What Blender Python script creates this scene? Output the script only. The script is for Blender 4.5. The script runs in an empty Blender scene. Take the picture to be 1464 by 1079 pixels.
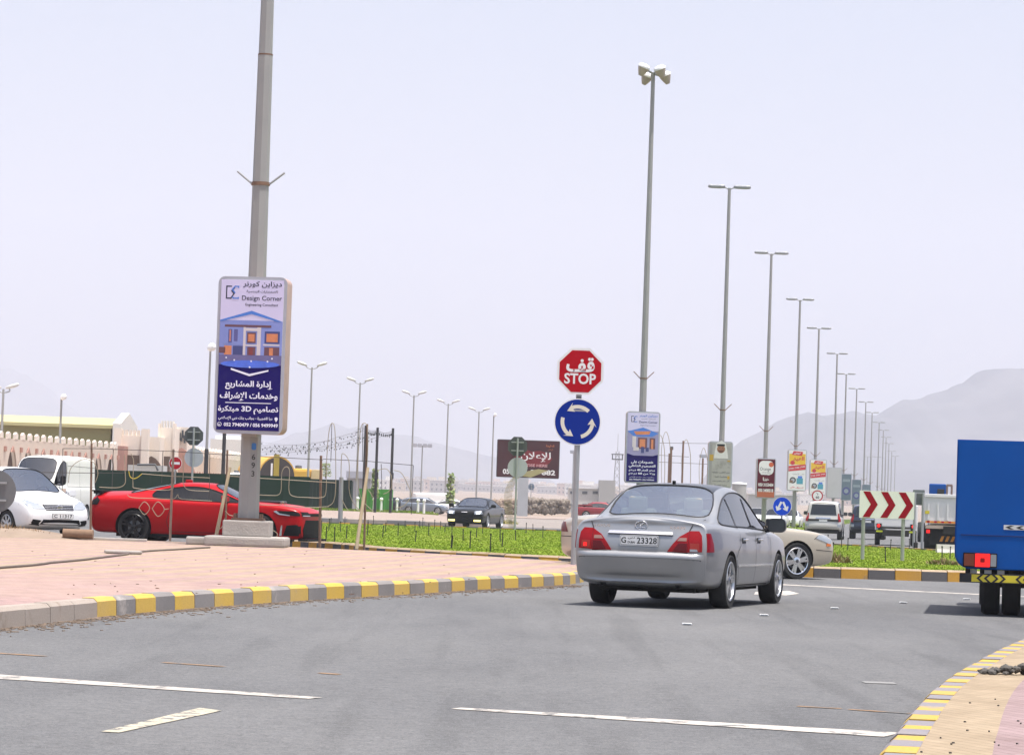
import bpy, bmesh, math, random
from mathutils import Vector, Matrix, geometry
from mathutils.bvhtree import BVHTree

random.seed(7)
S = bpy.context.scene
COL = S.collection
PI = math.pi
rad = math.radians

# ------------------------------------------------------------------ camera, sky, sun, exposure
FPX = 4300.0                       # focal length in pixels of the 1464 px wide photograph
EYE = Vector((0, 0, 1.2))
PITCH, ROLL = math.atan(181.0 / FPX), rad(1.92)
FW = Vector((0, math.cos(PITCH), math.sin(PITCH)))
_r0, _u0 = Vector((1, 0, 0)), Vector((0, -math.sin(PITCH), math.cos(PITCH)))
RT = _r0 * math.cos(ROLL) + _u0 * math.sin(ROLL)
UP = _u0 * math.cos(ROLL) - _r0 * math.sin(ROLL)
cd = bpy.data.cameras.new('camera')
cam = bpy.data.objects.new('camera', cd)
COL.objects.link(cam)
cd.sensor_width = 36.0
cd.lens = 36.0 * FPX / 1464.0
cd.clip_start, cd.clip_end = 0.3, 60000.0
mw = Matrix((RT, UP, -FW)).transposed().to_4x4()
mw.translation = EYE
cam.matrix_world = mw
S.camera = cam

SUN_DIR = Vector((0.15, -0.13, 1.0)).normalized()
w = bpy.data.worlds.new('World'); S.world = w; w.use_nodes = True
nt = w.node_tree; nt.nodes.clear()
sky = nt.nodes.new('ShaderNodeTexSky'); sky.sky_type = 'NISHITA'; sky.sun_disc = False
sky.sun_elevation = math.asin(SUN_DIR.z); sky.sun_rotation = math.atan2(SUN_DIR.x, SUN_DIR.y)
sky.air_density = 1.0; sky.dust_density = 5.0; sky.ozone_density = 1.5
bg = nt.nodes.new('ShaderNodeBackground'); bg.inputs[1].default_value = 0.12
wo = nt.nodes.new('ShaderNodeOutputWorld')
nt.links.new(sky.outputs[0], bg.inputs[0]); nt.links.new(bg.outputs[0], wo.inputs[0])
sd = bpy.data.lights.new('sun', 'SUN'); sd.energy = 4.2; sd.angle = rad(0.6); sd.color = (1.0, 0.965, 0.91)
sun = bpy.data.objects.new('sun', sd); COL.objects.link(sun)
sun.rotation_euler = SUN_DIR.to_track_quat('Z', 'Y').to_euler()
sun.location = SUN_DIR * 60
S.view_settings.view_transform = 'Standard'; S.view_settings.look = 'None'
S.view_settings.gamma = 1.0; S.view_settings.exposure = 0.85
S.cycles.max_bounces = 8; S.cycles.transparent_max_bounces = 16; S.cycles.volume_bounces = 2

# photogrammetry: a pixel of the photograph -> a place in the world
def ray(px, py):
    return FW + RT * ((px - 732.0) / FPX) + UP * ((539.5 - py) / FPX)
def G(px, py, z=0.0):              # where the pixel meets the horizontal plane z
    d = ray(px, py); t = (z - EYE.z) / d.z
    return EYE + d * t
def D(px, py, Y):                  # where it meets the plane at distance Y
    d = ray(px, py); return EYE + d * (Y / d.y)

# ------------------------------------------------------------------ materials
MATS = {}
def srgb(r, g, b):
    f = lambda c: (c / 12.92 if c <= 0.04045 else ((c + 0.055) / 1.055) ** 2.4)
    return (f(r / 255.), f(g / 255.), f(b / 255.))
def mat(name, col=None, rough=0.6, metal=0.0, var=0.12, scale=6.0, bump=0.0, bscale=40.0, coat=0.0, emit=None, es=1.0, spec=None):
    if name in MATS: return MATS[name]
    m = bpy.data.materials.new(name); m.use_nodes = True
    n = m.node_tree; b = n.nodes['Principled BSDF']
    b.inputs['Roughness'].default_value = rough; b.inputs['Metallic'].default_value = metal
    if coat: b.inputs['Coat Weight'].default_value = coat; b.inputs['Coat Roughness'].default_value = 0.06
    if spec is not None: b.inputs['Specular IOR Level'].default_value = spec
    tc = n.nodes.new('ShaderNodeTexCoord')
    no = n.nodes.new('ShaderNodeTexNoise'); no.inputs['Scale'].default_value = scale; no.inputs['Detail'].default_value = 6
    n.links.new(tc.outputs['Object'], no.inputs['Vector'])
    mx = n.nodes.new('ShaderNodeMix'); mx.data_type = 'RGBA'
    mx.inputs[6].default_value = tuple(c * (1 - var) for c in col) + (1,)
    mx.inputs[7].default_value = tuple(min(1, c * (1 + var)) for c in col) + (1,)
    n.links.new(no.outputs[0], mx.inputs[0]); n.links.new(mx.outputs[2], b.inputs['Base Color'])
    if bump:
        n2 = n.nodes.new('ShaderNodeTexNoise'); n2.inputs['Scale'].default_value = bscale; n2.inputs['Detail'].default_value = 4
        n.links.new(tc.outputs['Object'], n2.inputs['Vector'])
        bp = n.nodes.new('ShaderNodeBump'); bp.inputs['Strength'].default_value = bump; bp.inputs['Distance'].default_value = 0.02
        n.links.new(n2.outputs[0], bp.inputs['Height']); n.links.new(bp.outputs[0], b.inputs['Normal'])
    if emit:
        b.inputs['Emission Color'].default_value = tuple(emit) + (1,); b.inputs['Emission Strength'].default_value = es
    MATS[name] = m
    return m
def glass(name, tint, refl=0.08):
    if name in MATS: return MATS[name]
    m = bpy.data.materials.new(name); m.use_nodes = True
    n = m.node_tree; n.nodes.clear()
    o = n.nodes.new('ShaderNodeOutputMaterial'); mx = n.nodes.new('ShaderNodeMixShader')
    t = n.nodes.new('ShaderNodeBsdfTransparent'); t.inputs[0].default_value = tuple(tint) + (1,)
    g = n.nodes.new('ShaderNodeBsdfGlossy'); g.inputs[0].default_value = (.95, .97, 1, 1); g.inputs[1].default_value = 0.03
    lw = n.nodes.new('ShaderNodeLayerWeight'); lw.inputs[0].default_value = 0.25
    mr = n.nodes.new('ShaderNodeMapRange'); mr.inputs[3].default_value = refl; mr.inputs[4].default_value = 0.85
    n.links.new(lw.outputs['Fresnel'], mr.inputs[0]); n.links.new(mr.outputs[0], mx.inputs[0])
    n.links.new(t.outputs[0], mx.inputs[1]); n.links.new(g.outputs[0], mx.inputs[2]); n.links.new(mx.outputs[0], o.inputs[0])
    MATS[name] = m
    return m
def nodes_mat(name, rough=0.9):
    m = bpy.data.materials.new(name); m.use_nodes = True; MATS[name] = m
    n = m.node_tree; b = n.nodes['Principled BSDF']; b.inputs['Roughness'].default_value = rough; b.inputs['Specular IOR Level'].default_value = .2
    return m, n, b
def nz(n, vec, scale, detail=5, rough=0.55, vscale=None, rot=0):
    mp = n.nodes.new('ShaderNodeMapping'); mp.inputs['Scale'].default_value = vscale or (1, 1, 1); mp.inputs['Rotation'].default_value = (0, 0, rot)
    n.links.new(vec, mp.inputs[0])
    t = n.nodes.new('ShaderNodeTexNoise'); t.inputs['Scale'].default_value = scale; t.inputs['Detail'].default_value = detail; t.inputs['Roughness'].default_value = rough
    n.links.new(mp.outputs[0], t.inputs['Vector']); return t.outputs[0]
def ramp(n, fac, stops):
    r = n.nodes.new('ShaderNodeValToRGB'); e = r.color_ramp.elements
    while len(e) < len(stops): e.new(0.5)
    for i, (p, c) in enumerate(stops):
        e[i].position = p; e[i].color = tuple(c) + (1,) if len(c) == 3 else c
    n.links.new(fac, r.inputs[0]); return r.outputs[0]
def mixc(n, fac, a, b, mode='MIX'):
    m = n.nodes.new('ShaderNodeMix'); m.data_type = 'RGBA'; m.blend_type = mode
    for k, v in ((0, fac), (6, a), (7, b)):
        if isinstance(v, (int, float)): m.inputs[k].default_value = v
        elif isinstance(v, tuple): m.inputs[k].default_value = v + (1,)
        else: n.links.new(v, m.inputs[k])
    return m.outputs[2]
def bumpn(n, b, h, strength, dist=0.02):
    bp = n.nodes.new('ShaderNodeBump'); bp.inputs['Strength'].default_value = strength; bp.inputs['Distance'].default_value = dist
    n.links.new(h, bp.inputs['Height']); n.links.new(bp.outputs[0], b.inputs['Normal'])

def asphalt_mat():
    m, n, b = nodes_mat('asphalt', 0.85)
    tc = n.nodes.new('ShaderNodeTexCoord').outputs['Object']
    fine = nz(n, tc, 38, 5, 0.8)
    med = nz(n, tc, 1.3, 6, 0.6, (1, .35, 1), 0.3)
    big = nz(n, tc, 0.22, 5, 0.6, (1.6, .5, 1), -0.25)
    streak = nz(n, tc, 1.0, 4, 0.5, (2.6, .10, 1), 0.22)
    speck = nz(n, tc, 120, 2, 0.6)
    c = ramp(n, fine, [(0.3, (.061, .061, .063)), (0.7, (.180, .181, .185))])
    c = mixc(n, 1.0, c, ramp(n, med, [(.3, (.93, .93, .93)), (.7, (1.06, 1.06, 1.06))]), 'MULTIPLY')
    g2 = nz(n, tc, 9, 4, .75)
    c = mixc(n, 1.0, c, ramp(n, g2, [(.32, (.80, .80, .80)), (.68, (1.17, 1.17, 1.16))]), 'MULTIPLY')
    c = mixc(n, 1.0, c, ramp(n, big, [(.35, (.86, .865, .875)), (.65, (1.13, 1.125, 1.11))]), 'MULTIPLY')
    c = mixc(n, 1.0, c, ramp(n, streak, [(.34, (.87, .87, .87)), (.46, (1.02, 1.02, 1.02))]), 'MULTIPLY')
    c = mixc(n, ramp(n, speck, [(.60, (0, 0, 0)), (.68, (1, 1, 1))]), c, (.26, .25, .24))
    n.links.new(c, b.inputs['Base Color']); bumpn(n, b, fine, 0.35, 0.01)
    return m
def paving_mat():
    m, n, b = nodes_mat('block_paving', 0.9)
    tc = n.nodes.new('ShaderNodeTexCoord').outputs['Object']
    mp = n.nodes.new('ShaderNodeMapping'); mp.inputs['Rotation'].default_value = (0, 0, 0.13)
    n.links.new(tc, mp.inputs[0])
    br = n.nodes.new('ShaderNodeTexBrick'); br.inputs['Scale'].default_value = 1.0
    br.inputs['Brick Width'].default_value = 0.2; br.inputs['Row Height'].default_value = 0.1; br.inputs['Mortar Size'].default_value = 0.006
    br.inputs['Color1'].default_value = (1.08, 1.05, 1.03, 1); br.inputs['Color2'].default_value = (.9, .9, .9, 1); br.inputs['Mortar'].default_value = (.62, .55, .5, 1)
    rt = n.nodes.new('ShaderNodeMapping'); rt.inputs['Rotation'].default_value = (0, 0, PI / 2); n.links.new(mp.outputs[0], rt.inputs[0]); n.links.new(rt.outputs[0], br.inputs['Vector'])
    wv = n.nodes.new('ShaderNodeTexWave'); wv.bands_direction = 'X'; wv.inputs['Scale'].default_value = 0.55; wv.inputs['Distortion'].default_value = 0.6; wv.inputs['Detail'].default_value = 1; wv.inputs['Detail Scale'].default_value = .4
    n.links.new(mp.outputs[0], wv.inputs['Vector'])
    pink, cream = srgb(153, 130, 121), srgb(160, 143, 124)
    band = ramp(n, wv.outputs[1], [(.40, (0, 0, 0)), (.60, (1, 1, 1))])
    sep = n.nodes.new('ShaderNodeSeparateXYZ'); n.links.new(tc, sep.inputs[0])
    wob = nz(n, tc, .6, 2)
    ad = n.nodes.new('ShaderNodeMath'); ad.operation = 'MULTIPLY_ADD'; n.links.new(wob, ad.inputs[0]); ad.inputs[1].default_value = 9; n.links.new(sep.outputs[1], ad.inputs[2])
    near = n.nodes.new('ShaderNodeMapRange'); near.inputs[1].default_value = 38; near.inputs[2].default_value = 43; n.links.new(ad.outputs[0], near.inputs[0])
    mul = n.nodes.new('ShaderNodeMath'); mul.operation = 'MULTIPLY'; n.links.new(band, mul.inputs[0]); n.links.new(near.outputs[0], mul.inputs[1]); mul.use_clamp = True
    c = mixc(n, mul.outputs[0], srgb(156, 133, 130), cream)
    c = mixc(n, 1.0, c, br.outputs[0], 'MULTIPLY')
    dust = nz(n, tc, .5, 6, .6, (1, .4, 1))
    c = mixc(n, ramp(n, dust, [(.42, (0, 0, 0)), (.75, (.55, .55, .55))]), c, srgb(164, 144, 124))
    st = nz(n, tc, 2.2, 7, .65)
    c = mixc(n, 1.0, c, ramp(n, st, [(.3, (.84, .83, .82)), (.6, (1.04, 1.04, 1.04))]), 'MULTIPLY')
    n.links.new(c, b.inputs['Base Color']); bumpn(n, b, br.outputs[1], .4, -.006)
    return m
def brickrow_mat(name, base, rot=0.0, sc=1.0):
    m, n, b = nodes_mat(name, 0.9)
    tc = n.nodes.new('ShaderNodeTexCoord').outputs['Object']
    mp = n.nodes.new('ShaderNodeMapping'); mp.inputs['Rotation'].default_value = (0, 0, rot); n.links.new(tc, mp.inputs[0])
    br = n.nodes.new('ShaderNodeTexBrick'); br.inputs['Scale'].default_value = sc
    br.inputs['Brick Width'].default_value = 0.2; br.inputs['Row Height'].default_value = 0.1; br.inputs['Mortar Size'].default_value = 0.004
    br.inputs['Color1'].default_value = (1.05, 1.05, 1.05, 1); br.inputs['Color2'].default_value = (.92, .92, .92, 1); br.inputs['Mortar'].default_value = (.6, .55, .5, 1)
    n.links.new(mp.outputs[0], br.inputs['Vector'])
    c = mixc(n, 1.0, base, br.outputs[0], 'MULTIPLY')
    st = nz(n, tc, 1.6, 7, .65)
    c = mixc(n, 1.0, c, ramp(n, st, [(.3, (.82, .80, .78)), (.65, (1.08, 1.08, 1.08))]), 'MULTIPLY')
    sp = nz(n, tc, 14, 4, .7)
    c = mixc(n, ramp(n, sp, [(.70, (0, 0, 0)), (.78, (.6, .6, .6))]), c, (.12, .09, .07))
    n.links.new(c, b.inputs['Base Color']); bumpn(n, b, br.outputs[1], .4, -.006)
    return m
def worn(name, col, under, amount=.55, rough=.8, scale=4.0, edge=.12):
    m, n, b = nodes_mat(name, rough)
    tc = n.nodes.new('ShaderNodeTexCoord').outputs['Object']
    a = nz(n, tc, scale, 8, .7); d = nz(n, tc, scale * .3, 4, .6); f = nz(n, tc, 60, 3, .6)
    c = mixc(n, ramp(n, d, [(.3, (0, 0, 0)), (.7, (.35, .35, .35))]), col, under)
    c = mixc(n, ramp(n, a, [(amount, (0, 0, 0)), (amount + edge, (1, 1, 1))]), c, under)
    c = mixc(n, 1.0, c, ramp(n, f, [(.3, (.88, .88, .88)), (.7, (1.08, 1.08, 1.08))]), 'MULTIPLY')
    n.links.new(c, b.inputs['Base Color']); bumpn(n, b, a, .2, .005)
    return m
def ground_mat(name, stops, scale, fine=8.0):
    m, n, b = nodes_mat(name, 0.95)
    tc = n.nodes.new('ShaderNodeTexCoord').outputs['Object']
    a = nz(n, tc, scale, 8, .62); f = nz(n, tc, fine, 6, .7)
    c = ramp(n, a, stops)
    c = mixc(n, 1.0, c, ramp(n, f, [(.25, (.78, .78, .77)), (.75, (1.15, 1.15, 1.14))]), 'MULTIPLY')
    n.links.new(c, b.inputs['Base Color']); bumpn(n, b, f, .5, .05)
    return m

# ------------------------------------------------------------------ mesh builder
def frame(o, yaw=0.0):             # a sign plane: u to the right, v up, n towards the viewer (-Y when yaw = 0)
    c, s = math.cos(yaw), math.sin(yaw)
    return Matrix(((c, 0, s, o[0]), (s, 0, -c, o[1]), (0, 1, 0, o[2]), (0, 0, 0, 1)))
_tc = {}
def text_mesh(body, bold):
    k = (body, bold)
    if k not in _tc:
        c = bpy.data.curves.new('lettering', 'FONT'); c.body = body; c.resolution_u = 3; c.offset = bold
        o = bpy.data.objects.new('lettering', c); COL.objects.link(o)
        dg = bpy.context.evaluated_depsgraph_get(); dg.update()
        me = bpy.data.meshes.new_from_object(o.evaluated_get(dg))
        vs = [v.co.copy() for v in me.vertices]; fs = [tuple(p.vertices) for p in me.polygons]
        bpy.data.objects.remove(o); bpy.data.curves.remove(c); bpy.data.meshes.remove(me)
        _tc[k] = (vs, fs)
    return _tc[k]
_AR = {'ا': (0xFE8D, 2), 'أ': (0xFE83, 2), 'إ': (0xFE87, 2), 'آ': (0xFE81, 2), 'ب': (0xFE8F, 4), 'ة': (0xFE93, 2), 'ت': (0xFE95, 4), 'ث': (0xFE99, 4), 'ج': (0xFE9D, 4), 'ح': (0xFEA1, 4), 'خ': (0xFEA5, 4), 'د': (0xFEA9, 2), 'ذ': (0xFEAB, 2), 'ر': (0xFEAD, 2), 'ز': (0xFEAF, 2), 'س': (0xFEB1, 4), 'ش': (0xFEB5, 4), 'ص': (0xFEB9, 4), 'ض': (0xFEBD, 4), 'ط': (0xFEC1, 4), 'ظ': (0xFEC5, 4), 'ع': (0xFEC9, 4), 'غ': (0xFECD, 4), 'ف': (0xFED1, 4), 'ق': (0xFED5, 4), 'ك': (0xFED9, 4), 'ل': (0xFEDD, 4), 'م': (0xFEE1, 4), 'ن': (0xFEE5, 4), 'ه': (0xFEE9, 4), 'و': (0xFEED, 2), 'ى': (0xFEEF, 2), 'ي': (0xFEF1, 4), 'لا': (0xFEFB, 2), 'لأ': (0xFEF7, 2), 'لإ': (0xFEF9, 2)}
def ar(s):                          # joined Arabic letter forms in visual order
    t, i = [], 0
    while i < len(s):
        if s[i] == 'ل' and i + 1 < len(s) and s[i + 1] in 'اأإ': t.append(s[i:i + 2]); i += 2
        else: t.append(s[i]); i += 1
    out = []
    for i, c in enumerate(t):
        if c not in _AR: out.append(c); continue
        base, n = _AR[c]
        prev = i > 0 and t[i - 1] in _AR and _AR[t[i - 1]][1] == 4
        nxt = i + 1 < len(t) and t[i + 1] in _AR and n == 4
        out.append(chr(base + (3 if prev and nxt else 1 if prev else 2 if nxt else 0)))
    res, run = [], ''
    for c in reversed(out):
        if c.isascii() and c.isalnum(): run = c + run
        else:
            if run: res.append(run); run = ''
            res.append(c)
    if run: res.append(run)
    return ''.join(res)

class MB:
    def __init__(s): s.v = []; s.f = []; s.m = []; s.s = []; s.mats = []; s.T = Matrix()
    def mi(s, m):
        if m not in s.mats: s.mats.append(m)
        return s.mats.index(m)
    def add(s, vs, fs, m, smooth=False, M=None):
        b = len(s.v); T = s.T @ M if M is not None else s.T; k = s.mi(m)
        s.v.extend(T @ Vector(p) for p in vs)
        for f in fs: s.f.append(tuple(b + i for i in f)); s.m.append(k); s.s.append(smooth)
        return s
    def box(s, c, d, m, rz=0.0, bev=0.0, M=None):
        x, y, z = d[0] / 2, d[1] / 2, d[2] / 2
        R = Matrix.Translation(c) @ Matrix.Rotation(rz, 4, 'Z')
        if M is not None: R = M @ R
        if bev:
            bm = bmesh.new(); bmesh.ops.create_cube(bm, size=1, matrix=Matrix.Diagonal((d[0], d[1], d[2], 1)))
            bmesh.ops.bevel(bm, geom=bm.edges[:], offset=bev, segments=2, profile=.6, affect='EDGES')
            s.bm(bm, m, R); bm.free(); return s
        vs = [(a, b, c2) for c2 in (-z, z) for b in (-y, y) for a in (-x, x)]
        return s.add(vs, [(0, 2, 3, 1), (4, 5, 7, 6), (0, 1, 5, 4), (2, 6, 7, 3), (0, 4, 6, 2), (1, 3, 7, 5)], m, False, R)
    def bm(s, bm, m, M=None, smooth=False):
        bm.verts.index_update()
        return s.add([v.co.copy() for v in bm.verts], [tuple(v.index for v in f.verts) for f in bm.faces], m, smooth, M)
    def cyl(s, p0, p1, r0, r1, m, n=12, caps=True, smooth=True):
        p0, p1 = Vector(p0), Vector(p1); ax = (p1 - p0).normalized()
        a = ax.orthogonal().normalized(); b = ax.cross(a)
        vs = []
        for p, r in ((p0, r0), (p1, r1)):
            vs += [p + (a * math.cos(2 * PI * i / n) + b * math.sin(2 * PI * i / n)) * r for i in range(n)]
        s.add(vs, [(i, (i + 1) % n, n + (i + 1) % n, n + i) for i in range(n)], m, smooth)
        if caps: s.add(vs, [tuple(reversed(range(n))), tuple(range(n, 2 * n))], m, False)
        return s
    def tube(s, pts, r, m, n=6, closed=False):
        pts = [Vector(p) for p in pts]; k = len(pts)
        if k < 2: return s
        vs = []; prev = None
        for i, p in enumerate(pts):
            if closed: t = pts[(i + 1) % k] - pts[i - 1]
            else: t = pts[min(i + 1, k - 1)] - pts[max(i - 1, 0)]
            if t.length < 1e-9: t = Vector((0, 0, 1))
            t.normalize()
            a = t.orthogonal() if prev is None else prev - t * prev.dot(t)
            if a.length < 1e-6: a = t.orthogonal()
            a.normalize(); prev = a; b = t.cross(a)
            rr = r[i] if isinstance(r, (list, tuple)) else r
            vs += [p + (a * math.cos(2 * PI * j / n) + b * math.sin(2 * PI * j / n)) * rr for j in range(n)]
        fs = []
        for i in range(k if closed else k - 1):
            for j in range(n):
                i2 = (i + 1) % k
                fs.append((i * n + j, i * n + (j + 1) % n, i2 * n + (j + 1) % n, i2 * n + j))
        s.add(vs, fs, m, True)
        if not closed: s.add(vs, [tuple(reversed(range(n))), tuple(range((k - 1) * n, k * n))], m)
        return s
    def lathe(s, prof, m, M=None, n=24, smooth=True):     # prof: (radius, height) round local z
        vs = []
        for r, z in prof: vs += [(r * math.cos(2 * PI * j / n), r * math.sin(2 * PI * j / n), z) for j in range(n)]
        fs = [(i * n + j, i * n + (j + 1) % n, (i + 1) * n + (j + 1) % n, (i + 1) * n + j) for i in range(len(prof) - 1) for j in range(n)]
        return s.add(vs, fs, m, smooth, M)
    def prism(s, poly, n0, n1, m, M=None, side=None):     # polygon in (u, v), from depth n0 to n1
        k = len(poly)
        vs = [(p[0], p[1], n0) for p in poly] + [(p[0], p[1], n1) for p in poly]
        ar_ = sum(poly[i][0] * poly[(i + 1) % k][1] - poly[(i + 1) % k][0] * poly[i][1] for i in range(k))
        tf = geometry.tessellate_polygon([[Vector((p[0], p[1], 0)) for p in poly]]) if k > 4 else None
        top = [tuple(range(k, 2 * k))] if tf is None else [tuple(k + i for i in t) for t in tf]
        bot = [tuple(reversed(range(k)))] if tf is None else [tuple(reversed(t)) for t in tf]
        if ar_ < 0 and tf is None: top = [tuple(reversed(f)) for f in top]; bot = [tuple(reversed(f)) for f in bot]
        s.add(vs, top + bot, m, False, M)
        s.add(vs, [(i, (i + 1) % k, k + (i + 1) % k, k + i) for i in range(k)], side or m, False, M)
        return s
    def sheet(s, poly, n, m, M=None):                     # a flat layer (paint, print) at height n
        tf = geometry.tessellate_polygon([[Vector((p[0], p[1], 0)) for p in poly]]) if len(poly) > 4 else [tuple(range(len(poly)))]
        return s.add([(p[0], p[1], n) for p in poly], tf, m, False, M)
    def rect(s, u0, v0, u1, v1, n, m, M=None): return s.sheet([(u0, v0), (u1, v0), (u1, v1), (u0, v1)], n, m, M)
    def text(s, body, cx, cy, h, m, M, n=0.004, w=None, bold=0.0, al='c'):
        vs, fs = text_mesh(body, bold)
        if not vs: return s
        x0, x1 = min(v.x for v in vs), max(v.x for v in vs); y0, y1 = min(v.y for v in vs), max(v.y for v in vs)
        ky = h / (y1 - y0); kx = (w / (x1 - x0)) if w else ky
        ox = (x0 + x1) / 2
        return s.add([((v.x - ox) * kx + cx, (v.y - (y0 + y1) / 2) * ky + cy, n) for v in vs], fs, m, False, M)
    def build(s, name, parent=None, sharp=None, loc=None):
        me = bpy.data.meshes.new(name); me.from_pydata([tuple(v) for v in s.v], [], s.f)
        for m in s.mats: me.materials.append(m)
        me.polygons.foreach_set('material_index', s.m); me.polygons.foreach_set('use_smooth', s.s); me.update()
        bm = bmesh.new(); bm.from_mesh(me); bmesh.ops.recalc_face_normals(bm, faces=bm.faces[:]) if len(bm.faces) < 60000 and not getattr(s, 'keep', False) else None
        bm.to_mesh(me); bm.free()
        if sharp: me.set_sharp_from_angle(angle=rad(sharp))
        o = bpy.data.objects.new(name, me); COL.objects.link(o)
        if parent is not None: o.parent = parent
        if loc is not None: o.location = loc
        return o
def tag(o, label=None, cat=None, group=None, kind=None):
    if label: o['label'] = label
    if cat: o['category'] = cat
    if group: o['group'] = group
    if kind: o['kind'] = kind
    return o
def thing(name, label, cat, loc=(0, 0, 0), rz=0.0, group=None):
    o = bpy.data.objects.new(name, None); COL.objects.link(o); o.empty_display_size = .2
    o.location = loc; o.rotation_euler = (0, 0, rz)
    return tag(o, label, cat, group)
def dup(o, loc, rz=0.0, label=None):
    def cp(a, par):
        c = a.copy(); COL.objects.link(c); c.parent = par
        for ch in list(a.children): cp(ch, c)
        return c
    c = cp(o, None); c.location = loc; c.rotation_euler = (0, 0, rz)
    if label: c['label'] = label
    return c
def structure(mb, name): return tag(mb.build(name), kind='structure')
def rrect(w, h, r, k=5):
    pts = []
    for cx, cy, a0 in ((w / 2 - r, h / 2 - r, 0), (-w / 2 + r, h / 2 - r, 90), (-w / 2 + r, -h / 2 + r, 180), (w / 2 - r, -h / 2 + r, 270)):
        pts += [(cx + r * math.cos(rad(a0 + 90 * i / k)), cy + r * math.sin(rad(a0 + 90 * i / k))) for i in range(k + 1)]
    return pts
def circ(cx, cy, r, k=32, a0=0, a1=360): return [(cx + r * math.cos(rad(a0 + (a1 - a0) * i / k)), cy + r * math.sin(rad(a0 + (a1 - a0) * i / k))) for i in range(k + (0 if a1 - a0 == 360 else 1))]
def smooth_path(pts, k=5):          # Catmull-Rom through the points
    pts = [Vector(p) for p in pts]; out = []
    for i in range(len(pts) - 1):
        p0, p1, p2, p3 = pts[max(i - 1, 0)], pts[i], pts[i + 1], pts[min(i + 2, len(pts) - 1)]
        for j in range(k):
            t = j / k
            out.append(.5 * ((2 * p1) + (p2 - p0) * t + (2 * p0 - 5 * p1 + 4 * p2 - p3) * t * t + (3 * p1 - p0 - 3 * p2 + p3) * t ** 3))
    return out + [pts[-1]]

# common materials
K = dict(
    white=mat('white_paint', (.80, .80, .80), .5, var=.04), black=mat('black_paint', (.012, .012, .014), .5),
    galv=mat('galvanised_steel', (.34, .35, .36), .5, .35, .12, 5), pole=mat('grey_pole_paint', (.30, .30, .29), .6, 0, .14, 1.2, .1, 8),
    concrete=mat('concrete', (.36, .33, .30), .9, 0, .2, 3, .4, 25), rust=mat('rusty_steel', (.20, .12, .08), .85, .1, .3, 8),
    sred=mat('sign_red', (.40, .002, .010), .7, var=.05, spec=.1), sblue=mat('sign_blue', (.001, .022, .24), .7, var=.05, spec=.1), swhite=mat('sign_white', (.74, .74, .73), .5, var=.04),
    cream=mat('sign_cream', (.70, .66, .55), .5, var=.05), dgrey=mat('sign_back_dark', (.055, .06, .065), .6, var=.1), lgrey=mat('sign_back_light', (.40, .41, .46), .5, .2, var=.08),
    chrome=mat('chrome', (.75, .76, .78), .12, 1.0, .03), rubber=mat('tyre_rubber', (.018, .018, .018), .85, 0, .25, 12), plast=mat('black_plastic', (.010, .010, .011), .7, spec=.15),
    tred=mat('tail_lamp_red', (.26, .003, .005), .3, coat=.25, var=.2, scale=30, spec=.2), tdark=mat('tail_lamp_dark_red', (.10, .003, .005), .3, coat=.25, spec=.2), amber=mat('amber_lens', (.55, .13, .01), .2, coat=.4),
    clear=mat('clear_lens', (.34, .37, .41), .15, .2, coat=.4), redlit=mat('brake_lamp_lit', (.6, .01, .01), .4, emit=(1, .03, .03), es=.55, spec=.1), litw=mat('headlamp_lit', (.9, .95, 1), .3, emit=(.9, .95, 1), es=1.6),
    wood=mat('raw_timber', (.50, .40, .26), .8, 0, .2, 6), seat=mat('seat_fabric_grey', (.30, .29, .27), .9), dark=mat('dark_interior', (.022, .022, .024), .8), under=mat('underbody', (.02, .019, .018), .95, 0, .3),
)

# ------------------------------------------------------------------ ground, roads, pavements, islands
ASPH = asphalt_mat(); PAVE = paving_mat()
SAND = ground_mat('desert_sand', [(.3, (.22, .16, .12)), (.5, (.26, .20, .155)), (.7, (.30, .24, .19))], .05, 1.5)
GRASSM = ground_mat('grass_blades', [(.3, (.115, .195, .012)), (.5, (.165, .245, .018)), (.72, (.27, .29, .06))], .35, 3)
TURF = ground_mat('turf_soil', [(.3, (.12, .19, .008)), (.55, (.19, .25, .014)), (.75, (.30, .27, .07))], .5, 5)
LINE = worn('white_road_paint', (.50, .455, .405), (.17, .165, .16), .535, scale=5, edge=.04); LINEC = worn('cream_road_paint', (.50, .45, .34), (.15, .145, .14), .53, scale=9, edge=.03)
LINEY = worn('faded_orange_line', (.34, .20, .10), (.14, .138, .135), .47, scale=3)
KY = worn('kerb_yellow', srgb(206, 168, 62), (.34, .30, .26), .60, scale=1.8)
KYO = worn('kerb_ochre', srgb(200, 148, 46), (.22, .18, .14), .56, scale=1.4)
KB = worn('kerb_dark', (.085, .083, .088), (.20, .18, .17), .58, scale=1.6)
KG = worn('kerb_grey', (.19, .18, .178), (.40, .36, .33), .58, scale=1.8)
KN = worn('kerb_bare_concrete', (.36, .31, .27), (.26, .21, .17), .55, scale=2.0)

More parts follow.
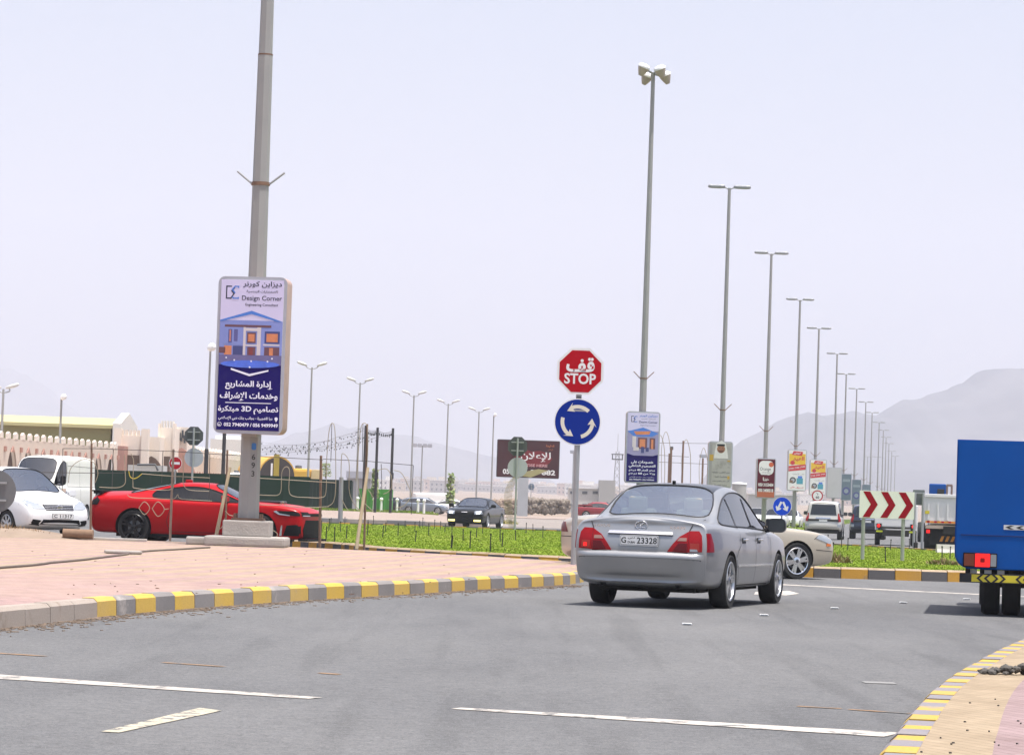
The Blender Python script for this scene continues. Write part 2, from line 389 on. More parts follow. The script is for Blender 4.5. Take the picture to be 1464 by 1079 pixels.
def outline_ccw(p):
    a = sum(p[i][0] * p[(i + 1) % len(p)][1] - p[(i + 1) % len(p)][0] * p[i][1] for i in range(len(p)))
    return p if a > 0 else p[::-1]
m = MB()
xs = [-9000, -3000, -900, -300, -120, 0, 120, 300, 900, 3000, 9000]; ys = [-200, -60, 0, 60, 160, 300, 600, 1000, 2000, 4000, 9500]
m.add([(x, y, -.10) for y in ys for x in xs], [(j * 11 + i, j * 11 + i + 1, (j + 1) * 11 + i + 1, (j + 1) * 11 + i) for j in range(10) for i in range(10)], SAND)
structure(m, 'ground')
m = MB()
m.prism([(-60, -8), (60, -8), (60, 156), (-60, 156)], -.09, 0, ASPH)
def mx(Y): return -8.0 + .1263 * Y          # centre line of the median with the lamp posts
m.prism([(mx(156) - 16, 156.002), (mx(156) + 16, 156.002), (mx(1700) + 16, 1700), (mx(1700) - 16, 1700)], -.09, 0, ASPH)
structure(m, 'road')

def kerb_run(mb, pts, mats, blk=.55, wd=.16, z0=-.02, z1=.18, side=1, joint=.012, top=None):
    """kerb stones laid one by one along a line; side = +1 when the paving lies to the left of the line"""
    pts = [Vector((p[0], p[1], 0)) for p in pts]
    L = [0]
    for i in range(len(pts) - 1): L.append(L[-1] + (pts[i + 1] - pts[i]).length)
    def at(d):
        for i in range(len(pts) - 1):
            if d <= L[i + 1] or i == len(pts) - 2: return pts[i] + (pts[i + 1] - pts[i]) * ((d - L[i]) / max(1e-6, L[i + 1] - L[i]))
    d = 0; k = 0
    while d < L[-1] - .05:
        b = blk[k % len(blk)] if isinstance(blk, (list, tuple)) else blk
        e = min(d + b, L[-1]); a, c = at(d + joint / 2), at(e - joint / 2)
        t = (c - a).normalized(); nn = Vector((-t.y, t.x, 0)) * side
        mt = mats(d, k) if callable(mats) else mats[k % len(mats)]
        j = random.uniform(-.004, .004); zt = z1 + random.uniform(-.006, .006)
        a = a + nn * j; c = c + nn * j
        vs = []
        for p in (a, c):
            vs += [p + Vector((0, 0, z0)), p + Vector((0, 0, zt - .035)) + nn * .008, p + Vector((0, 0, zt)) + nn * .045, p + nn * wd + Vector((0, 0, zt)), p + nn * wd + Vector((0, 0, z0))]
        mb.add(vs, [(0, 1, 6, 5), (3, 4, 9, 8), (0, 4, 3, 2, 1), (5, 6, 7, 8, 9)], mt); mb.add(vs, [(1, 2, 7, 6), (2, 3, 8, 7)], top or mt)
        d = e; k += 1
    return mb
def offset_in(pts, side, wd):
    out = []
    for i, p in enumerate(pts):
        a, b = Vector(pts[max(i - 1, 0)]), Vector(pts[min(i + 1, len(pts) - 1)])
        t = (b - a).normalized(); out.append((p[0] - t.y * wd * side, p[1] + t.x * wd * side))
    return out
# pavement on the left, kerb bare concrete near the camera and painted further on
KL = [(-7.6, 4), (-6.4, 12), (-5.15, 20), (-4.28, 25.4), (-3.62, 29.7), (-2.62, 33.9), (-1.2, 38.7), (-.30, 41.9), (.55, 44.5), (1.0, 46.4), (1.28, 48.5), (1.5, 51), (1.55, 53.5), (1.42, 55.2), (.9, 56.6), (.2, 57.6)]
KLs = [tuple(v)[:2] for v in smooth_path([(p[0], p[1], 0) for p in KL], 4)]
m = MB()
def leftmat(d, k): return KN if d < 24.6 else (KY if k % 2 else KG)
kerb_run(m, KLs, leftmat, [.75] * 33 + [.62, .62] * 60, .16, -.02, .18, 1)
structure(m, 'kerb')
m = MB()
far = [(.2, 57.75), (-.6, 59.0), (-2.1, 60.3), (-3.8, 61.5), (-6, 63.2), (-8.4, 64.2), (-11, 64.4), (-14.5, 64.0), (-22, 63.8), (-40, 63), (-40, 4)]
m.prism(outline_ccw(offset_in(KLs, 1, .158) + far), -.03, .174, PAVE, None, KN)
structure(m, 'pavement')
# pavement on the right with a low sloped kerb
KR = [G(1230, 1140).to_2d(), G(1259, 1079).to_2d(), G(1279, 1051.5).to_2d(), G(1306, 1017).to_2d(), G(1336, 988).to_2d(), G(1373.5, 963).to_2d(), G(1416, 939).to_2d(), G(1464, 917).to_2d(), G(1530, 893).to_2d(), G(1640, 868).to_2d()]
KR = [Vector((1.2, 6.0)), Vector((1.35, 9.5))] + KR
KRs = [tuple(v)[:2] for v in smooth_path([(p[0], p[1], 0) for p in KR], 5)]
m = MB()
KYL = worn('kerb_fresh_yellow', srgb(186, 152, 58), (.26, .23, .20), .57, scale=2.2); KLV = worn('kerb_lavender_grey', srgb(124, 120, 126), (.27, .24, .22), .57, scale=2.2)
kerb_run(m, KRs, lambda d, k: KYL if k % 2 else KLV, .42, .20, -.03, .05, -1, .004)
structure(m, 'kerb')
B1, B2 = brickrow_mat('cream_pavers', srgb(150, 135, 114), 1.2), brickrow_mat('pink_pavers', srgb(142, 123, 123), 1.25)
lay = [(.198, B1), (.56, B2), (1.02, B1), (1.42, B2), (1.9, B1), (2.6, B2), (8.0, None)]
o1 = {}
for d_, _ in lay: o1[d_] = offset_in(KRs, -1, d_)
m = MB()
for (d0, mt), (d1, _) in zip(lay[:-1], lay[1:]):
    a, b = o1[d0], o1[d1]; n_ = len(a); z = .052
    vs = [(p[0], p[1], z) for p in a] + [(p[0], p[1], z) for p in b]
    m.add(vs, [(i, i + 1, n_ + i + 1, n_ + i) for i in range(n_ - 1)], mt)
structure(m, 'pavement')

# the planted island in the middle
IS = [(-3.6, 67.0), (-2.6, 63.6), (-.6, 60.9), (1.1, 59.0), (3.0, 58.0), (5.0, 57.55), (6.6, 57.45), (8.2, 57.6), (9.6, 58.1), (11.5, 59.5), (13.6, 62), (15.4, 66), (16.3, 72), (16.2, 80), (15.2, 90), (13.2, 100), (9, 112), (4.5, 121), (0, 124.5), (-5, 125), (-9.5, 121), (-12.5, 112), (-13, 100), (-11.5, 88), (-8.0, 76), (-5.2, 70.5)]
ISs = [tuple(v)[:2] for v in smooth_path([(p[0], p[1], 0) for p in IS + [IS[0]]], 4)]
m = MB()
kerb_run(m, ISs, lambda d, k: KYO if k % 2 else KB, .52, .20, -.02, .215, 1, .015, worn('kerb_sunlit_dusty_top', (.40, .31, .22), (.30, .22, .13), .5, scale=1.5))  # lighter tan tops: dust, plus sunlight on them painted into the colour
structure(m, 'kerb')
m = MB(); isl = outline_ccw(offset_in(ISs[:-1], 1, .19))
m.prism(isl, -.02, .165, TURF); structure(m, 'turf_ground')
# the outer side of the ring: kerb, paving, verge
OR = [(-60, 150), (-30, 151), (-14, 151.5), (-6, 151), (-2.6, 150)]
m = MB(); kerb_run(m, OR, lambda d, k: KYO if (k % 2 and d > 70) else (KG if k % 2 else KN), 2.0, .25, -.02, .22, 1, .03)
structure(m, 'kerb')
PINKF = ground_mat('pink_gravel', [(.3, (.27, .21, .18)), (.7, (.34, .275, .24))], .3, 4)
m = MB(); m.prism([(-60, 150.26), (-30, 151.26), (-14, 151.76), (-6, 151.26), (-2.6, 150.26), (-1, 156), (-2, 200), (-8, 246), (-60, 246)], -.03, .2, PINKF); structure(m, 'pavement')
m = MB(); m.prism([(-60, 246.1), (-7.5, 246.1), (-6, 262), (-60, 268)], -.05, .22, TURF); structure(m, 'turf_ground')
m = MB(); m.prism([(-70, 268.1), (-6, 262.2), (6, 262), (10, 330), (-70, 330)], -.05, .05, PINKF); structure(m, 'car_park_ground')
m = MB(); m.prism([(-1.5, 158), (11, 158), (24, 260), (10, 262), (-5.8, 262), (-6, 246), (-1, 200)], -.05, .01, ground_mat('sandy_road', [(.3, (.22, .19, .175)), (.7, (.27, .24, .22))], .2, 2)); structure(m, 'side_road')
m = MB(); m.prism([(-40, 64.6), (-5.6, 64.75), (-5.2, 69), (-6.5, 76), (-12, 90), (-12, 120), (-40, 120)], -.03, .10, ASPH); structure(m, 'side_road')
# median with grass
m = MB(); me_l = [(6.0, 127), (9.8, 126), (13.0, 127), (13.4, 134), (mx(150) + 2.4, 150), (mx(400) + 2.2, 400), (mx(1500) + 2.2, 1500), (mx(1500) - 2.2, 1500), (mx(400) - 2.2, 400), (mx(150) - 2.6, 150), (5.6, 134)]
m.prism(me_l, -.02, .16, TURF); structure(m, 'median_ground')

# road markings
def marking(poly, z=.004, mt=LINE, name='road_marking'):
    m = MB(); m.sheet(outline_ccw(poly), z, mt); return structure(m, name)
def band(a, b, w_, w2=None, **k):
    a, b = Vector(a[:2]), Vector(b[:2]); t = (b - a).normalized(); nn = Vector((-t.y, t.x)); w2 = w2 or w_
    n_ = max(1, int((b - a).length / .4)); up, lo = [], []
    for i in range(n_ + 1):
        p = a + (b - a) * i / n_; ww = w_ + (w2 - w_) * i / n_; r = random.uniform(-.012, .012)
        up.append(tuple(p + nn * (ww / 2 + r))); lo.append(tuple(p - nn * (ww / 2 + random.uniform(-.012, .012))))
    return marking(up + lo[::-1], **k)
band(G(-60, 963.5), G(452, 998), .40, .17); band(G(652, 1012.5), G(1276, 1050.5), .15, .38)
marking([G(145, 1046).to_2d(), G(170, 1047.5).to_2d(), G(317, 1016).to_2d(), G(285, 1012).to_2d()], mt=LINEC)
band(G(-40, 931.5), G(66, 938), .07, mt=LINEY); band(G(232, 947), G(320, 953), .07, mt=LINEY); band(G(455, 962), G(486, 964), .07, mt=LINEY)
band(G(1140, 1009.5), G(1203, 1013), .07, mt=LINEY); band(G(1213, 1014), G(1302, 1020), .07, mt=LINEY)
band(G(1055, 832.5), G(1490, 854), .55, .5)
marking([G(1080, 846).to_2d(), G(1128, 844.5).to_2d(), G(1143, 848.5).to_2d(), G(1124, 851).to_2d(), G(1078, 849.5).to_2d()])
band(G(1234, 975), G(1280, 976.5), .22, mt=worn('ghost_paint', (.26, .255, .25), (.16, .158, .155), .5, scale=3))
# mountains: ridged terrain
def ridge(Y, prof, depth, seed, mt):
    from mathutils import noise
    m = MB(); prof = sorted(prof); X0 = D(prof[0][0], 700, Y).x; X1 = D(prof[-1][0], 700, Y).x
    pr = [(D(p, q, Y).x, D(p, q, Y).z) for p, q in prof]
    def zt(x):
        for (xa, za), (xb, zb) in zip(pr[:-1], pr[1:]):
            if x <= xb: return za + (zb - za) * (x - xa) / (xb - xa)
        return pr[-1][1]
    nx, ny = 200, 34; vs = []
    for j in range(ny + 1):
        v = j / ny; yy = Y + (v - .5) * depth
        for i in range(nx + 1):
            x = X0 + (X1 - X0) * i / nx
            h = zt(x); e = 1 - abs(2 * v - 1) ** 1.25
            q = noise.fractal(Vector((x / 260, yy / 260, seed)), 1.0, 2.1, 6)
            r = noise.ridged_multi_fractal(Vector((x / 330, yy / 330, seed + 3)), 1.0, 2.0, 5, 1.0, 2.0)
            z = h * e * (.80 + .20 * min(1, r * .5)) + q * 26 * e * (1 - e * .7) + (q * 3.0 if h > 3 else 0)
            vs.append((x, yy, max(-6 if e < .02 else -.5, z) if h > 2 else min(z, 0) - .5))
    m.add(vs, [(j * (nx + 1) + i, j * (nx + 1) + i + 1, (j + 1) * (nx + 1) + i + 1, (j + 1) * (nx + 1) + i) for j in range(ny) for i in range(nx)], mt, True)
    structure(m, 'mountain_terrain')
ROCK = ground_mat('mountain_rock', [(.35, (.035, .04, .052)), (.65, (.115, .115, .125))], .004, .03)
ridge(4300, [(980, 738), (1010, 690), (1036, 648), (1060, 627), (1085, 612), (1110, 597), (1140, 584), (1156, 577), (1175, 584), (1196, 580), (1222, 576), (1250, 578), (1268, 566), (1284, 560), (1306, 560), (1322, 554), (1345, 551), (1362, 542), (1380, 537), (1400, 526), (1422, 515), (1440, 512), (1464, 511), (1500, 498), (1600, 470), (1700, 490), (1800, 470)], 2200, 2.0, ROCK)
ridge(5600, [(250, 708), (330, 660), (380, 632), (420, 612), (450, 604), (478, 599), (500, 602), (520, 599), (545, 606), (570, 612), (596, 620), (620, 630), (655, 641), (690, 650), (730, 660), (770, 672), (800, 690), (850, 735)], 2000, 5.0, ROCK)
ridge(7800, [(-200, 500), (-60, 505), (0, 512), (30, 520), (60, 540), (90, 566), (120, 590), (160, 640), (220, 700)], 2000, 9.0, ROCK)

# grass: short blades, uncountable
def blades(poly, n_, z, hmin, hmax, name, wd=.035, seed=3, dens=None):
    rnd = random.Random(seed); xs = [p[0] for p in poly]; ys = [p[1] for p in poly]
    x0, x1, y0, y1 = min(xs), max(xs), min(ys), max(ys)
    def inside(x, y):
        c = False; j = len(poly) - 1
        for i in range(len(poly)):
            if (poly[i][1] > y) != (poly[j][1] > y) and x < (poly[j][0] - poly[i][0]) * (y - poly[i][1]) / (poly[j][1] - poly[i][1]) + poly[i][0]: c = not c
            j = i
        return c
    m = MB(); m.keep = True; k = 0; V = []; F = []
    while k < n_:
        y = y0 + (y1 - y0) * rnd.random() ** 1.5; x = x0 + (x1 - x0) * rnd.random()
        if not inside(x, y): continue
        h = rnd.uniform(hmin, hmax); a = rnd.random() * PI; dx, dy = math.cos(a) * wd, math.sin(a) * wd; lx, ly = rnd.uniform(-.05, .05), rnd.uniform(-.05, .05)
        b = len(V); V += [(x - dx, y - dy, z), (x + dx, y + dy, z), (x + lx, y + ly, z + h)]; F.append((b, b + 1, b + 2)); k += 1
    m.add(V, F, GRASSM)
    return tag(m.build(name), 'short bright green lawn grass on the island' if 'median' not in name else 'grass', None, None, 'stuff')
blades(isl, 170000, .160, .014, .036, 'grass', .020)
o = blades(me_l, 9000, .155, .06, .16, 'grass', .05, 9); o['label'] = 'green grass along the median strip under the lamp posts'
o = blades([(-30, 246.2), (-7.6, 246.2), (-6.2, 261.5), (-30, 264)], 5000, .215, .08, .2, 'grass', .08, 11); o['label'] = 'green grass verge behind the far paving'

# haze: see the end of the script

# ------------------------------------------------------------------ buildings on the left
CREAMW = mat('cream_render', srgb(226, 214, 200), .9, 0, .06, .6, .2, 6); PINKW = mat('pink_render', srgb(206, 190, 174), .9, 0, .08, .5, .2, 6)
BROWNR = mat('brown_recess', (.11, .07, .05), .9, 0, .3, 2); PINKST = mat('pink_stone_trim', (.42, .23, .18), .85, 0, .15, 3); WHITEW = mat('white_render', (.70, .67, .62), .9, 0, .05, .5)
def arch_pts(cx, z0, w_, h):       # pointed arch outline
    s = h * .62
    L = [(cx - w_ / 2, z0), (cx - w_ / 2, z0 + s)] + [(cx - w_ / 2 + w_ / 2 * (t ** 1.25), z0 + s + (h - s) * (1 - (1 - t) ** 1.6)) for t in (.25, .5, .75, 1)]
    return L + [(2 * cx - p[0], p[1]) for p in reversed(L[:-1])]
def facade(parent, A, B, h, arches, z0=0, cren=0, cw=1.0, mat_=PINKW, thick=.10, name='wall'):
    """wall from A to B (seen from the side where A is left), each arch a recess with a darker back and stone trim"""
    A, B = Vector((A[0], A[1], 0)), Vector((B[0], B[1], 0)); L = (B - A).length; yaw = math.atan2(B.y - A.y, B.x - A.x); M = frame(A, yaw)
    m = MB(); holes = [arch_pts(c, z0, w_, hh) for c, w_, hh in arches]
    # wall skin made of vertical strips between the arches, plus the piece above each arch
    xs = 0.0
    for (c, w_, hh), H in zip(arches, holes):
        m.prism([(xs, z0), (c - w_ / 2, z0), (c - w_ / 2, h), (xs, h)], -thick, 0, mat_, M); xs = c + w_ / 2
        top = H[1:-1]; m.prism([(c - w_ / 2, h)] + top + [(c + w_ / 2, h)], -thick, 0, mat_, M)
    m.prism([(xs, z0), (L, z0), (L, h), (xs, h)], -thick, 0, mat_, M)
    if cren:
        k = int(L / (2 * cw))
        for i in range(k + 1):
            x = min(i * 2 * cw, L - cw); m.prism([(x, h), (x + cw * .8, h), (x + cw * .8, h + cren * .7), (x + cw * .4, h + cren), (x, h + cren * .7)], -.14, .02, CREAMW, M)
    o = m.build(name, parent)
    for (c, w_, hh), H in zip(arches, holes):
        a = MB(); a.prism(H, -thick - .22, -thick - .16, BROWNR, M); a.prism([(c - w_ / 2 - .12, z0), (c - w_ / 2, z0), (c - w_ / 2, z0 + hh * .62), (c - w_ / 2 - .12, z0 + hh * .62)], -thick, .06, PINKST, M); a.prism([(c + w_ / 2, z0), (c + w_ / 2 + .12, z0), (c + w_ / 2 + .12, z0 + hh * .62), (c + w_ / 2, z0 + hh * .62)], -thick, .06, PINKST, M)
        ap = H[len(H) // 2]
        a.prism([(c - .17 * w_, ap[1] - .36), ap, (c + .17 * w_, ap[1] - .36)], -.09, .05, PINKST, M)
        a.box((c + w_ * .8, ap[1] - .2, .05), (.35, .30, .12), PINKST, 0, 0, M)
        a.build('arch', parent)
    return M
b = thing('arcade_building', 'long cream arcade with a row of pointed arches and white crenellations behind the white van', 'building', (-31.5, 150, 0))
# the wall runs away from the camera on the left
A, Bp = (-34.0, 150.0), (-27.2, 209.0)
L = math.hypot(Bp[0] - A[0], Bp[1] - A[1]); n_ = 17; sp = L / n_
b.location = (0, 0, 0)
facade(b, A, Bp, 4.15, [(sp * (i + .5), sp * .62, 3.72) for i in range(n_)], 0, .42, .80)
m = MB(); m.box((-38.7, 183, 1.95), (14, 58, 3.9), PINKW, -.113); m.build('rear_block', b)
b['label'] = 'long pinkish arcade of pointed arches and white crenellations behind the white vehicles'
# yellow-green roofed shed
b = thing('warehouse', 'long shed with pale yellow metal roof and white gable end above the arcade', 'building', (0, 0, 0))
ROOFY = mat('pale_yellow_roof', (.50, .45, .22), .6, 0, .08, .4); OLIVE = mat('olive_cladding', (.30, .28, .12), .7, 0, .1, .5)
x0, x1, Y = -48.0, -31.0, 232.0
P0 = D(158, 612, Y); zr, ze, zl = D(160, 597, Y).z, D(160, 608, Y).z, D(160, 620, Y).z; xr = P0.x
m = MB(); m.box(((xr - 46 + xr) / 2, Y + 4.5, ze / 2), (46, 8.6, ze - .3), OLIVE); m.build('wall', b)
m = MB(); m.prism([(Y - .4, ze - .25), (Y - .4, ze), (Y + 4.5, zr + .05), (Y + 9.8, ze), (Y + 9.8, ze - .25), (Y + 4.5, zr - .2)], 0, 47, ROOFY, Matrix(((0, 0, 1, xr - 46.8), (1, 0, 0, 0), (0, 1, 0, 0), (0, 0, 0, 1)))); m.build('roof', b)
m = MB(); m.prism([(Y - .6, 0), (Y - .6, ze + .15), (Y + 4.5, zr + .5), (Y + 10.0, ze + .15), (Y + 10.0, 0)], 0, .6, WHITEW, Matrix(((0, 0, 1, xr + .25), (1, 0, 0, 0), (0, 1, 0, 0), (0, 0, 0, 1)))); m.build('gable', b)
# gate block with tower
b = thing('gatehouse', 'cream gatehouse with two crenellated towers and dark doorways right of the arcade', 'building', (0, 0, 0))
Y = 212.0
def px_box(mb, x0, y0, x1, zbot, Y, dep, mt, y1=None):
    a, c = D(x0, y0, Y), D(x1, y0, Y); zt = a.z
    mb.box(((a.x + c.x) / 2, Y + dep / 2, (zt + zbot) / 2), (c.x - a.x, dep, zt - zbot), mt); return a.x, c.x, zt
m = MB(); xa, xb, zt = px_box(m, 171, 622, 206, 0, Y, 10, CREAMW)
for i in range(6): m.box((xa + (i + .5) * (xb - xa) / 6, Y + .33, zt + .2), ((xb - xa) / 11, .6, .4), CREAMW)
for k in (xa - .1, xb + .1): m.box((k, Y + .1, zt / 2 + .25), (.5, .8, zt + .5), CREAMW)
m.build('tower', b)
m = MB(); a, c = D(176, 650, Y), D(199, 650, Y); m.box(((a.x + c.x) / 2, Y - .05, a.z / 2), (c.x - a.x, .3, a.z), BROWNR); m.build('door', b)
m = MB(); px_box(m, 206, 624, 229, 0, Y + 2, 8, CREAMW); m.build('wall', b)
m = MB(); c = D(217, 650, Y + 1.8); m.prism(arch_pts(c.x, 0, 2.0, D(217, 652, Y + 1.8).z), 0, .3, BROWNR, frame((0, Y + 1.8, 0))); m.build('arch', b)
m = MB(); xa, xb, zt = px_box(m, 229, 611, 249, 0, Y + 5, 7, CREAMW)
for i in range(5): m.box((xa + (i + .5) * (xb - xa) / 5, Y + 5.33, zt + .25), ((xb - xa) / 10, .6, .5), WHITEW)
for k in (228, 249): px_box(m, k - 1.6, 605, k + 1.6, 0, Y + 4.9, .9, CREAMW)
m.build('tower', b)
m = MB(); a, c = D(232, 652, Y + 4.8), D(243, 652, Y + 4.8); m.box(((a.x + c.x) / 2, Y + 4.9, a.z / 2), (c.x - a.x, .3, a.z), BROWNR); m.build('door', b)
m = MB(); px_box(m, 249, 610, 268, 0, Y + 9, 6, CREAMW); m.build('wall', b)
m = MB(); c = D(260, 650, Y + 8.8); m.prism(arch_pts(c.x, 0, 2.0, D(260, 640, Y + 8.8).z), 0, .3, PINKST, frame((0, Y + 8.8, 0)))
for i in range(9): m.box((D(256 + i * 1.6, 627, Y + 8.9).x, Y + 8.9, D(258, 620 + (i % 3) * 4, Y + 8.9).z), (.10, .12, .25 + .3 * (i % 2)), K['dgrey'], .4 * (i % 3 - 1))
m.build('arch', b)
m = MB(); px_box(m, 165, 637, 178, 2, Y - 2, 2, PINKST); zz = D(170, 640, Y - 2).z; m.build('canopy', b)
m = MB(); px_box(m, 179, 617, 193, 4, Y + 4, 2, WHITEW); m.build('roof_box', b)
b2 = thing('arcade_building', 'low cream arcade wing with small pointed arches right of the gatehouse, behind the black posts', 'building', (0, 0, 0))
A2, B2_ = D(268, 650, 224), D(366, 650, 262)
facade(b2, (A2.x, A2.y), (B2_.x, B2_.y), D(290, 652, 230).z, [(2.2 + 2.75 * i, 1.4, 2.9) for i in range(13)], 0, .7, .8)
b3 = thing('white_hall', 'white flat-roofed hall rising behind the cream arcade wing', 'building', (0, 0, 0))
m = MB(); px_box(m, 301, 627, 350, 0, 300, 12, WHITEW); m.build('wall', b3)
m = MB(); px_box(m, 308, 622, 342, 5, 303, 8, K['white']); m.build('roof', b3)

# green hoarding
h = thing('green_hoarding', 'long dark green site hoarding behind the red coupe', 'fence', (0, 0, 0))
GREENH = mat('dark_green_hoarding', (.002, .019, .008), .9, 0, .2, .8, spec=.1); GREEN2 = mat('dark_green_container', (.005, .022, .015), .85, 0, .2, .8, spec=.1)
a, c = D(138, 671, 196), D(443, 680, 200)
m = MB(); M = frame((a.x, a.y, 0), math.atan2(c.y - a.y, c.x - a.x)); Lh = math.hypot(c.x - a.x, c.y - a.y); k = 8
for i in range(k): m.prism([(Lh * i / k, .05), (Lh * (i + 1) / k - .03, .05), (Lh * (i + 1) / k - .03, a.z + .02 * (i % 3)), (Lh * i / k, a.z)], -.05, 0, GREENH, M)
m.build('sheeting', h)
for i in range(k + 1):
    m = MB(); m.box((Lh * i / k, a.z / 2, -.12), (.1, a.z, .1), GREEN2, 0, 0, M); m.build('post', h)
c_ = thing('dark_green_container', 'dark green skip container behind the light frames', 'container', (0, 0, 0))
m = MB(); Yc = 262; xa, xb, zt = px_box(m, 428, 685, 503, .35, Yc, 2.6, GREEN2)
for i in range(14): m.box((xa + .2 + i * (xb - xa - .4) / 13, Yc - .05, zt / 2 + .2), (.1, .12, zt - .6), GREEN2)
m.box(((xa + xb) / 2, Yc - .04, zt), (xb - xa + .1, .2, .15), GREEN2); m.build('body', c_)
m = MB(); m.box(((xa + xb) / 2, Yc + 1.3, .28), (xb - xa, 2.0, .14), K['under']); m.build('skids', c_)
c_ = thing('bright_green_container', 'bright green open container behind the black string-light posts', 'container', (0, 0, 0))
BGR = mat('bright_green_paint', (.035, .26, .012), .6, 0, .1, .8)
m = MB(); Yc = 268; xa, xb, zt = px_box(m, 514, 698, 560, .3, Yc, .12, BGR)
m.box(((xa + xb) / 2, Yc + 2.2, (zt + .3) / 2), (xb - xa, .12, zt - .3), BGR)
for x in (xa, xb): m.box((x, Yc + 1.16, (zt + .3) / 2), (.12, 2.2, zt - .3), BGR)
for i in range(7): m.box((xa + .2 + i * (xb - xa - .4) / 6, Yc - .1, (zt + .3) / 2), (.09, .12, zt - .3), BGR)
m.box(((xa + xb) / 2, Yc + 1.1, .34), (xb - xa, 2.2, .08), BGR); m.build('body', c_)
m = MB(); m.box(((xa + xb) / 2, Yc + 1.1, .22), (xb - xa, 1.8, .14), K['under']); m.build('skids', c_)

# yellow drum-shaped tank and yellow box
YELT = mat('orange_yellow_paint', (.70, .40, .05), .5, 0, .1, 1)
t = thing('vaulted_shelter', 'yellow vaulted shelter with dark arched front and a yellow upright, above the hoarding', 'shelter', (0, 0, 0))
Y = 230; c0 = D(396, 682, Y); r = D(421, 682, Y).x - c0.x; zc = D(396, 682, Y).z
m = MB(); M = Matrix.Translation((c0.x, Y, 0))
arc = [(-r, 0)] + [(r * math.cos(rad(q)), zc + (D(396, 654, Y).z - zc) * math.sin(rad(q))) for q in range(180, -1, -12)] + [(r, 0)]
m.prism(arc, 0, .2, mat('dark_brown_arch', (.035, .026, .024), .8), frame((c0.x, Y, 0))); m.build('front', t)
m = MB(); arc2 = [(p[0] * 1.04, p[1] * 1.03) for p in arc]; m.prism(arc2, -9, -.01, YELT, frame((c0.x - .0, Y, 0)) @ Matrix(((1, 0, .28, 0), (0, 1, 0, 0), (0, 0, 1, 0), (0, 0, 0, 1)))); m.build('roof', t)
m = MB(); m.box((c0.x - .05, Y - .3, zc * .5 + 1.6), (.42, .12, zc + .3), mat('mustard_paint', (.35, .27, .03), .6)); m.build('upright', t)
m = MB(); m.box((c0.x - .4, Y - .3, zc * .5 + 1.2), (.14, .10, zc - .3), K['white']); m.build('white_upright', t)
t = thing('yellow_tank', 'small yellow tank with rounded top, right of the vaulted shelter', 'tank', (0, 0, 0))
a, c = D(416, 669, 268), D(444, 682, 268)
m = MB(); m.box(((a.x + c.x) / 2, 269, (a.z + .8) / 2), (c.x - a.x, 2, a.z - .8), YELT, 0, .25); m.build('body', t)
m = MB(); m.box((c.x + .5, 269, a.z / 2), (.9, 1.9, a.z - .1), mat('pale_yellow_panel', (.66, .50, .26), .6), 0, .05); m.build('end_cabinet', t)
m = MB(); m.lathe([(.3, 0), (.3, .25), (.1, .3), (0, .3)], K['dgrey'], Matrix.Translation((a.x + .6, 269, a.z)), 12); m.build('hatch', t)
t = thing('white_dome_tank', 'small white dome showing above the green hoarding left of the lamp post', 'tank', (0, 0, 0)); c0 = D(338, 678, 205)
m = MB(); m.lathe([(1.0, 0), (1.0, c0.z - .8), (.95, c0.z - .3), (.7, c0.z), (.3, c0.z + .12), (0, c0.z + .15)], K['white'], Matrix.Translation((c0.x, 205, 0)), 20); m.build('shell', t)
m = MB(); m.lathe([(.18, 0), (.18, .15), (0, .16)], K['dgrey'], Matrix.Translation((c0.x, 205, c0.z + .12)), 10); m.build('cap', t)
t = thing('flatbed_trailer', 'grey trailer bed with dark rail showing over the green hoarding below the gatehouse', 'trailer', (0, 0, 0))
m = MB(); px_box(m, 183, 664, 234, 1.2, 204, 2.2, mat('grey_trailer_paint', (.50, .50, .48), .6)); m.build('bed', t)
m = MB(); a, c = D(196, 664, 203.8), D(222, 664, 203.8); m.tube([(a.x, 203.8, a.z), (c.x, 203.8, c.z), (c.x + .2, 203.8, c.z - .4)], .08, K['dgrey']); m.build('rail', t)
for x in (190, 226): cylbox = MB(); p = D(x, 690, 204); cylbox.cyl((p.x, 204.2, .5), (p.x, 205.9, .5), .5, .5, K['rubber'], 16); cylbox.build('wheel', t)
g = thing('grey_shed', 'plain grey metal shed behind the dark green container', 'building', (0, 0, 0))
m = MB(); px_box(m, 496, 674, 530, 0, 290, 6, mat('grey_cladding', (.33, .33, .34), .7, 0, .06, 1)); m.build('wall', g)
m = MB(); px_box(m, 495, 673, 531, 3.2, 289.7, 6.6, K['lgrey']); m.build('roof', g)

# site cabins, tank, mast, rubble wall
g = thing('site_cabin', 'two-storey pale site cabin with small dark windows behind the silver saloon', 'building', (0, 0, 0))
CAB = mat('cabin_cladding', (.56, .55, .52), .7, 0, .05, .5); Y = 560
m = MB(); px_box(m, 813, 697, 858, 0, Y, 8, CAB); m.build('wall', g)
m = MB(); px_box(m, 813, 696, 858.5, D(830, 698, Y).z, Y - .3, 8.6, K['white']); m.build('roof', g)
m = MB(); px_box(m, 857, 686, 880, 0, Y - 6, 6, mat('cabin_grey', (.34, .34, .33), .7)); m.build('stair_block', g)
for r_ in (704, 722):
    for x in (819, 836, 851):
        m = MB(); p = D(x, r_, Y - .1); m.box((p.x, Y - .05, p.z), (.95, .12, .5), K['dgrey']); m.build('window', g)
g = thing('storage_tank', 'round pale concrete tank beside the portrait sign', 'tank', (0, 0, 0)); p = D(1057, 690, 420)
m = MB(); m.lathe([(1.0, 0), (1.0, p.z - .15)], mat('tank_shell', (.42, .40, .37), .8, 0, .1, .6), Matrix.Translation((p.x, 420, 0)), 28); m.build('shell', g)
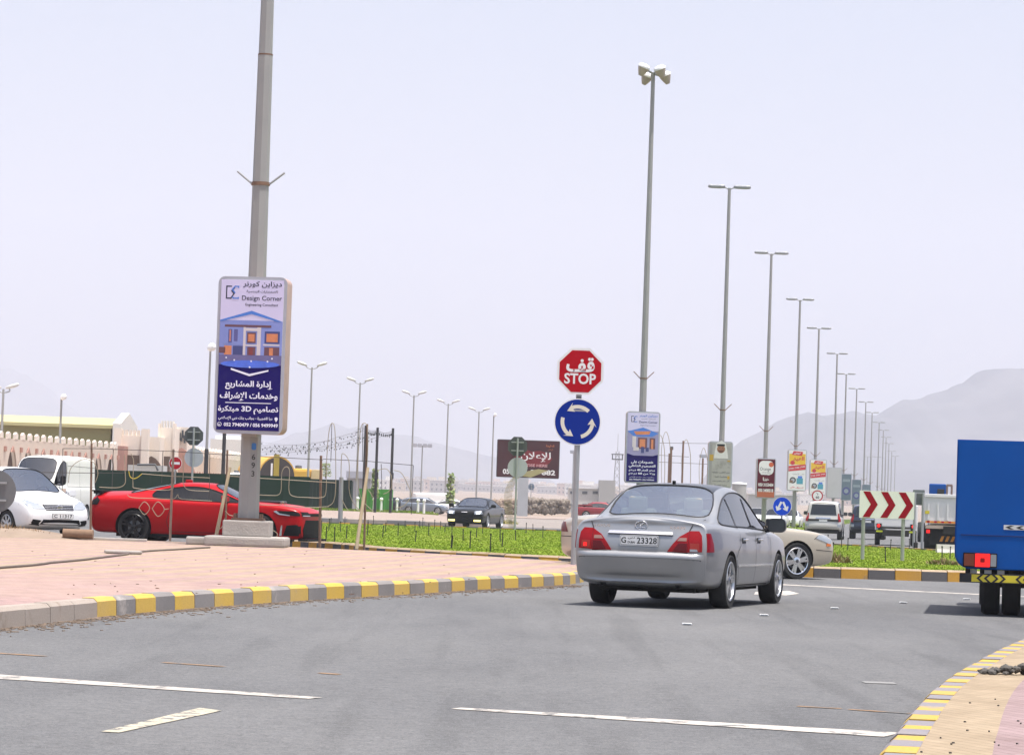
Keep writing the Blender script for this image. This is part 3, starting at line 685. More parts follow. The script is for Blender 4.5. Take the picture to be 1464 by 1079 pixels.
m = MB(); m.lathe([(1.06, p.z - .2), (1.06, p.z), (.0, p.z + .08)], K['white'], Matrix.Translation((p.x, 420, 0)), 28); m.build('lid', g)
g = thing('low_building', 'low white flat building behind the orange-footed maroon sign', 'building', (0, 0, 0))
m = MB(); px_box(m, 1070, 706, 1140, 0, 520, 8, CAB); m.build('wall', g)
m = MB(); px_box(m, 1069, 705, 1141, D(1100, 707, 520).z, 519.6, 9, K['white']); m.build('roof', g)
g = thing('lattice_mast', 'slim lattice mast with a platform rising behind the site cabin', 'mast', (0, 0, 0)); p = D(883, 645, 600); q = D(882, 652, 600)
m = MB()
for dx, dy in ((-.5, -.5), (.5, -.5), (.5, .5), (-.5, .5)): m.tube([(p.x + dx * 1.6, 600 + dy * 1.6, 0), (p.x + dx * .6, 600 + dy * .6, p.z)], .08, K['galv'], 4)
for i in range(9):
    z = p.z * i / 9; f = 1.6 - i / 9; m.tube([(p.x - .5 * f, 600 - .5 * f, z), (p.x + .5 * f, 600 - .5 * f, z + p.z / 9)], .05, K['galv'], 4); m.tube([(p.x + .5 * f, 600 - .5 * f, z), (p.x - .5 * f, 600 - .5 * f, z + p.z / 9)], .05, K['galv'], 4)
m.build('lattice', g)
m = MB(); m.box((p.x, 600, p.z - 1.6), (2.2, 2.2, .2), K['dgrey']); m.box((p.x, 600, p.z - .6), (2.4, 2.4, .15), K['dgrey'])
for dx in (-1, 1): m.box((p.x + dx, 600, p.z - 1.1), (.15, 1.8, 1.0), K['dgrey'])
m.build('platform', g)
m = MB(); m.cyl((p.x, 600, p.z), (p.x, 600, p.z + 3.5), .06, .04, K['galv'], 6); m.build('aerial', g)
# rubble wall
STONE = mat('rubble_stone', (.19, .16, .13), .95, 0, .4, .9, .5, 6)
def rock(mb, c, r, mt, sq=.75, rnd=random):
    bm = bmesh.new(); bmesh.ops.create_icosphere(bm, subdivisions=1, radius=1)
    for v in bm.verts: v.co *= rnd.uniform(.75, 1.2)
    mb.bm(bm, mt, Matrix.Translation(c) @ Matrix.Rotation(rnd.uniform(0, 6), 4, 'Z') @ Matrix.Diagonal((r, r * rnd.uniform(.7, 1.1), r * sq, 1))); bm.free()
m = MB(); rr = random.Random(5)
for i in range(420):
    x = rr.uniform(748, 813); y = rr.uniform(713.5, 731); p = D(x, y + (x - 748) * .034, 322 + rr.uniform(-.4, .4)); rock(m, p, rr.uniform(.18, .42), STONE, .9, rr)
tag(m.build('rubble_wall'), 'low wall of piled brown stones below the red billboard', 'wall')
m = MB()
for i in range(300):
    x = rr.uniform(700, 752); y = rr.uniform(716, 733); p = D(x, y, 330 + rr.uniform(-.5, .5)); rock(m, p, rr.uniform(.2, .5), mat('brown_bank', (.25, .19, .145), .95, 0, .3, 1), .8, rr)
tag(m.build('rubble_wall'), 'brown stone bank between the black saloon and the billboard post', 'wall')
# far town at the foot of the mountains
TW = [mat('far_house_cream', (.52, .44, .36), .9), mat('far_house_white', (.62, .60, .56), .9), mat('far_house_pink', (.48, .36, .30), .9), mat('far_house_grey', (.36, .34, .33), .9)]
rt = random.Random(12)
def town_z(y): return 0 if y < 1000 else 20.0 * ((y - 1000) / 2600.0)
for i in range(130):
    px = rt.uniform(540, 905) if i < 85 else rt.uniform(905, 1275); Yh = rt.uniform(1900, 3500); gz = town_z(Yh)
    w_, h_, dd = rt.uniform(8, 24), rt.uniform(4, 8.5), rt.uniform(8, 16); x = D(px, 700, Yh).x; mt = rt.choice(TW)
    m = MB(); m.box((0, 0, h_ / 2 - 3), (w_, dd, h_ + 6), mt); m.box((0, 0, h_ + .25), (w_ + .3, dd + .3, .5), TW[1])
    if rt.random() < .5: m.box((w_ * .2, 0, h_ + 1.6), (w_ * .35, dd * .5, 2.4), mt)
    for fl in range(int(h_ // 3.2)):
        for k in range(int(w_ // 3)): m.box((-w_ / 2 + 1.6 + 3 * k, -dd / 2 - .02, 1.9 + 3.1 * fl), (1.1, .1, 1.3), K['dgrey'])
    o = m.build('town_house', loc=(x, Yh, gz)); tag(o, 'small flat-roofed house in the pale far town under the mountains', 'house', 'houses of the far town')
m = MB(); nx = 30
vs = [(-1400 + 3600 * i / nx, y, z) for y, z in ((780, -.4), (1000, 0), (1800, town_z(1800) - .2), (2700, town_z(2700) - .2), (3600, town_z(3600) - .2), (4200, 12)) for i in range(nx + 1)]
m.add(vs, [(j * (nx + 1) + i, j * (nx + 1) + i + 1, (j + 1) * (nx + 1) + i + 1, (j + 1) * (nx + 1) + i) for j in range(5) for i in range(nx)], SAND, True); structure(m, 'terrain')

# ------------------------------------------------------------------ lamp posts and their light boxes
def octo_pole(mb, x, y, z0, z1, r0, r1, mt, n=8): mb.cyl((x, y, z0), (x, y, z1), r0, r1, mt, n, True, n > 8)
def lightbox(name, label, loc, w_, h_, art, yaw=0.0, rim_m=None, dep=.34, group=None, rnd_=.14):
    o = thing(name, label, 'sign', loc, yaw, group); F = frame((0, -dep / 2, 0))
    rim_m = rim_m or K['lgrey']
    m = MB(); m.prism(rrect(w_, h_, rnd_), -dep, 0, rim_m, F, mat('lightbox_side', (.42, .30, .26), .6, 0, .2, 3)); m.build('case', o, 40)
    m = MB(); m.prism(rrect(w_ - .13, h_ - .13, rnd_ * .7), -.01, .012, K['white'], F); p = m.build('panel', o)
    a = MB(); art(a, F @ Matrix.Translation((0, 0, .012)), w_ - .13, h_ - .13); a.build('printed_poster', o)
    m = MB(); m.box((0, 0, h_ / 2 - .3), (.5, .1, .06), K['rust']); m.box((0, 0, -h_ / 2 + .1), (.3, .2, .3), K['pole']); m.build('bracket', o)
    return o
def pole_thing(name, label, x, y, h_, r0, r1, head_fn, group=None, hooks=None, badge=None):
    o = thing(name, label, 'lamp post', (x, y, 0), 0, group)
    m = MB(); octo_pole(m, 0, 0, 0, h_, r0, r1, K['pole']); m.build('pole', o)
    if head_fn: head_fn(o, h_)
    if hooks:
        m = MB(); rr_ = r0 + (r1 - r0) * hooks / h_
        m.cyl((0, 0, hooks - .03), (0, 0, hooks + .03), rr_ + .012, rr_ + .012, K['rust'], 8)
        for s in (-1, 1): m.tube([(s * rr_, 0, hooks), (s * (rr_ + .30), 0, hooks + .30)], .022, K['rust'], 6)
        m.build('hook_band', o)
    return o
def flat_heads(o, h_, arm=.30):
    for s in (-1, 1):
        m = MB(); m.tube([(0, 0, h_ - .1), (s * .15, 0, h_ + .0), (s * arm, 0, h_ + .03)], .035, K['galv'], 6); a = m.build('arm', o)
        m = MB(); m.box((0, 0, 0), (1, 1, 1), K['galv'], 0, .28); 
        for v in m.v: v.x, v.y, v.z = v.x * .85 + s * (arm + .33), v.y * .34, v.z * .17 + h_ + .05 + abs(v.x) * .03
        m.build('lamp_head', a, 50)
def globe_heads(o, h_, arm=.58):
    for s in (-1, 1):
        m = MB(); m.tube(smooth_path([(0, 0, h_ - .15), (s * .4, 0, h_ - .02), (s * arm, 0, h_ + .22)], 4), .04, K['galv'], 6); a = m.build('arm', o)
        m = MB(); m.lathe([(0, -.4), (.09, -.37), (.16, -.16), (.185, .08), (.15, .28), (.08, .38), (0, .4)], mat('lamp_shell_white', (.55, .55, .54), .5), Matrix.Translation((s * (arm + .25), 0, h_ + .30)) @ Matrix.Rotation(s * rad(72), 4, 'Y') @ Matrix.Diagonal((.7, 1, 1.15, 1)), 12); m.build('lamp_head', a)
def flood_heads(o, h_, n_=4):
    for k, (dx, dy, dz) in enumerate(((-.46, -.25, .12), (-.28, .3, -.20), (.30, -.25, .06), (.56, .25, -.14))[:n_]):
        m = MB(); m.tube([(0, 0, h_ - .05), (dx * .8, dy, h_ + dz)], .05, K['galv'], 6); a = m.build('arm', o)
        R = Matrix.Translation((dx, dy, h_ + dz)) @ Matrix.Rotation(rad(-22 if dx < 0 else 22) * -1, 4, 'Y') @ Matrix.Rotation(rad(10), 4, 'X') @ Matrix.Diagonal((.74, .74, .74, 1))
        m = MB(); m.lathe([(0, -.34), (.12, -.33), (.24, -.1), (.33, .1), (.34, .22)], mat('flood_underside', (.42, .36, .28), .5), R @ Matrix.Translation((0, 0, -.12)), 16)
        m.lathe([(.34, .06), (.37, .08), (.37, .18), (.26, .28), (0, .33)], K['white'], R, 16); m.build('flood_lamp', a, 50)

# posters
NAVY = mat('poster_navy', (.012, .006, .12), .7, 0, .03, spec=.1); LAV = mat('poster_lavender', (.62, .58, .80), .45, 0, .03); INK = mat('poster_ink', (.02, .02, .05), .5); PBL = mat('poster_blue', (.07, .20, .62), .45)
PSK = mat('poster_dusk_sky', (.22, .27, .60), .5, 0, .25, 1.2); PDK = mat('poster_dark_blue', (.05, .06, .20), .5); PCR = mat('poster_cream', (.62, .56, .58), .5, 0, .08); POR = mat('poster_orange', (.62, .22, .10), .5, 0, .3, 8); PMA = mat('poster_maroon_brown', (.14, .06, .08), .5); PWA = mat('poster_pool', (.08, .16, .68), .4, 0, .35, 9); PGL = mat('poster_window', (.10, .10, .28), .5, 0, .3, 6); PLI = mat('poster_highlight', (.80, .80, .95), .5)
def logo(m, F, x, y, s):
    def st(pts, w_, mt, n=.003):
        for a, b_ in zip(pts[:-1], pts[1:]):
            a, b_ = Vector(a), Vector(b_); t = (b_ - a).normalized() * w_ / 2; q = Vector((-t.y, t.x))
            m.sheet([tuple((a - t + q) * s + Vector((x, y))), tuple((a - t - q) * s + Vector((x, y))), tuple((b_ + t - q) * s + Vector((x, y))), tuple((b_ + t + q) * s + Vector((x, y)))], n, mt, F); n += .0005
    st([(-.1, .48), (-.48, .48), (-.48, -.48), (-.12, -.48), (.14, -.1), (-.06, .12), (.16, .36)], .10, INK)
    st([(.5, .40), (.5, .48), (.22, .48), (-.02, .22), (.20, -.02)], .10, PBL, .006); st([(.5, -.42), (.5, -.48), (.1, -.48), (.02, -.38)], .10, PBL, .006)
def poster_villa(m, F, w_, h_):
    m.rect(-w_ / 2, -h_ / 2, w_ / 2, h_ / 2, .001, NAVY, F)
    T = h_ / 2
    def Yv(f): return T - f * h_                       # fraction from the top
    def q(x0, f0, x1, f1, n, mt): m.rect(x0 * w_, Yv(f1), x1 * w_, Yv(f0), n, mt, F)
    q(-.5, 0, .5, .29, .002, LAV)
    q(-.5, .27, .5, .50, .003, PSK)
    m.sheet([(-.5 * w_, Yv(.20)), (.5 * w_, Yv(.20)), (.5 * w_, Yv(.275)), (0, Yv(.205)), (-.5 * w_, Yv(.27))], .004, LAV, F)
    m.sheet([(-.5 * w_, Yv(.27)), (0, Yv(.205)), (.5 * w_, Yv(.275)), (.42 * w_, Yv(.275)), (0, Yv(.228)), (-.5 * w_, Yv(.28))], .006, PBL, F)
    q(-.42, .30, .32, .315, .006, PMA); q(-.42, .315, -.10, .43, .005, PSK); q(-.36, .33, -.30, .42, .007, PGL); q(-.27, .33, -.21, .41, .007, PGL); q(-.34, .335, -.32, .41, .008, POR)
    q(-.12, .315, -.08, .50, .008, PCR); q(.10, .315, .16, .50, .008, PCR); q(-.08, .32, .10, .34, .008, PCR); q(-.06, .35, .08, .42, .007, PMA); q(-.04, .36, .06, .41, .008, POR); q(-.08, .43, .10, .44, .008, PCR); q(-.05, .445, .08, .50, .007, PMA); q(-.02, .45, .04, .50, .008, mat('poster_dark_red', (.22, .04, .04), .5))
    q(.22, .34, .46, .42, .006, PDK); q(.25, .355, .43, .41, .007, POR); q(.20, .425, .46, .435, .007, PCR); q(.22, .445, .46, .50, .006, PMA); q(.30, .45, .36, .50, .007, POR)
    q(-.42, .44, -.30, .50, .006, POR); q(-.28, .44, -.12, .50, .006, PDK); q(-.5, .45, -.40, .49, .006, PMA)
    q(-.5, .50, .5, .565, .006, mat('poster_terrace', (.14, .13, .30), .5, 0, .2, 5))
    m.sheet(circ(0, 0, 1, 28), .0, PWA, F @ Matrix.Translation((0, Yv(.56), .008)) @ Matrix.Diagonal((w_ * .47, h_ * .025, 1, 1)))
    for x, f in ((-.25, .535), (.02, .54), (.28, .54), (-.38, .52), (.35, .52), (0, .58)): m.sheet(circ(x * w_, Yv(f), .018, 10), .010, PLI, F)
    m.sheet([(-.30 * w_, Yv(.60)), (0, Yv(.64)), (.30 * w_, Yv(.605)), (.30 * w_, Yv(.595)), (0, Yv(.625)), (-.30 * w_, Yv(.588))], .006, PLI, F)
    logo(m, F, -.32 * w_, Yv(.085), .25)
    X = .155 * w_
    m.text(ar('ديزاين كورنر'), X, Yv(.03), .13, INK, F, .005, w=.62 * w_, bold=.02); m.text(ar('للاستشارات الهندسية'), X, Yv(.078), .065, INK, F, .005, w=.5 * w_, bold=.02)
    m.text('Design Corner', X, Yv(.125), .125, INK, F, .005, w=.64 * w_, bold=.012); m.text('Engineering Consultant', X, Yv(.167), .07, INK, F, .005, w=.52 * w_, bold=.012)
    m.text(ar('إدارة المشاريع'), 0, Yv(.70), .18, PLI, F, .005, w=.76 * w_, bold=.03); m.text(ar('وخدمات الإشراف'), 0, Yv(.775), .18, PLI, F, .005, w=.92 * w_, bold=.03)
    q(-.37, .815, .36, .82, .004, PLI)
    m.text(ar('تصاميم 3D مبتكرة'), 0, Yv(.865), .17, PLI, F, .005, w=.96 * w_, bold=.03)
    m.text(ar('دبا الفجيرة - بجانب بنك دبي الإسلامي'), -.04 * w_, Yv(.922), .085, PLI, F, .005, w=.86 * w_, bold=.02)
    m.text('052 7940479 / 056 9499949', .05 * w_, Yv(.963), .075, PLI, F, .005, w=.86 * w_, bold=.03)
    m.sheet(circ(.45 * w_, Yv(.918), .035, 12), .005, PLI, F); m.sheet([(.45 * w_ - .03, Yv(.922)), (.45 * w_, Yv(.94)), (.45 * w_ + .03, Yv(.922))], .0055, PLI, F)
    m.sheet(circ(-.45 * w_, Yv(.963), .045, 14), .005, PLI, F); m.sheet(circ(-.45 * w_, Yv(.963), .034, 14), .0056, NAVY, F); m.sheet(circ(-.455 * w_, Yv(.966), .016, 8), .006, PLI, F)
def poster_room(m, F, w_, h_):
    T = h_ / 2
    def Yv(f): return T - f * h_
    def q(x0, f0, x1, f1, n, mt): m.rect(x0 * w_, Yv(f1), x1 * w_, Yv(f0), n, mt, F)
    m.rect(-w_ / 2, -h_ / 2, w_ / 2, h_ / 2, .001, NAVY, F); q(-.5, 0, .5, .28, .002, LAV); q(-.5, .26, .5, .62, .003, mat('poster_room_wall', (.30, .28, .46), .5, 0, .2, 3))
    m.sheet([(-.5 * w_, Yv(.27)), (0, Yv(.21)), (.5 * w_, Yv(.29)), (.3 * w_, Yv(.34)), (-.3 * w_, Yv(.34))], .005, PBL, F)
    m.sheet([(-.3 * w_, Yv(.27)), (.25 * w_, Yv(.26)), (.2 * w_, Yv(.31)), (-.22 * w_, Yv(.32))], .006, POR, F)
    q(-.34, .34, -.22, .50, .006, PCR); q(-.16, .36, .14, .52, .006, PMA); q(-.10, .38, .08, .50, .007, POR); q(.22, .36, .40, .52, .006, PMA); q(.27, .38, .34, .52, .007, POR); q(-.05, .49, .05, .58, .008, PDK); q(-.30, .50, -.12, .55, .008, PCR); q(.10, .50, .2, .56, .008, PDK)
    m.sheet([(-.5 * w_, Yv(.59)), (-.5 * w_, Yv(.63)), (.5 * w_, Yv(.63)), (.5 * w_, Yv(.60)), (0, Yv(.66))], .007, NAVY, F)
    logo(m, F, -.30 * w_, Yv(.09), .25); X = .16 * w_
    m.text(ar('ديزاين كورنر'), X, Yv(.04), .12, PBL, F, .005, w=.58 * w_, bold=.02); m.text(ar('للاستشارات الهندسية'), X, Yv(.085), .06, INK, F, .005, w=.46 * w_); m.text('Design Corner', X, Yv(.135), .13, PDK, F, .005, w=.6 * w_, bold=.02); m.text('Engineering Consultant', X, Yv(.18), .06, PDK, F, .005, w=.5 * w_)
    for s, f, hh, ww in (('خصومات على', .715, .15, .72), ('التصميم الداخلي', .775, .16, .86), ('سعر المتر 40 درهم', .835, .13, .84), ('بدلا من 60 درهم', .885, .13, .84)): m.text(ar(s), 0, Yv(f), hh, PLI, F, .009, w=ww * w_, bold=.03)
    m.text(ar('دبا الفجيرة - بجانب بنك دبي الإسلامي'), 0, Yv(.935), .07, PLI, F, .009, w=.8 * w_); m.text('052 7940479 / 056 9499949', 0, Yv(.97), .06, PLI, F, .009, w=.8 * w_, bold=.02)
def poster_portrait(m, F, w_, h_):
    PG = worn('weathered_poster', (.40, .39, .38), (.27, .26, .25), .52, scale=1.4); SK = mat('poster_skin', (.30, .13, .07), .6, 0, .1)
    m.rect(-w_ / 2, -h_ / 2, w_ / 2, h_ / 2, .001, PG, F)
    m.rect(-w_ * .5, -h_ * .5, -w_ * .38, h_ * .45, .003, mat('poster_grey', (.28, .27, .27), .6), F)
    m.sheet([(-.34, .05), (-.30, .45), (-.22, .80), (0, .93), (.22, .80), (.30, .45), (.36, .05)], .004, mat('poster_white_cloth', (.62, .61, .60), .6), F @ Matrix.Translation((.02, .25, 0)))
    m.sheet(circ(.02, .76, .20, 20), .006, SK, F @ Matrix.Diagonal((1, 1, 1, 1))); m.rect(-.18, .90, .20, 1.0, .008, K['black'], F)
    m.sheet([(-.14, .74), (-.08, .70), (.10, .70), (.18, .74), (.12, .62), (.02, .58), (-.08, .62)], .009, mat('poster_beard', (.13, .05, .03), .6), F)
    for x in (-.05, .09): m.rect(x - .03, .80, x + .03, .82, .010, K['black'], F)
    m.rect(-.06 + .03, .72, .05 + .03, .735, .011, mat('poster_lip', (.3, .09, .06), .6), F)
    YG = mat('poster_gold', (.48, .30, .04), .5); m.rect(-w_ * .5, .18, -w_ * .32, .48, .006, YG, F); m.rect(w_ * .32, .15, w_ * .45, .22, .006, YG, F); m.rect(w_ * .34, -.70, w_ * .44, -.55, .006, YG, F)
    for i, s in enumerate(('من القلب نبارك', 'بمناسبة العيد', 'كل عام وأنتم بخير', 'إمارة الفجيرة', 'دولة الإمارات')): m.text(ar(s), .05, -.38 - .21 * i, .10, INK, F, .005, w=w_ * (.78 if i % 2 == 0 else .55), bold=.01)
def poster_maroon(m, F, w_, h_):
    MA = mat('poster_maroon', (.10, .006, .018), .7, spec=.1); OG = mat('poster_dull_orange', (.40, .10, .04), .5)
    m.rect(-w_ / 2, -h_ / 2, w_ / 2, h_ / 2, .001, MA, F); m.rect(-w_ / 2, -h_ / 2, w_ / 2, -h_ / 2 + .36, .003, OG, F)
    m.sheet(rrect(w_ * .84, .86, .28), .003, K['swhite'], F @ Matrix.Translation((0, h_ / 2 - .52, 0))); m.sheet(circ(.30, h_ / 2 - .32, .15, 18), .005, mat('poster_red_orange', (.55, .10, .03), .5), F)
    m.text('Orange', -.05, h_ / 2 - .62, .26, INK, F, .005, w=w_ * .62); m.text('ADVERTISING', 0, h_ / 2 - .82, .07, INK, F, .005, w=w_ * .5)
    m.text(ar('للإعلان'), 0, .32, .26, K['swhite'], F, .005, w=w_ * .62, bold=.03); m.text(ar('هنا'), .0, -.05, .22, K['swhite'], F, .005, w=w_ * .35, bold=.03)
    m.text('050 3153404', 0, -.40, .20, K['swhite'], F, .005, w=w_ * .86, bold=.03); m.text('050 3400018', 0, -.74, .20, K['swhite'], F, .005, w=w_ * .86, bold=.03)
def poster_offers(m, F, w_, h_):
    YL = mat('poster_yellow', (.75, .48, .02), .5); RD = mat('poster_red', (.55, .03, .04), .5); TL = mat('poster_teal', (.06, .30, .40), .5)
    m.rect(-w_ / 2, -h_ / 2, w_ / 2, h_ / 2, .001, K['swhite'], F)
    m.rect(-w_ * .48, .42, w_ * .48, h_ / 2 - .25, .003, YL, F); m.sheet([(-.42, h_ / 2 - .34), (-.3, h_ / 2 - .05), (.42, h_ / 2 - .1), (.34, h_ / 2 - .40)], .005, RD, F)
    m.text(ar('عروض'), 0, h_ / 2 - .22, .18, K['swhite'], F, .007, w=.5, bold=.02); m.text(ar('العيد'), .1, .85, .36, RD, F, .006, w=.85, bold=.03); m.sheet(circ(-.35, .55, .17, 14), .007, RD, F)
    m.sheet([(-w_ / 2, -.10), (-w_ / 2, .30), (w_ / 2, .46), (w_ / 2, .06)], .006, RD, F)
    for i in range(3): m.text(ar('خصم'), -.42 + .42 * i, .10 + .08 * i, .20, K['swhite'], F, .008, w=.34, bold=.03)
    m.text(ar('على الأجهزة'), .1, -.28, .12, INK, F, .004, w=.9)
    m.sheet(circ(-.30, -.75, .24, 16), .004, K['dgrey'], F); m.sheet(circ(-.30, -.75, .14, 16), .006, K['lgrey'], F); m.rect(-.02, -1.02, .46, -.58, .004, TL, F); m.rect(.08, -.60, .40, -.42, .006, PBL, F); m.rect(-.55, -.95, -.3, -.75, .007, mat('poster_brown', (.2, .12, .08), .5), F)
    m.text(ar('تسوق الآن'), 0, -h_ / 2 + .20, .16, RD, F, .004, w=w_ * .8, bold=.02)
def poster_blank(m, F, w_, h_):
    m.rect(-w_ / 2, -h_ / 2, w_ / 2, h_ / 2, .001, worn('blank_panel', (.50, .50, .50), (.42, .42, .43), .55, scale=1), F)
def poster_teal(m, F, w_, h_):
    m.rect(-w_ / 2, -h_ / 2, w_ / 2, h_ / 2, .001, mat('poster_dull_teal', (.10, .15, .18), .5, 0, .2, 2), F); m.sheet(circ(0, -.45, .45, 24), .003, PDK, F); m.sheet(circ(0, -.45, .25, 24), .005, mat('poster_pale_teal', (.22, .28, .30), .5), F); m.rect(-w_ * .4, .6, w_ * .4, .9, .003, mat('poster_pale_teal', (.22, .28, .30), .5), F)

# the big post in front
bp = G(352, 772, .18); PX, PY = bp.x, 61.0
PX = D(355, 740, PY).x
o = thing('tall_lamp_post', 'tall eight-sided grey lamp post numbered 693 on a stepped concrete base', 'lamp post', (PX, PY, .174))
m = MB(); H1 = 14.0
octo_pole(m, 0, 0, .55, 10.0, .215, .150, K['pole']); octo_pole(m, 0, 0, 10.0, H1, .142, .11, K['pole']); m.cyl((0, 0, 9.985), (0, 0, 10.015), .153, .153, K['rust'], 8); m.build('pole', o)
flat_heads(o, H1)
m = MB(); zb = D(370, 263, PY).z - .174; rr_ = .18
m.cyl((0, 0, zb - .035), (0, 0, zb + .035), rr_ + .012, rr_ + .012, K['rust'], 8)
for s in (-1, 1): m.tube([(s * rr_, -.02, zb), (s * (rr_ + .30), -.02, zb + .24)], .022, K['galv'], 6)
m.build('hook_band', o)
m = MB(); m.box((0, 0, .10), (1.62, 1.5, .20), K['concrete'], 0, .05); m.box((-.85, .1, .08), (.8, .9, .16), K['concrete'], .1, .04); m.build('plinth', o)
m = MB(); m.box((0, 0, .36), (.95, .9, .32), K['concrete'], 0, .03); m.build('pedestal', o)
m = MB(); m.box((0, 0, .545), (.64, .6, .05), K['rust'], 0, .008)
for sx in (-1, 1):
    for sy in (-1, 1): m.cyl((sx * .26, sy * .24, .56), (sx * .26, sy * .24, .66), .022, .022, K['rust'], 6)
m.build('base_plate', o)
m = MB(); F = frame((.05, -.222, 0)); pz = [D(362, y, PY - .2).z - .174 for y in (638, 653, 665, 677)]
m.sheet(rrect(.09, .14, .03), .008, mat('badge_blue', (.03, .16, .45), .5), F @ Matrix.Translation((.03, pz[0], 0)))
for ch, z in zip('693', pz[1:]): m.text(ch, .03, z, .115, K['black'], F, .008, bold=.01)
m.build('post_number', o)
sc = D(361.5, 508.5, PY - .35)
LW, LH = 1.42, 3.16
# the box carries the lean-free upright of its post
lightbox('light_box_sign', 'large light box poster of a villa with pool on the near lamp post', (sc.x + .0, PY - .34, sc.z), LW, LH, poster_villa, rad(-8), dep=.46)

# the corner post with floodlights and its poster
Y = 133.0; p = D(934, 104, Y)
o = pole_thing('floodlight_post', 'tall grey post with four floodlights above the stop sign', p.x, Y, p.z, .185, .085, None, hooks=D(921, 541, Y).z)
S4 = MB()
flood_heads(o, p.z)
sc = D(918, 639.5, Y - .5); lightbox('light_box_sign', 'light box poster of a furnished room on navy, on the floodlight post', (sc.x, Y - .55, sc.z), 1.5, 3.15, poster_room, rad(4))
# the row of double lamps along the median
LP = [(1043, 267, 463), (1103, 363, 369), (1144, 429, 304), (1171, 470, 264), (1197, 506, 229), (1210, 535, 200), (1225, 556, 180), (1238, 575, 161.5), (1247, 590, 147), (1257, 604, 134), (1263, 615, 123), (1267, 625, 113), (1271, 634, 105), (1275, 645, 94)]
SG = [((1029, 664), 35, 66, poster_portrait, 'grey weathered portrait poster of a bearded man in white headdress, on a median post'),
      ((1094.5, 683.5), 28, 57, poster_maroon, 'maroon poster with white Arabic lines and orange foot, on a median post'),
      ((1139, 672), 27, 59, poster_offers, 'nearer and taller of two yellow, red and white offer posters on median posts'),
      ((1169, 682), 24, 51, poster_offers, 'farther and smaller of two yellow, red and white offer posters, above the speed sign'),
      ((1192.5, 690), 21, 44, poster_blank, 'blank pale grey light box on a median post left of the teal ones'),
      ((1209.5, 696), 15, 38, poster_teal, 'dull teal poster with a round emblem, nearest of the three teal ones'),
      ((1224, 703), 14, 36, poster_teal, 'dull teal poster in the middle of the three teal ones'),
      ((1238, 709), 13, 34, poster_teal, 'dull teal poster, farthest and smallest of the three teal ones')]
first = None
PN = ['portrait poster', 'maroon poster', 'nearer offer poster', 'farther offer poster', 'blank light box', 'nearest teal poster', 'middle teal poster', 'farthest teal poster']
for i, (px, py, v) in enumerate(LP):
    Y = 4300 * 15.9 / v; p = D(px, py, Y)
    lab = 'grey double-armed street lamp carrying the ' + PN[i] if i < 8 else 'far grey double-armed street lamp without a poster on the median'
    if first is None:
        first = pole_thing('street_lamp', lab, p.x, Y, 17.1, .155, .075, flat_heads, 'double street lamps along the median', hooks=D(1031, 586, Y).z)
        cur = first
    else:
        cur = dup(first, (p.x, Y, p.z - 17.1), 0, lab)
    if i < 8:
        (sx, sy), sw, sh, art, sl = SG[i]; q = D(sx, sy, Y - .45); u = Y / 4300
        lightbox('light_box_sign', sl, (q.x, Y - .5, q.z), max(.8, sw * u), sh * u, art, rad(2), K['lgrey'])
# a second, thinner row beyond
lamp2 = None
for px, py in ((1280, 652), (1259, 640), (1253, 648), (1268, 650)):
    Y = 820; p = D(px, py, Y)
    if lamp2 is None: lamp2 = pole_thing('street_lamp', 'far thin street lamp beyond the median row', p.x, Y, p.z, .12, .08, flat_heads, 'thin far street lamps'); 
    else: dup(lamp2, (p.x, Y + 20, 0), 0)
# car-park lamps with bulb heads
cp = None
for px, py, Y in ((446, 527, 250), (515, 547, 276), (592, 565, 304), (641, 577, 327), (685, 588, 349)):
    p = D(px, py, Y)
    if cp is None: cp = pole_thing('car_park_lamp', 'thin car-park lamp with two white bulb heads', p.x, Y, 12.0, .11, .07, globe_heads, 'car-park lamps with two bulb heads'); cur = cp
    else: cur = dup(cp, (p.x, Y, p.z - 12.0), 0)
    cur['label'] = 'thin twin-headed car-park lamp, ' + {446: 'tallest of its row, right of the villa poster', 515: 'second tallest, near the rope-light arches', 592: 'over the grey parked hatchback', 641: 'beside the leafy sapling', 685: 'shortest twin one, above the black saloon'}[px]
def single(px, py, Y, label, kind=0):
    p = D(px, py, Y); o = thing('single_lamp', label, 'lamp post', (p.x, Y, 0))
    m = MB(); m.cyl((0, 0, 0), (0, 0, p.z), .11, .07, K['pole'], 8); m.build('pole', o)
    if kind == 2: globe_heads(o, p.z - .1, .3)
    elif kind == 0:
        m = MB(); m.lathe([(0, -.2), (.13, -.14), (.2, .06), (.16, .2), (0, .24)], K['white'], Matrix.Translation((.12, -.1, p.z + .05)) @ Matrix.Rotation(rad(50), 4, 'Y'), 12); m.build('lamp_head', o)
    else:
        m = MB(); m.box((0, 0, p.z), (2.6, .1, .1), K['galv']); m.build('crossbar', o)
        for dx in (-1.0, -.35, .35, 1.0):
            m = MB(); m.box((dx, -.15, p.z + .05), (.55, .25, .5), K['lgrey'], 0, .05); m.build('flood_lamp', o)
    return o
single(706, 594, 366, 'thin single-headed car-park lamp left of the red billboard'); single(604, 637, 400, 'short post with four floodlights beyond the sapling', 1)
single(88, 569, 200, 'single flood lamp standing behind the pale yellow roof'); single(5, 556, 190, 'double-headed lamp at the left edge above the yellow roof', 2)
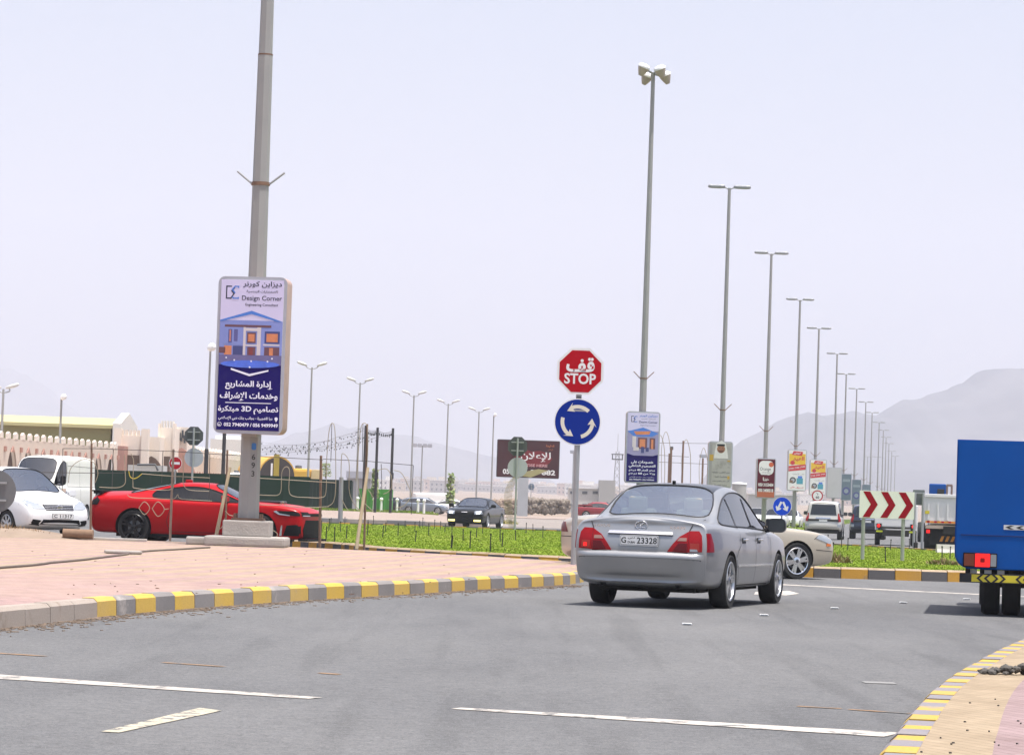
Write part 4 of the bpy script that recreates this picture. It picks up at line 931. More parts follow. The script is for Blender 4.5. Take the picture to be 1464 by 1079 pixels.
# dark-footed pole half hidden behind the villa poster
p = D(301, 497, 214); o = thing('dark_footed_lamp', 'thin lamp with black lower half left of the villa poster', 'lamp post', (p.x, 214, 0))
m = MB(); m.cyl((0, 0, 4.4), (0, 0, p.z), .10, .07, K['pole'], 8); m.build('upper_pole', o)
m = MB(); m.cyl((0, 0, 0), (0, 0, 4.4), .17, .15, K['black'], 10); m.build('lower_pole', o)
m = MB(); m.lathe([(0, -.3), (.2, -.2), (.3, .1), (.24, .3), (0, .36)], K['white'], Matrix.Translation((.05, -.1, p.z)) @ Matrix.Rotation(rad(60), 4, 'Y'), 12); m.build('lamp_head', o)
p = D(320, 645, 214); o = thing('black_post', 'plain black post under the villa poster', 'post', (p.x, 214, 0)); m = MB(); m.cyl((0, 0, 0), (0, 0, D(320, 617, 214).z), .15, .13, K['black'], 10); m.build('shaft', o)
m = MB(); m.cyl((0, 0, 0), (0, 0, .3), .3, .24, K['black'], 10); m.build('foot', o)

# ------------------------------------------------------------------ traffic signs
def sign_post(o, x, h_, r=.038, mt=None, z0=0):
    m = MB(); m.cyl((x, 0, z0), (x, 0, h_), r, r, mt or K['galv'], 12); return m.build('post', o)
def octagon(r): return [(r * math.cos(rad(22.5 + 45 * i)), r * math.sin(rad(22.5 + 45 * i))) for i in range(8)]
# stop sign with roundabout sign under it
Y = 53.2; c = D(829.5, 531, Y); c2 = D(825.5, 603, Y); xb = (c.x + c2.x) / 2
o = thing('stop_sign', 'red octagonal stop sign over a blue roundabout disc on one grey post', 'sign', (xb, Y, .17))
sign_post(o, 0, c.z - .1, .052)
F = frame((c.x - xb, -.062, c.z - .17)); m = MB(); R_ = .445
m.prism(octagon(R_), -.015, 0, K['swhite'], F, K['lgrey']); m.sheet(octagon(R_ - .045), .002, K['sred'], F)
m.text(ar('قف'), 0, .115, .26, K['swhite'], F, .004, w=.50, bold=.035); m.text('STOP', 0, -.13, .19, K['swhite'], F, .004, w=.56, bold=.025); m.build('stop_plate', o)
F = frame((c2.x - xb, -.062, c2.z - .17)); m = MB(); R_ = .415
m.prism(circ(0, 0, R_, 40), -.015, 0, K['swhite'], F, K['lgrey']); m.sheet(circ(0, 0, R_ - .018, 40), .002, K['sblue'], F)
for a0 in (45, 165, 285):
    r0, r1 = .235, .30; n = 10; sp = 66
    m.sheet(circ(0, 0, r1, n, a0, a0 + sp) + circ(0, 0, r0, n, a0 + sp, a0), .004, K['cream'], F)
    t = a0 + sp; P = lambda r, a: (r * math.cos(rad(a)), r * math.sin(rad(a)))
    m.sheet([P(.35, t - 6), P(.265, t + 24), P(.185, t - 6), P(.235, t), P(.30, t)], .006, K['cream'], F)
m.build('roundabout_plate', o)
m = MB(); m.box((0, -.03, c.z - .17 - .46), (.09, .06, .03), K['dgrey']); m.box((0, -.05, c2.z - .17 + .2), (.3, .03, .03), K['galv']); m.box((0, -.05, c.z - .17), (.3, .03, .03), K['galv']); m.build('clamp', o)
# chevron board
Y = 70.5; a, b_ = D(1229, 700, Y), D(1306, 743, Y); c = (a + b_) / 2; w_, h_ = b_.x - a.x, abs(a.z - b_.z) - .02
o = thing('chevron_sign', 'white board with three red chevrons pointing right on two grey posts in the grass', 'sign', (c.x, Y, .19))
for px in (1234, 1291): sign_post(o, D(px, 760, Y).x - c.x, c.z + .2 - .19, .045)
F = frame((0, -.055, c.z - .19)); m = MB(); m.prism(rrect(w_, h_, .01, 2), -.02, 0, K['swhite'], F, K['lgrey']); CH = mat('chevron_red', (.28, .002, .012), .7, spec=.1)
for k in range(3):
    x = -w_ * .44 + k * w_ * .325; t = w_ * .13; q = w_ * .145; hh = h_ * .47
    m.sheet([(x, hh), (x + t, hh), (x + t + q, 0), (x + t, -hh), (x, -hh), (x + q, 0)], .003, CH, F)
m.build('board', o)
# back-turned board right of it, keep sign, speed sign
def back_sign(px, py, Y, r, label, shape='disc', post_px=None, name='road_sign', zpost=0, col=None, second=None):
    c = D(px, py, Y); o = thing(name, label, 'sign', (c.x, Y, zpost)); z = c.z - zpost
    sign_post(o, 0, z + r * .8, .042); m = MB(); F = frame((0, .06, z))
    poly = circ(0, 0, r, 32) if shape == 'disc' else octagon(r) if shape == 'oct' else rrect(*shape, .02, 2)
    m.prism(poly, -.015, 0, col or K['lgrey'], F); m.build('sign_plate', o)
    if second:
        (px2, py2), r2, sh2, col2 = second; q = D(px2, py2, Y); m = MB(); F = frame((q.x - c.x, .06, q.z - zpost)); m.prism(circ(0, 0, r2, 32) if sh2 == 'disc' else octagon(r2), -.015, 0, col2, F); m.build('lower_plate', o)
    for q in (.4, -.4):
        m = MB(); m.box((0, .035, z + r * q), (.5, .03, .04), K['galv']); m.build('rail', o)
    return o
back_sign(277, 623, 120, .40, 'dark back of an octagonal sign over a pale disc, behind the red coupe', 'oct', col=K['dgrey'], second=((277, 654), .38, 'disc', K['lgrey']))
back_sign(740, 638, 121, .42, 'dark octagonal sign back and pale disc in front of the red billboard', 'oct', zpost=.19, col=K['dgrey'], second=((740, 668), .40, 'disc', K['lgrey']))
back_sign(-9, 702, 60.5, .44, 'grey back of a low round sign cut off by the left edge', 'disc', zpost=.17, col=mat('weathered_grey_back', (.15, .155, .16), .6, .2, .15, 2))
back_sign(759.5, 695.5, 330, .36, 'small blue-grey round sign back right of the billboard post', 'disc', col=mat('blue_grey_back', (.14, .20, .27), .6))
c = D(1314, 713, 102); o = thing('road_sign', 'grey rectangular sign back on twin posts between chevron board and white lorry', 'sign', (c.x, 102, .0))
for dx in (-.14, .14): sign_post(o, dx, c.z + .2, .045)
m = MB(); m.prism(rrect(.40, .52, .02, 2), -.02, 0, mat('sign_back_green', (.13, .15, .15), .6), frame((0, .10, c.z + .05))); m.box((0, .05, c.z + .2), (.36, .05, .05), K['galv']); m.build('sign_plate', o)
m = MB(); m.box((.4, -.3, .08), (.5, .5, .1), K['under'], .4, .03); m.box((-.1, -.2, .2), (.12, .12, .35), K['under'], .2, .02); m.build('footing', o)
c = D(251, 662, 152); o = thing('no_entry_sign', 'small red no-entry disc behind the red coupe roof', 'sign', (c.x, 152, 0)); sign_post(o, 0, c.z + .25, .05)
F = frame((0, -.06, c.z)); m = MB(); m.prism(circ(0, 0, .33, 32), -.02, 0, K['swhite'], F, K['lgrey']); m.sheet(circ(0, 0, .31, 32), .002, K['sred'], F); m.rect(-.22, -.06, .22, .06, .004, K['swhite'], F); m.build('sign_plate', o)
c = D(1118, 723.5, 121); o = thing('keep_either_side_sign', 'blue disc with two white arrows pointing down to both sides, right of the silver mirror', 'sign', (c.x, 121, 0)); sign_post(o, 0, c.z + .2, .045)
F = frame((0, -.06, c.z)); m = MB(); R_ = .375; m.prism(circ(0, 0, R_, 36), -.02, 0, K['swhite'], F, K['lgrey']); m.sheet(circ(0, 0, R_ - .012, 36), .002, mat('sign_bright_blue', (.001, .06, .55), .7, spec=.1), F)
for s in (-1, 1):
    T = F @ Matrix.Translation((s * .12, -.0, 0)) @ Matrix.Rotation(s * rad(26), 4, 'Z')
    m.sheet([(-.042, .20), (.042, .20), (.042, -.06), (.11, -.02), (.11, -.09), (0, -.21), (-.11, -.09), (-.11, -.02), (-.042, -.06)], .004, K['swhite'], T)
m.build('sign_plate', o)
c = D(1168.5, 708.5, 224); o = thing('speed_limit_sign', 'white speed disc with red ring reading 60, under the smaller offer poster', 'sign', (c.x, 224, 0)); sign_post(o, 0, c.z + .2, .06)
F = frame((0, -.08, c.z)); m = MB(); m.prism(circ(0, 0, .42, 36), -.02, 0, K['sred'], F, K['lgrey']); m.sheet(circ(0, 0, .33, 36), .003, K['swhite'], F); m.text('٦٠', 0, .13, .17, K['black'], F, .005, bold=.03); m.text('60', 0, -.11, .20, K['black'], F, .005, bold=.03); m.build('sign_plate', o)
# billboard
Y = 300; a, b_ = D(711, 627, Y), D(799, 685, Y); c = (a + b_) / 2; w_ = b_.x - a.x; h_ = D(711, 627, Y).z - D(711, 681, Y).z
o = thing('billboard', 'dark red roadside billboard with white phone number on a grey mast', 'billboard', (c.x, Y, 0), 0)
BRD = mat('billboard_dark_red', (.050, .008, .010), .8, 0, .5, .35, spec=.1); BR2 = mat('billboard_red_glow', (.17, .010, .014), .8, 0, .5, .5, spec=.1)
F = frame((0, -.2, c.z), rad(-1)); m = MB(); m.prism(rrect(w_, h_, .12), -.3, 0, K['dgrey'], F); m.build('case', o)
m = MB(); m.sheet(rrect(w_ - .12, h_ - .12, .1), .006, BRD, F); m.sheet([(-.4, 1.0), (.3, .75), (1.2, .85), (2.0, .6), (2.4, .1), (2.1, -.4), (1.3, -.8), (.4, -.7), (-.6, -.95), (-1.5, -.5), (-1.3, .2), (-1.6, .7)], .010, BR2, F)
m.text(ar('للإعلان'), .75, .22, 1.0, K['swhite'], F, .016, w=3.0, bold=.02); m.text('ADVERTISE HERE', .15, -.62, .28, mat('billboard_pale_red', (.55, .30, .30), .5), F, .016, w=3.6, bold=.03)
m.text('05', -2.15, -1.30, .52, K['swhite'], F, .016, bold=.035); m.text('99 882', 1.5, -1.30, .52, K['swhite'], F, .016, bold=.035, w=2.5)
m.text(ar('الطليعة'), 2.15, 1.35, .28, mat('billboard_orange', (.45, .12, .03), .5), F, .016, bold=.02); m.text(ar('للإعلان'), 2.2, .98, .2, mat('billboard_orange', (.45, .12, .03), .5), F, .016)
m.build('poster', o)
m = MB(); mm = D(748, 690, Y).x - c.x; m.box((mm, 0, (c.z - h_ / 2) / 2), (1.05, .5, c.z - h_ / 2), mat('billboard_mast', (.38, .40, .42), .6, 0, .1, .6)); m.build('mast', o)

# ------------------------------------------------------------------ rope-light frames, string lights
ROPE = mat('rope_light_tube', (.32, .27, .19), .5, 0, .1, 2); WIRE = mat('thin_dark_wire', (.05, .048, .045), .7); ROPEY = mat('rope_light_yellow', (.55, .42, .03), .5)
def wires(name, label, Y, posts, thin, ropes, yel=()):
    o = thing(name, label, 'light frame', (0, 0, 0))
    for (x0, y0, x1, y1, r, mt) in posts:
        p, q = D(x0, y0, Y), D(x1, y1, Y); q.z = min(q.z, .21) if q.z < .7 else q.z
        m = MB(); m.cyl((q.x, Y, q.z), (p.x, Y, p.z), r, r * .9, mt, 8); m.build('post', o)
    m = MB()
    for pl in thin: m.tube([D(x, y, Y - .02) for x, y in pl], .009, WIRE, 4)
    m.build('wire', o)
    for pl in ropes:
        m = MB(); m.tube(smooth_path([D(x, y, Y - .04) for x, y in pl], 5), .008, ROPEY if pl in yel else ROPE, 5); m.build('rope_light', o)
    return o
yl = [(184, 673), (186, 681), (191, 684), (197, 682), (203, 677)]
wires('rope_light_frame', 'frame of rusty posts, wires and rope-light shapes along the paving edge before the red coupe', 62.4,
      [(131, 634, 129.5, 765, .024, K['rust']), (248, 642, 243, 773, .026, mat('pale_rusty_steel', (.30, .22, .17), .8, 0, .3, 6)), (325, 643, 322, 776, .022, K['rust']), (459, 651, 457, 782, .03, K['rust'])],
      [[(90, 641), (130, 641), (247, 645), (325, 650), (462, 657)], [(60, 675), (130, 676), (180, 676)], [(90, 641), (89, 700)], [(162, 642), (160, 700)], [(233, 645), (231, 690)], [(300, 649), (299, 716)]],
      [[(98, 690), (100, 672), (108, 662), (121, 656), (134, 661), (140, 676), (136, 690)], [(142, 696), (160, 697), (172, 696), (179, 690), (179, 676), (178, 650)], [(187, 648), (191, 660), (190, 691), (196, 698), (242, 700), (249, 690), (252, 672)], yl, [(203, 677), (240, 680), (300, 683)],
       [(262, 650), (262, 676), (262, 691), (270, 700), (299, 702)], [(182, 707), (189, 711), (215, 712), (247, 713), (254, 707), (260, 713), (303, 716)], [(198.5, 726), (206.5, 717), (214, 726), (206.5, 735.5), (198.5, 726)], [(217.5, 727), (226, 717), (235, 728), (226, 738), (217.5, 727)], [(235, 728), (241, 727)],
       [(322, 730), (328, 736), (336, 737), (341, 734)], [(312, 757), (318, 752), (322, 740)], [(324, 680), (366, 683), (400, 685), (480, 690)], [(367, 707), (388, 708), (398, 707), (402, 699), (403, 675), (409, 667), (414, 673), (413, 700), (419, 709), (440, 711), (459, 711), (466, 703), (467, 660), (470, 620), (474.5, 605), (479, 618), (480, 690), (477, 716), (468, 724)],
       [(366, 721), (398, 722), (404.5, 717), (410, 723), (440, 725), (470, 724)], [(378, 757), (390, 758), (397, 764), (392, 770)]], (yl,))
wires('rope_light_frame', 'frame of arched rope lights and a leaning rusty pole in front of the containers', 64.0,
      [(525, 606, 520.5, 787, .024, K['rust']), (488, 682, 486.5, 745, .05, K['galv'])],
      [[(462, 656), (525, 659), (591, 665)], [(591, 665), (588, 735)], [(545, 663), (546, 700)], [(474.5, 604), (473, 660)], [(519, 606), (518, 660)]],
      [[(487.5, 690), (488, 660), (490, 648), (499, 660), (499, 697), (503, 714), (511, 726), (520, 731)], [(509, 688), (513, 640), (516, 612), (520, 605), (525, 610), (526, 640), (524, 690), (530, 705), (534, 712)], [(512, 650), (512, 690), (516, 712), (525, 723), (534, 731)],
       [(540, 672), (552, 670), (559, 679), (560, 695), (555, 703), (548, 706)], [(563, 672), (574, 676), (584, 695), (588, 708), (578, 722), (566, 726)], [(489, 714), (494, 724), (498, 730)]])
for (x0, y0, x1, y1, lab) in ((541, 668, 509.5, 786, 'pale raw timber pole leaning against the rusty pole beside the red coupe nose'), (329, 668, 307, 768, 'pale raw timber leaning at the left of the concrete lamp base')):
    p, q = D(x0 if x0 < 400 else 526, y0, 61.9), D(x1, y1, 61.7); q.z = .18
    m = MB(); m.cyl(q, p, .038, .032, K['wood'], 8); tag(m.build('timber_pole'), lab, 'pole')
# string lights on three black posts
tops = [(523, 608), (540, 611), (562, 612)]
for (px, py), lab in zip(tops, ('black string-light post with a box, leftmost of three', 'black string-light post in the middle of three', 'black string-light post, rightmost of three')):
    p = D(px, py, 236); o = thing('string_light_post', lab, 'post', (p.x, 236, .2))
    m = MB(); m.cyl((0, 0, 0), (0, 0, p.z - .2), .12, .10, K['black'], 10); m.build('shaft', o)
    m = MB(); m.box((.05, -.2, 2.9), (.26, .3, .5), K['black'], 0, .03); m.build('socket_box', o)
o = thing('string_lights', 'sagging net of string lights hung between the black posts and the building', 'string lights', (0, 0, 0)); m = MB(); bb = MB(); rs = random.Random(4)
anc = [(372, 640), (378, 650), (368, 648)]
for i in range(9):
    a = anc[i % 3]; e = tops[i % 3]; k = 26; mid = 14 + 6 * rs.random()
    pts = []
    for j in range(k + 1):
        t = j / k; x = a[0] + (e[0] - a[0]) * t; y = (a[1] - 20 * (i / 9)) + (e[1] + rs.uniform(0, 3) - a[1] + 20 * (i / 9)) * t + mid * 4 * t * (1 - t) * .6 + i * .8
        pts.append(D(x, y, 228 + 8 * t + i * .6))
    m.tube(pts, .007, WIRE, 4)
    for p in pts[1:-1]:
        if rs.random() < .75:
            pp = p + Vector((rs.uniform(-.2, .2), 0, -rs.uniform(.05, .25))); bb.box(pp, (.06, .06, .11), K['dgrey'])
for i in range(2):
    a, e = tops[i], tops[i + 1]; pts = [D(a[0] + (e[0] - a[0]) * t / 8, a[1] + 4 + (e[1] - a[1]) * t / 8 + 14 * t / 8 * (1 - t / 8), 236) for t in range(9)]; m.tube(pts, .02, WIRE, 4)
    for p in pts: bb.box(p + Vector((0, 0, -.2)), (.09, .09, .2), K['dgrey'])
m.build('wire', o); bb.build('bulbs', o)['kind'] = 'stuff'
# wire sculpture on the far kerb, fence of light arches behind the floodlight post
o = thing('wire_sculpture', 'curved bare wire frame beside the back-turned signs', 'light frame', (0, 0, 0)); m = MB(); BW = mat('straw_wire', (.38, .31, .22), .8)
for k in range(7):
    f = k / 6; m.tube(smooth_path([D(728 + 8 * f, 755, 123 + f), D(721 + 10 * f, 715, 123 + f), D(727 + 9 * f, 690, 123 + f), D(740 + 6 * f, 679, 123), D(756 - 2 * f, 677, 123)], 6), .012, BW, 4)
for k in range(9):
    y = 690 + 7 * k; m.tube([D(722 + (k % 2), y, 123), D(733 + (k % 3), y - 3, 124)], .012, BW, 4)
m.build('wire', o)
m = MB(); m.prism([(-.6, .1), (.5, .35), (.9, .3), (.2, 0)], -.3, .1, mat('straw_top', (.42, .34, .22), .9), frame(D(752, 682, 123.2))); m.build('top_pad', o)
o = thing('light_arch_row', 'row of thin light arches on posts behind the floodlight post', 'light frame', (0, 0, 0)); m = MB(); Yl = 260
for (x0, top) in ((938, 622), (946, 617), (975, 628), (1000, 640)):
    w_ = 12; m.tube(smooth_path([D(x0, 695, Yl), D(x0, top + 22, Yl), D(x0 + w_ / 2, top, Yl), D(x0 + w_, top + 22, Yl), D(x0 + w_, 695, Yl)], 6), .03, ROPE, 4)
m.tube([D(936, 633, Yl), D(1030, 634, Yl)], .025, WIRE, 4); m.tube([D(936, 660, Yl), D(1030, 664, Yl)], .025, WIRE, 4); m.tube([D(936, 650, Yl), D(985, 653, Yl)], .025, WIRE, 4); m.build('wire', o)
for px, py in ((957, 648), (977, 630), (1005, 655), (960, 640)):
    p = D(px, py, Yl); m = MB(); m.cyl((p.x, Yl, 0), (p.x, Yl, p.z), .09, .08, K['rust'], 8); m.build('post', o)
for px, py, lab in ((960, 642, 'small dark camera lamp on a thin pole'), (1005, 653, 'small pale floodlight on a thin pole by the portrait poster'), (820, 647, 'small lamp on a pole half hidden by the stop sign post')):
    p = D(px, py, 300); o = thing('small_lamp', lab + (' behind the light arches' if px == 960 else ''), 'lamp post', (p.x, 300, 0)); m = MB(); m.cyl((0, 0, 0), (0, 0, p.z), .05, .04, K['galv'], 6); m.build('pole', o); m = MB(); m.box((0, 0, p.z + .1), (.7 if px != 960 else .35, .3, .35), K['dgrey'] if px == 960 else K['lgrey'], 0, .06); m.build('lamp_head', o)

# ------------------------------------------------------------------ small things
# garden stakes in the island grass
rs = random.Random(21); st0 = None; stakes = [(473, 742), (466, 763), (478, 767), (493, 741), (495, 762), (513, 745), (525, 757), (526, 749), (547, 760), (551, 752), (579, 746), (593, 752), (594, 766), (600, 747), (604, 745), (621, 748), (645, 775), (646, 775), (646, 758), (662, 764), (681, 760), (701, 780), (715, 766), (718, 773), (737, 764), (752, 754), (762, 752), (776, 760), (802, 766), (806, 752), (470, 750), (487, 752), (534, 742), (569, 757), (613, 757), (630, 742), (636, 752), (672, 775), (690, 754), (1184, 770), (1190, 788), (1203, 774), (1212, 778), (1234, 770), (1266, 795), (1273, 778), (1300, 776), (1347, 795), (1352, 778), (1358, 790), (1176, 774)]
for x, y in stakes:
    p = G(x, y + 8, .19)
    if p.y > 123: p = G(x, y + 14, .19)
    h_ = rs.uniform(.24, .36)
    if st0 is None:
        m = MB(); m.cyl((0, 0, 0), (0, 0, .36), .014, .012, K['black'], 6); m.box((0, 0, .36), (.034, .034, .04), K['black'])
        st0 = m.build('garden_stake'); tag(st0, 'short black stake standing in the island grass', 'stake', 'black stakes in the grass'); cur = st0
    else: cur = st0.copy(); COL.objects.link(cur)
    cur.location = p; cur.rotation_euler = (rs.uniform(-.05, .05), rs.uniform(-.05, .05), 0); cur.scale = (1, 1, h_ / .36)
# white bollards on the verge
b0 = None
for x, y in ((511, 728), (534.5, 727), (545, 727), (558, 727), (567.5, 727), (597.5, 730), (606, 731)):
    p = D(x, y, 250); 
    if b0 is None:
        b0 = thing('white_bollard', 'white bollard with ball top on the grass verge by the containers', 'bollard', (p.x, 250, .2), 0, 'white bollards on the verge'); m = MB(); m.cyl((0, 0, 0), (0, 0, .95), .11, .09, K['white'], 12); m.build('shaft', b0); m = MB(); m.lathe([(0, .9), (.13, .95), (.15, 1.06), (.11, 1.16), (0, 1.2)], K['white'], None, 12); m.build('ball', b0)
    else: dup(b0, (p.x, 250, .2))
# saplings
LEAF = mat('sapling_leaf', (.15, .22, .05), .7, 0, .35, 2); LEAF2 = mat('sapling_leaf_pale', (.30, .32, .14), .7, 0, .3, 2); BARK = mat('bark', (.13, .09, .06), .9)
def sapling(px, ytop, ybase, Y, wpx, label, n_=420, seed=1):
    rs = random.Random(seed); a, q = D(px, ytop, Y), D(px, ybase, Y); H = a.z - q.z; W = wpx * Y / 4300
    o = thing('sapling', label, 'tree', (q.x, Y, max(q.z, 0)))
    m = MB(); m.tube(smooth_path([(0, 0, 0), (.05, 0, H * .4), (-.04, 0, H * .95)], 4), .05, BARK, 6)
    for k in range(8): z = H * (.3 + .08 * k); an = k * 2.4; m.tube([(0, 0, z), (math.cos(an) * W * .4, math.sin(an) * W * .4, z + H * .08)], .018, BARK, 4)
    m.build('trunk', o)
    m = MB(); m.keep = True
    for i in range(n_):
        z = H * rs.uniform(.15, 1.0); rad_ = W / 2 * (1 - .45 * z / H) * math.sqrt(rs.random()); an = rs.random() * 6.28; c = Vector((rad_ * math.cos(an), rad_ * math.sin(an), z))
        u = Vector((rs.uniform(-1, 1), rs.uniform(-1, 1), rs.uniform(-1, 1))).normalized(); v = u.orthogonal().normalized(); s = rs.uniform(.10, .24) * H / 3
        m.add([c - u * s, c + v * s * .5, c + u * s, c - v * s * .5], [(0, 1, 2, 3)], LEAF if rs.random() < .6 else LEAF2)
    m.build('crown', o)
sapling(643, 677, 727, 215, 15, 'slim leafy sapling at the left of the black saloon', 190, 1)
sapling(535, 671, 720, 255, 12, 'slim leafy sapling by the black string-light posts', 320, 2)
sapling(465, 662, 684, 270, 22, 'green bush top showing behind the dark green container', 320, 3)
# dry bushes and litter
def tuft(loc, r, h_, n_, label, name='dry_shrub', mats_=None, seed=1):
    rs = random.Random(seed); m = MB(); m.keep = True; mats_ = mats_ or (mat('dry_straw', (.40, .27, .13), .9, 0, .3, 3), mat('dry_brown', (.24, .15, .08), .9, 0, .3, 3))
    for i in range(n_):
        a = rs.random() * 6.28; q = r * math.sqrt(rs.random()); x, y = q * math.cos(a), q * math.sin(a) * .6; hh = h_ * rs.uniform(.4, 1) * (1 - .6 * q / r); w_ = .02
        lx, ly = rs.uniform(-.15, .15), rs.uniform(-.15, .15); m.add([(x - w_, y, 0), (x + w_, y, 0), (x + lx, y + ly, hh)], [(0, 1, 2)], rs.choice(mats_))
    return tag(m.build(name, loc=loc), label, 'shrub')
p = G(46, 764, .175); tuft((p.x, 62.6, .17), .95, .38, 900, 'dry straw-coloured weeds in front of the white saloon', seed=2)
p = G(1196, 803, .19); tuft((p.x, p.y, .18), .35, .3, 260, 'small brown dry tuft on the island edge by the champagne saloon', mats_=(mat('dry_brown', (.24, .15, .08)), mat('dry_olive', (.16, .17, .05), .9)), seed=3)
p = G(1350, 806, .19); tuft((p.x, p.y, .18), .4, .22, 260, 'olive dry tuft on the island edge left of the blue lorry', mats_=(mat('dry_brown', (.24, .15, .08)), mat('dry_olive', (.16, .17, .05), .9)), seed=4)
p = G(828, 738, .2); tuft((D(830, 738, 150.5).x - 4.4, 152.5, .2), 1.3, .5, 500, 'yellowish dry weeds behind the left wheel of the black saloon', mats_=(mat('dry_olive', (.16, .17, .05), .9), mat('dry_yellow', (.36, .28, .08), .9)), seed=5)
m = MB(); from mathutils import noise as _ns
vs = []; n1, n2 = 26, 14
for j in range(n2 + 1):
    for i in range(n1 + 1):
        u, v = i / n1 * 2 - 1, j / n2 * 2 - 1; e = max(0, 1 - u * u) * max(0, 1 - v * v)
        vs.append((u * 2.2, v * .9, .22 * e * (1 + .5 * _ns.noise(Vector((u * 3, v * 3, 1)))) - .01))
m.add(vs, [(j * (n1 + 1) + i, j * (n1 + 1) + i + 1, (j + 1) * (n1 + 1) + i + 1, (j + 1) * (n1 + 1) + i) for j in range(n2) for i in range(n1)], SAND, True)
p = D(10, 752, 62.6); tag(m.build('sand_heap', loc=(p.x - .4, 62.6, .172)), 'low heap of sand on the paving in front of the white saloon wheel', 'heap')
# broken concrete on the right pavement
p = G(1452, 966, .05); m = MB(); rs = random.Random(31); RUB = mat('broken_asphalt', (.085, .078, .070), .95, 0, .5, 12, .6, 30)
for i in range(150):
    t = rs.random() ** .7; c = Vector((-.27 + 1.0 * t, rs.uniform(-.16, .34) * (.35 + .65 * t), .01 + (.17 * t * (1 - .35 * t)) * rs.random() ** .6)); rock(m, c, rs.uniform(.018, .045) + .022 * t, RUB, .6, rs)
tag(m.build('rubble_heap', loc=(p.x, p.y + .1, .055)), 'dark heap of broken asphalt on the right pavement', 'rubble')
m = MB()
for i in range(16):
    x_ = rs.uniform(1310, 1464); q = G(x_, rs.uniform(max(935, 1079 - (x_ - 1262) * .78 + 22), 1079), .052)
    m.box((q.x, q.y, .056), (rs.uniform(.003, .011), rs.uniform(.005, .018), .008), RUB, rs.random() * 3)
tag(m.build('gravel'), 'small dark crumbs scattered over the right pavement', None, None, 'stuff')
m = MB()
for i in range(50):
    q = G(rs.uniform(0, 700), rs.uniform(785, 850), .176)
    if q.y > 26: m.box((q.x, q.y, .18), (rs.uniform(.006, .02), rs.uniform(.01, .04), .008), K['rust'] if rs.random() < .4 else SAND, rs.random() * 3)
tag(m.build('litter'), 'small crumbs of dirt scattered over the left paving', None, None, 'stuff')
m = MB()
for i in range(2600):
    d = rs.random(); k_ = int(d * (len(KLs) - 30)) + 4; a = Vector(KLs[k_]); bq = Vector(KLs[k_ + 1]); q = a + (bq - a) * rs.random(); w_ = rs.expovariate(9)
    m.box((q.x + w_, q.y, .004), (rs.uniform(.01, .05), rs.uniform(.01, .05), .008), SAND, rs.random() * 3)
tag(m.build('sand'), 'loose sand gathered in the gutter along the left kerb', None, None, 'stuff')
# cable along the paving, plank, log
m = MB(); pts = [G(x, y, .19) for x, y in ((-30, 815), (0, 811), (40, 808), (66, 805), (72, 804), (116, 800), (140, 797), (180, 792), (186, 790), (215, 787), (260, 784.5), (300, 782))]
for q in pts: q.z = .19
m.tube(smooth_path(pts, 4), .018, mat('grey_cable', (.14, .11, .09), .8, 0, .3, 3), 6); tag(m.build('cable'), 'grey cable lying across the left paving towards the lamp base', 'cable')
for x, y, l_, lab in ((176, 791, .5, 'flat stone scrap beside the cable on the left paving'),):
    q = G(x, y, .18); m = MB(); m.box((0, 0, .03), (.6, .35, .05), K['concrete'], .2, .02); tag(m.build('stone_scrap', loc=(q.x, q.y, .176)), lab, 'stone')
q = D(111, 764, 62.0); m = MB(); m.cyl((-.30, 0, .12), (.32, 0, .12), .10, .10, mat('rusty_log', (.22, .14, .09), .9, 0, .3, 8), 12); tag(m.build('short_log', loc=(q.x, 62.0, .175)), 'short brown log at the foot of the leftmost rusty post', 'log')
q = D(158, 769, 62.2); m = MB(); m.box((0, 0, .03), (1.5, .16, .05), mat('grey_plank', (.45, .42, .38), .8), -.03, .01); tag(m.build('plank', loc=(q.x, 62.2, .176)), 'pale plank lying at the paving edge behind the red coupe rear wheel', 'plank')
# cat's eyes on the road
c0 = None
for x, y in ((1193, 870), (1291, 862), (1092, 880), (982, 893), (1382, 857)):
    q = G(x, y)
    if c0 is None:
        c0 = thing('road_stud', 'white reflective stud set into the road', 'road stud', (q.x, q.y, .0), 0, 'road studs'); m = MB(); m.box((0, 0, .012), (.10, .10, .018), K['swhite'], 0, .007); m.build('body', c0); m = MB(); m.box((0, -.052, .014), (.08, .01, .012), K['clear']); m.build('reflector', c0)
    else: dup(c0, (q.x, q.y, 0), 0)

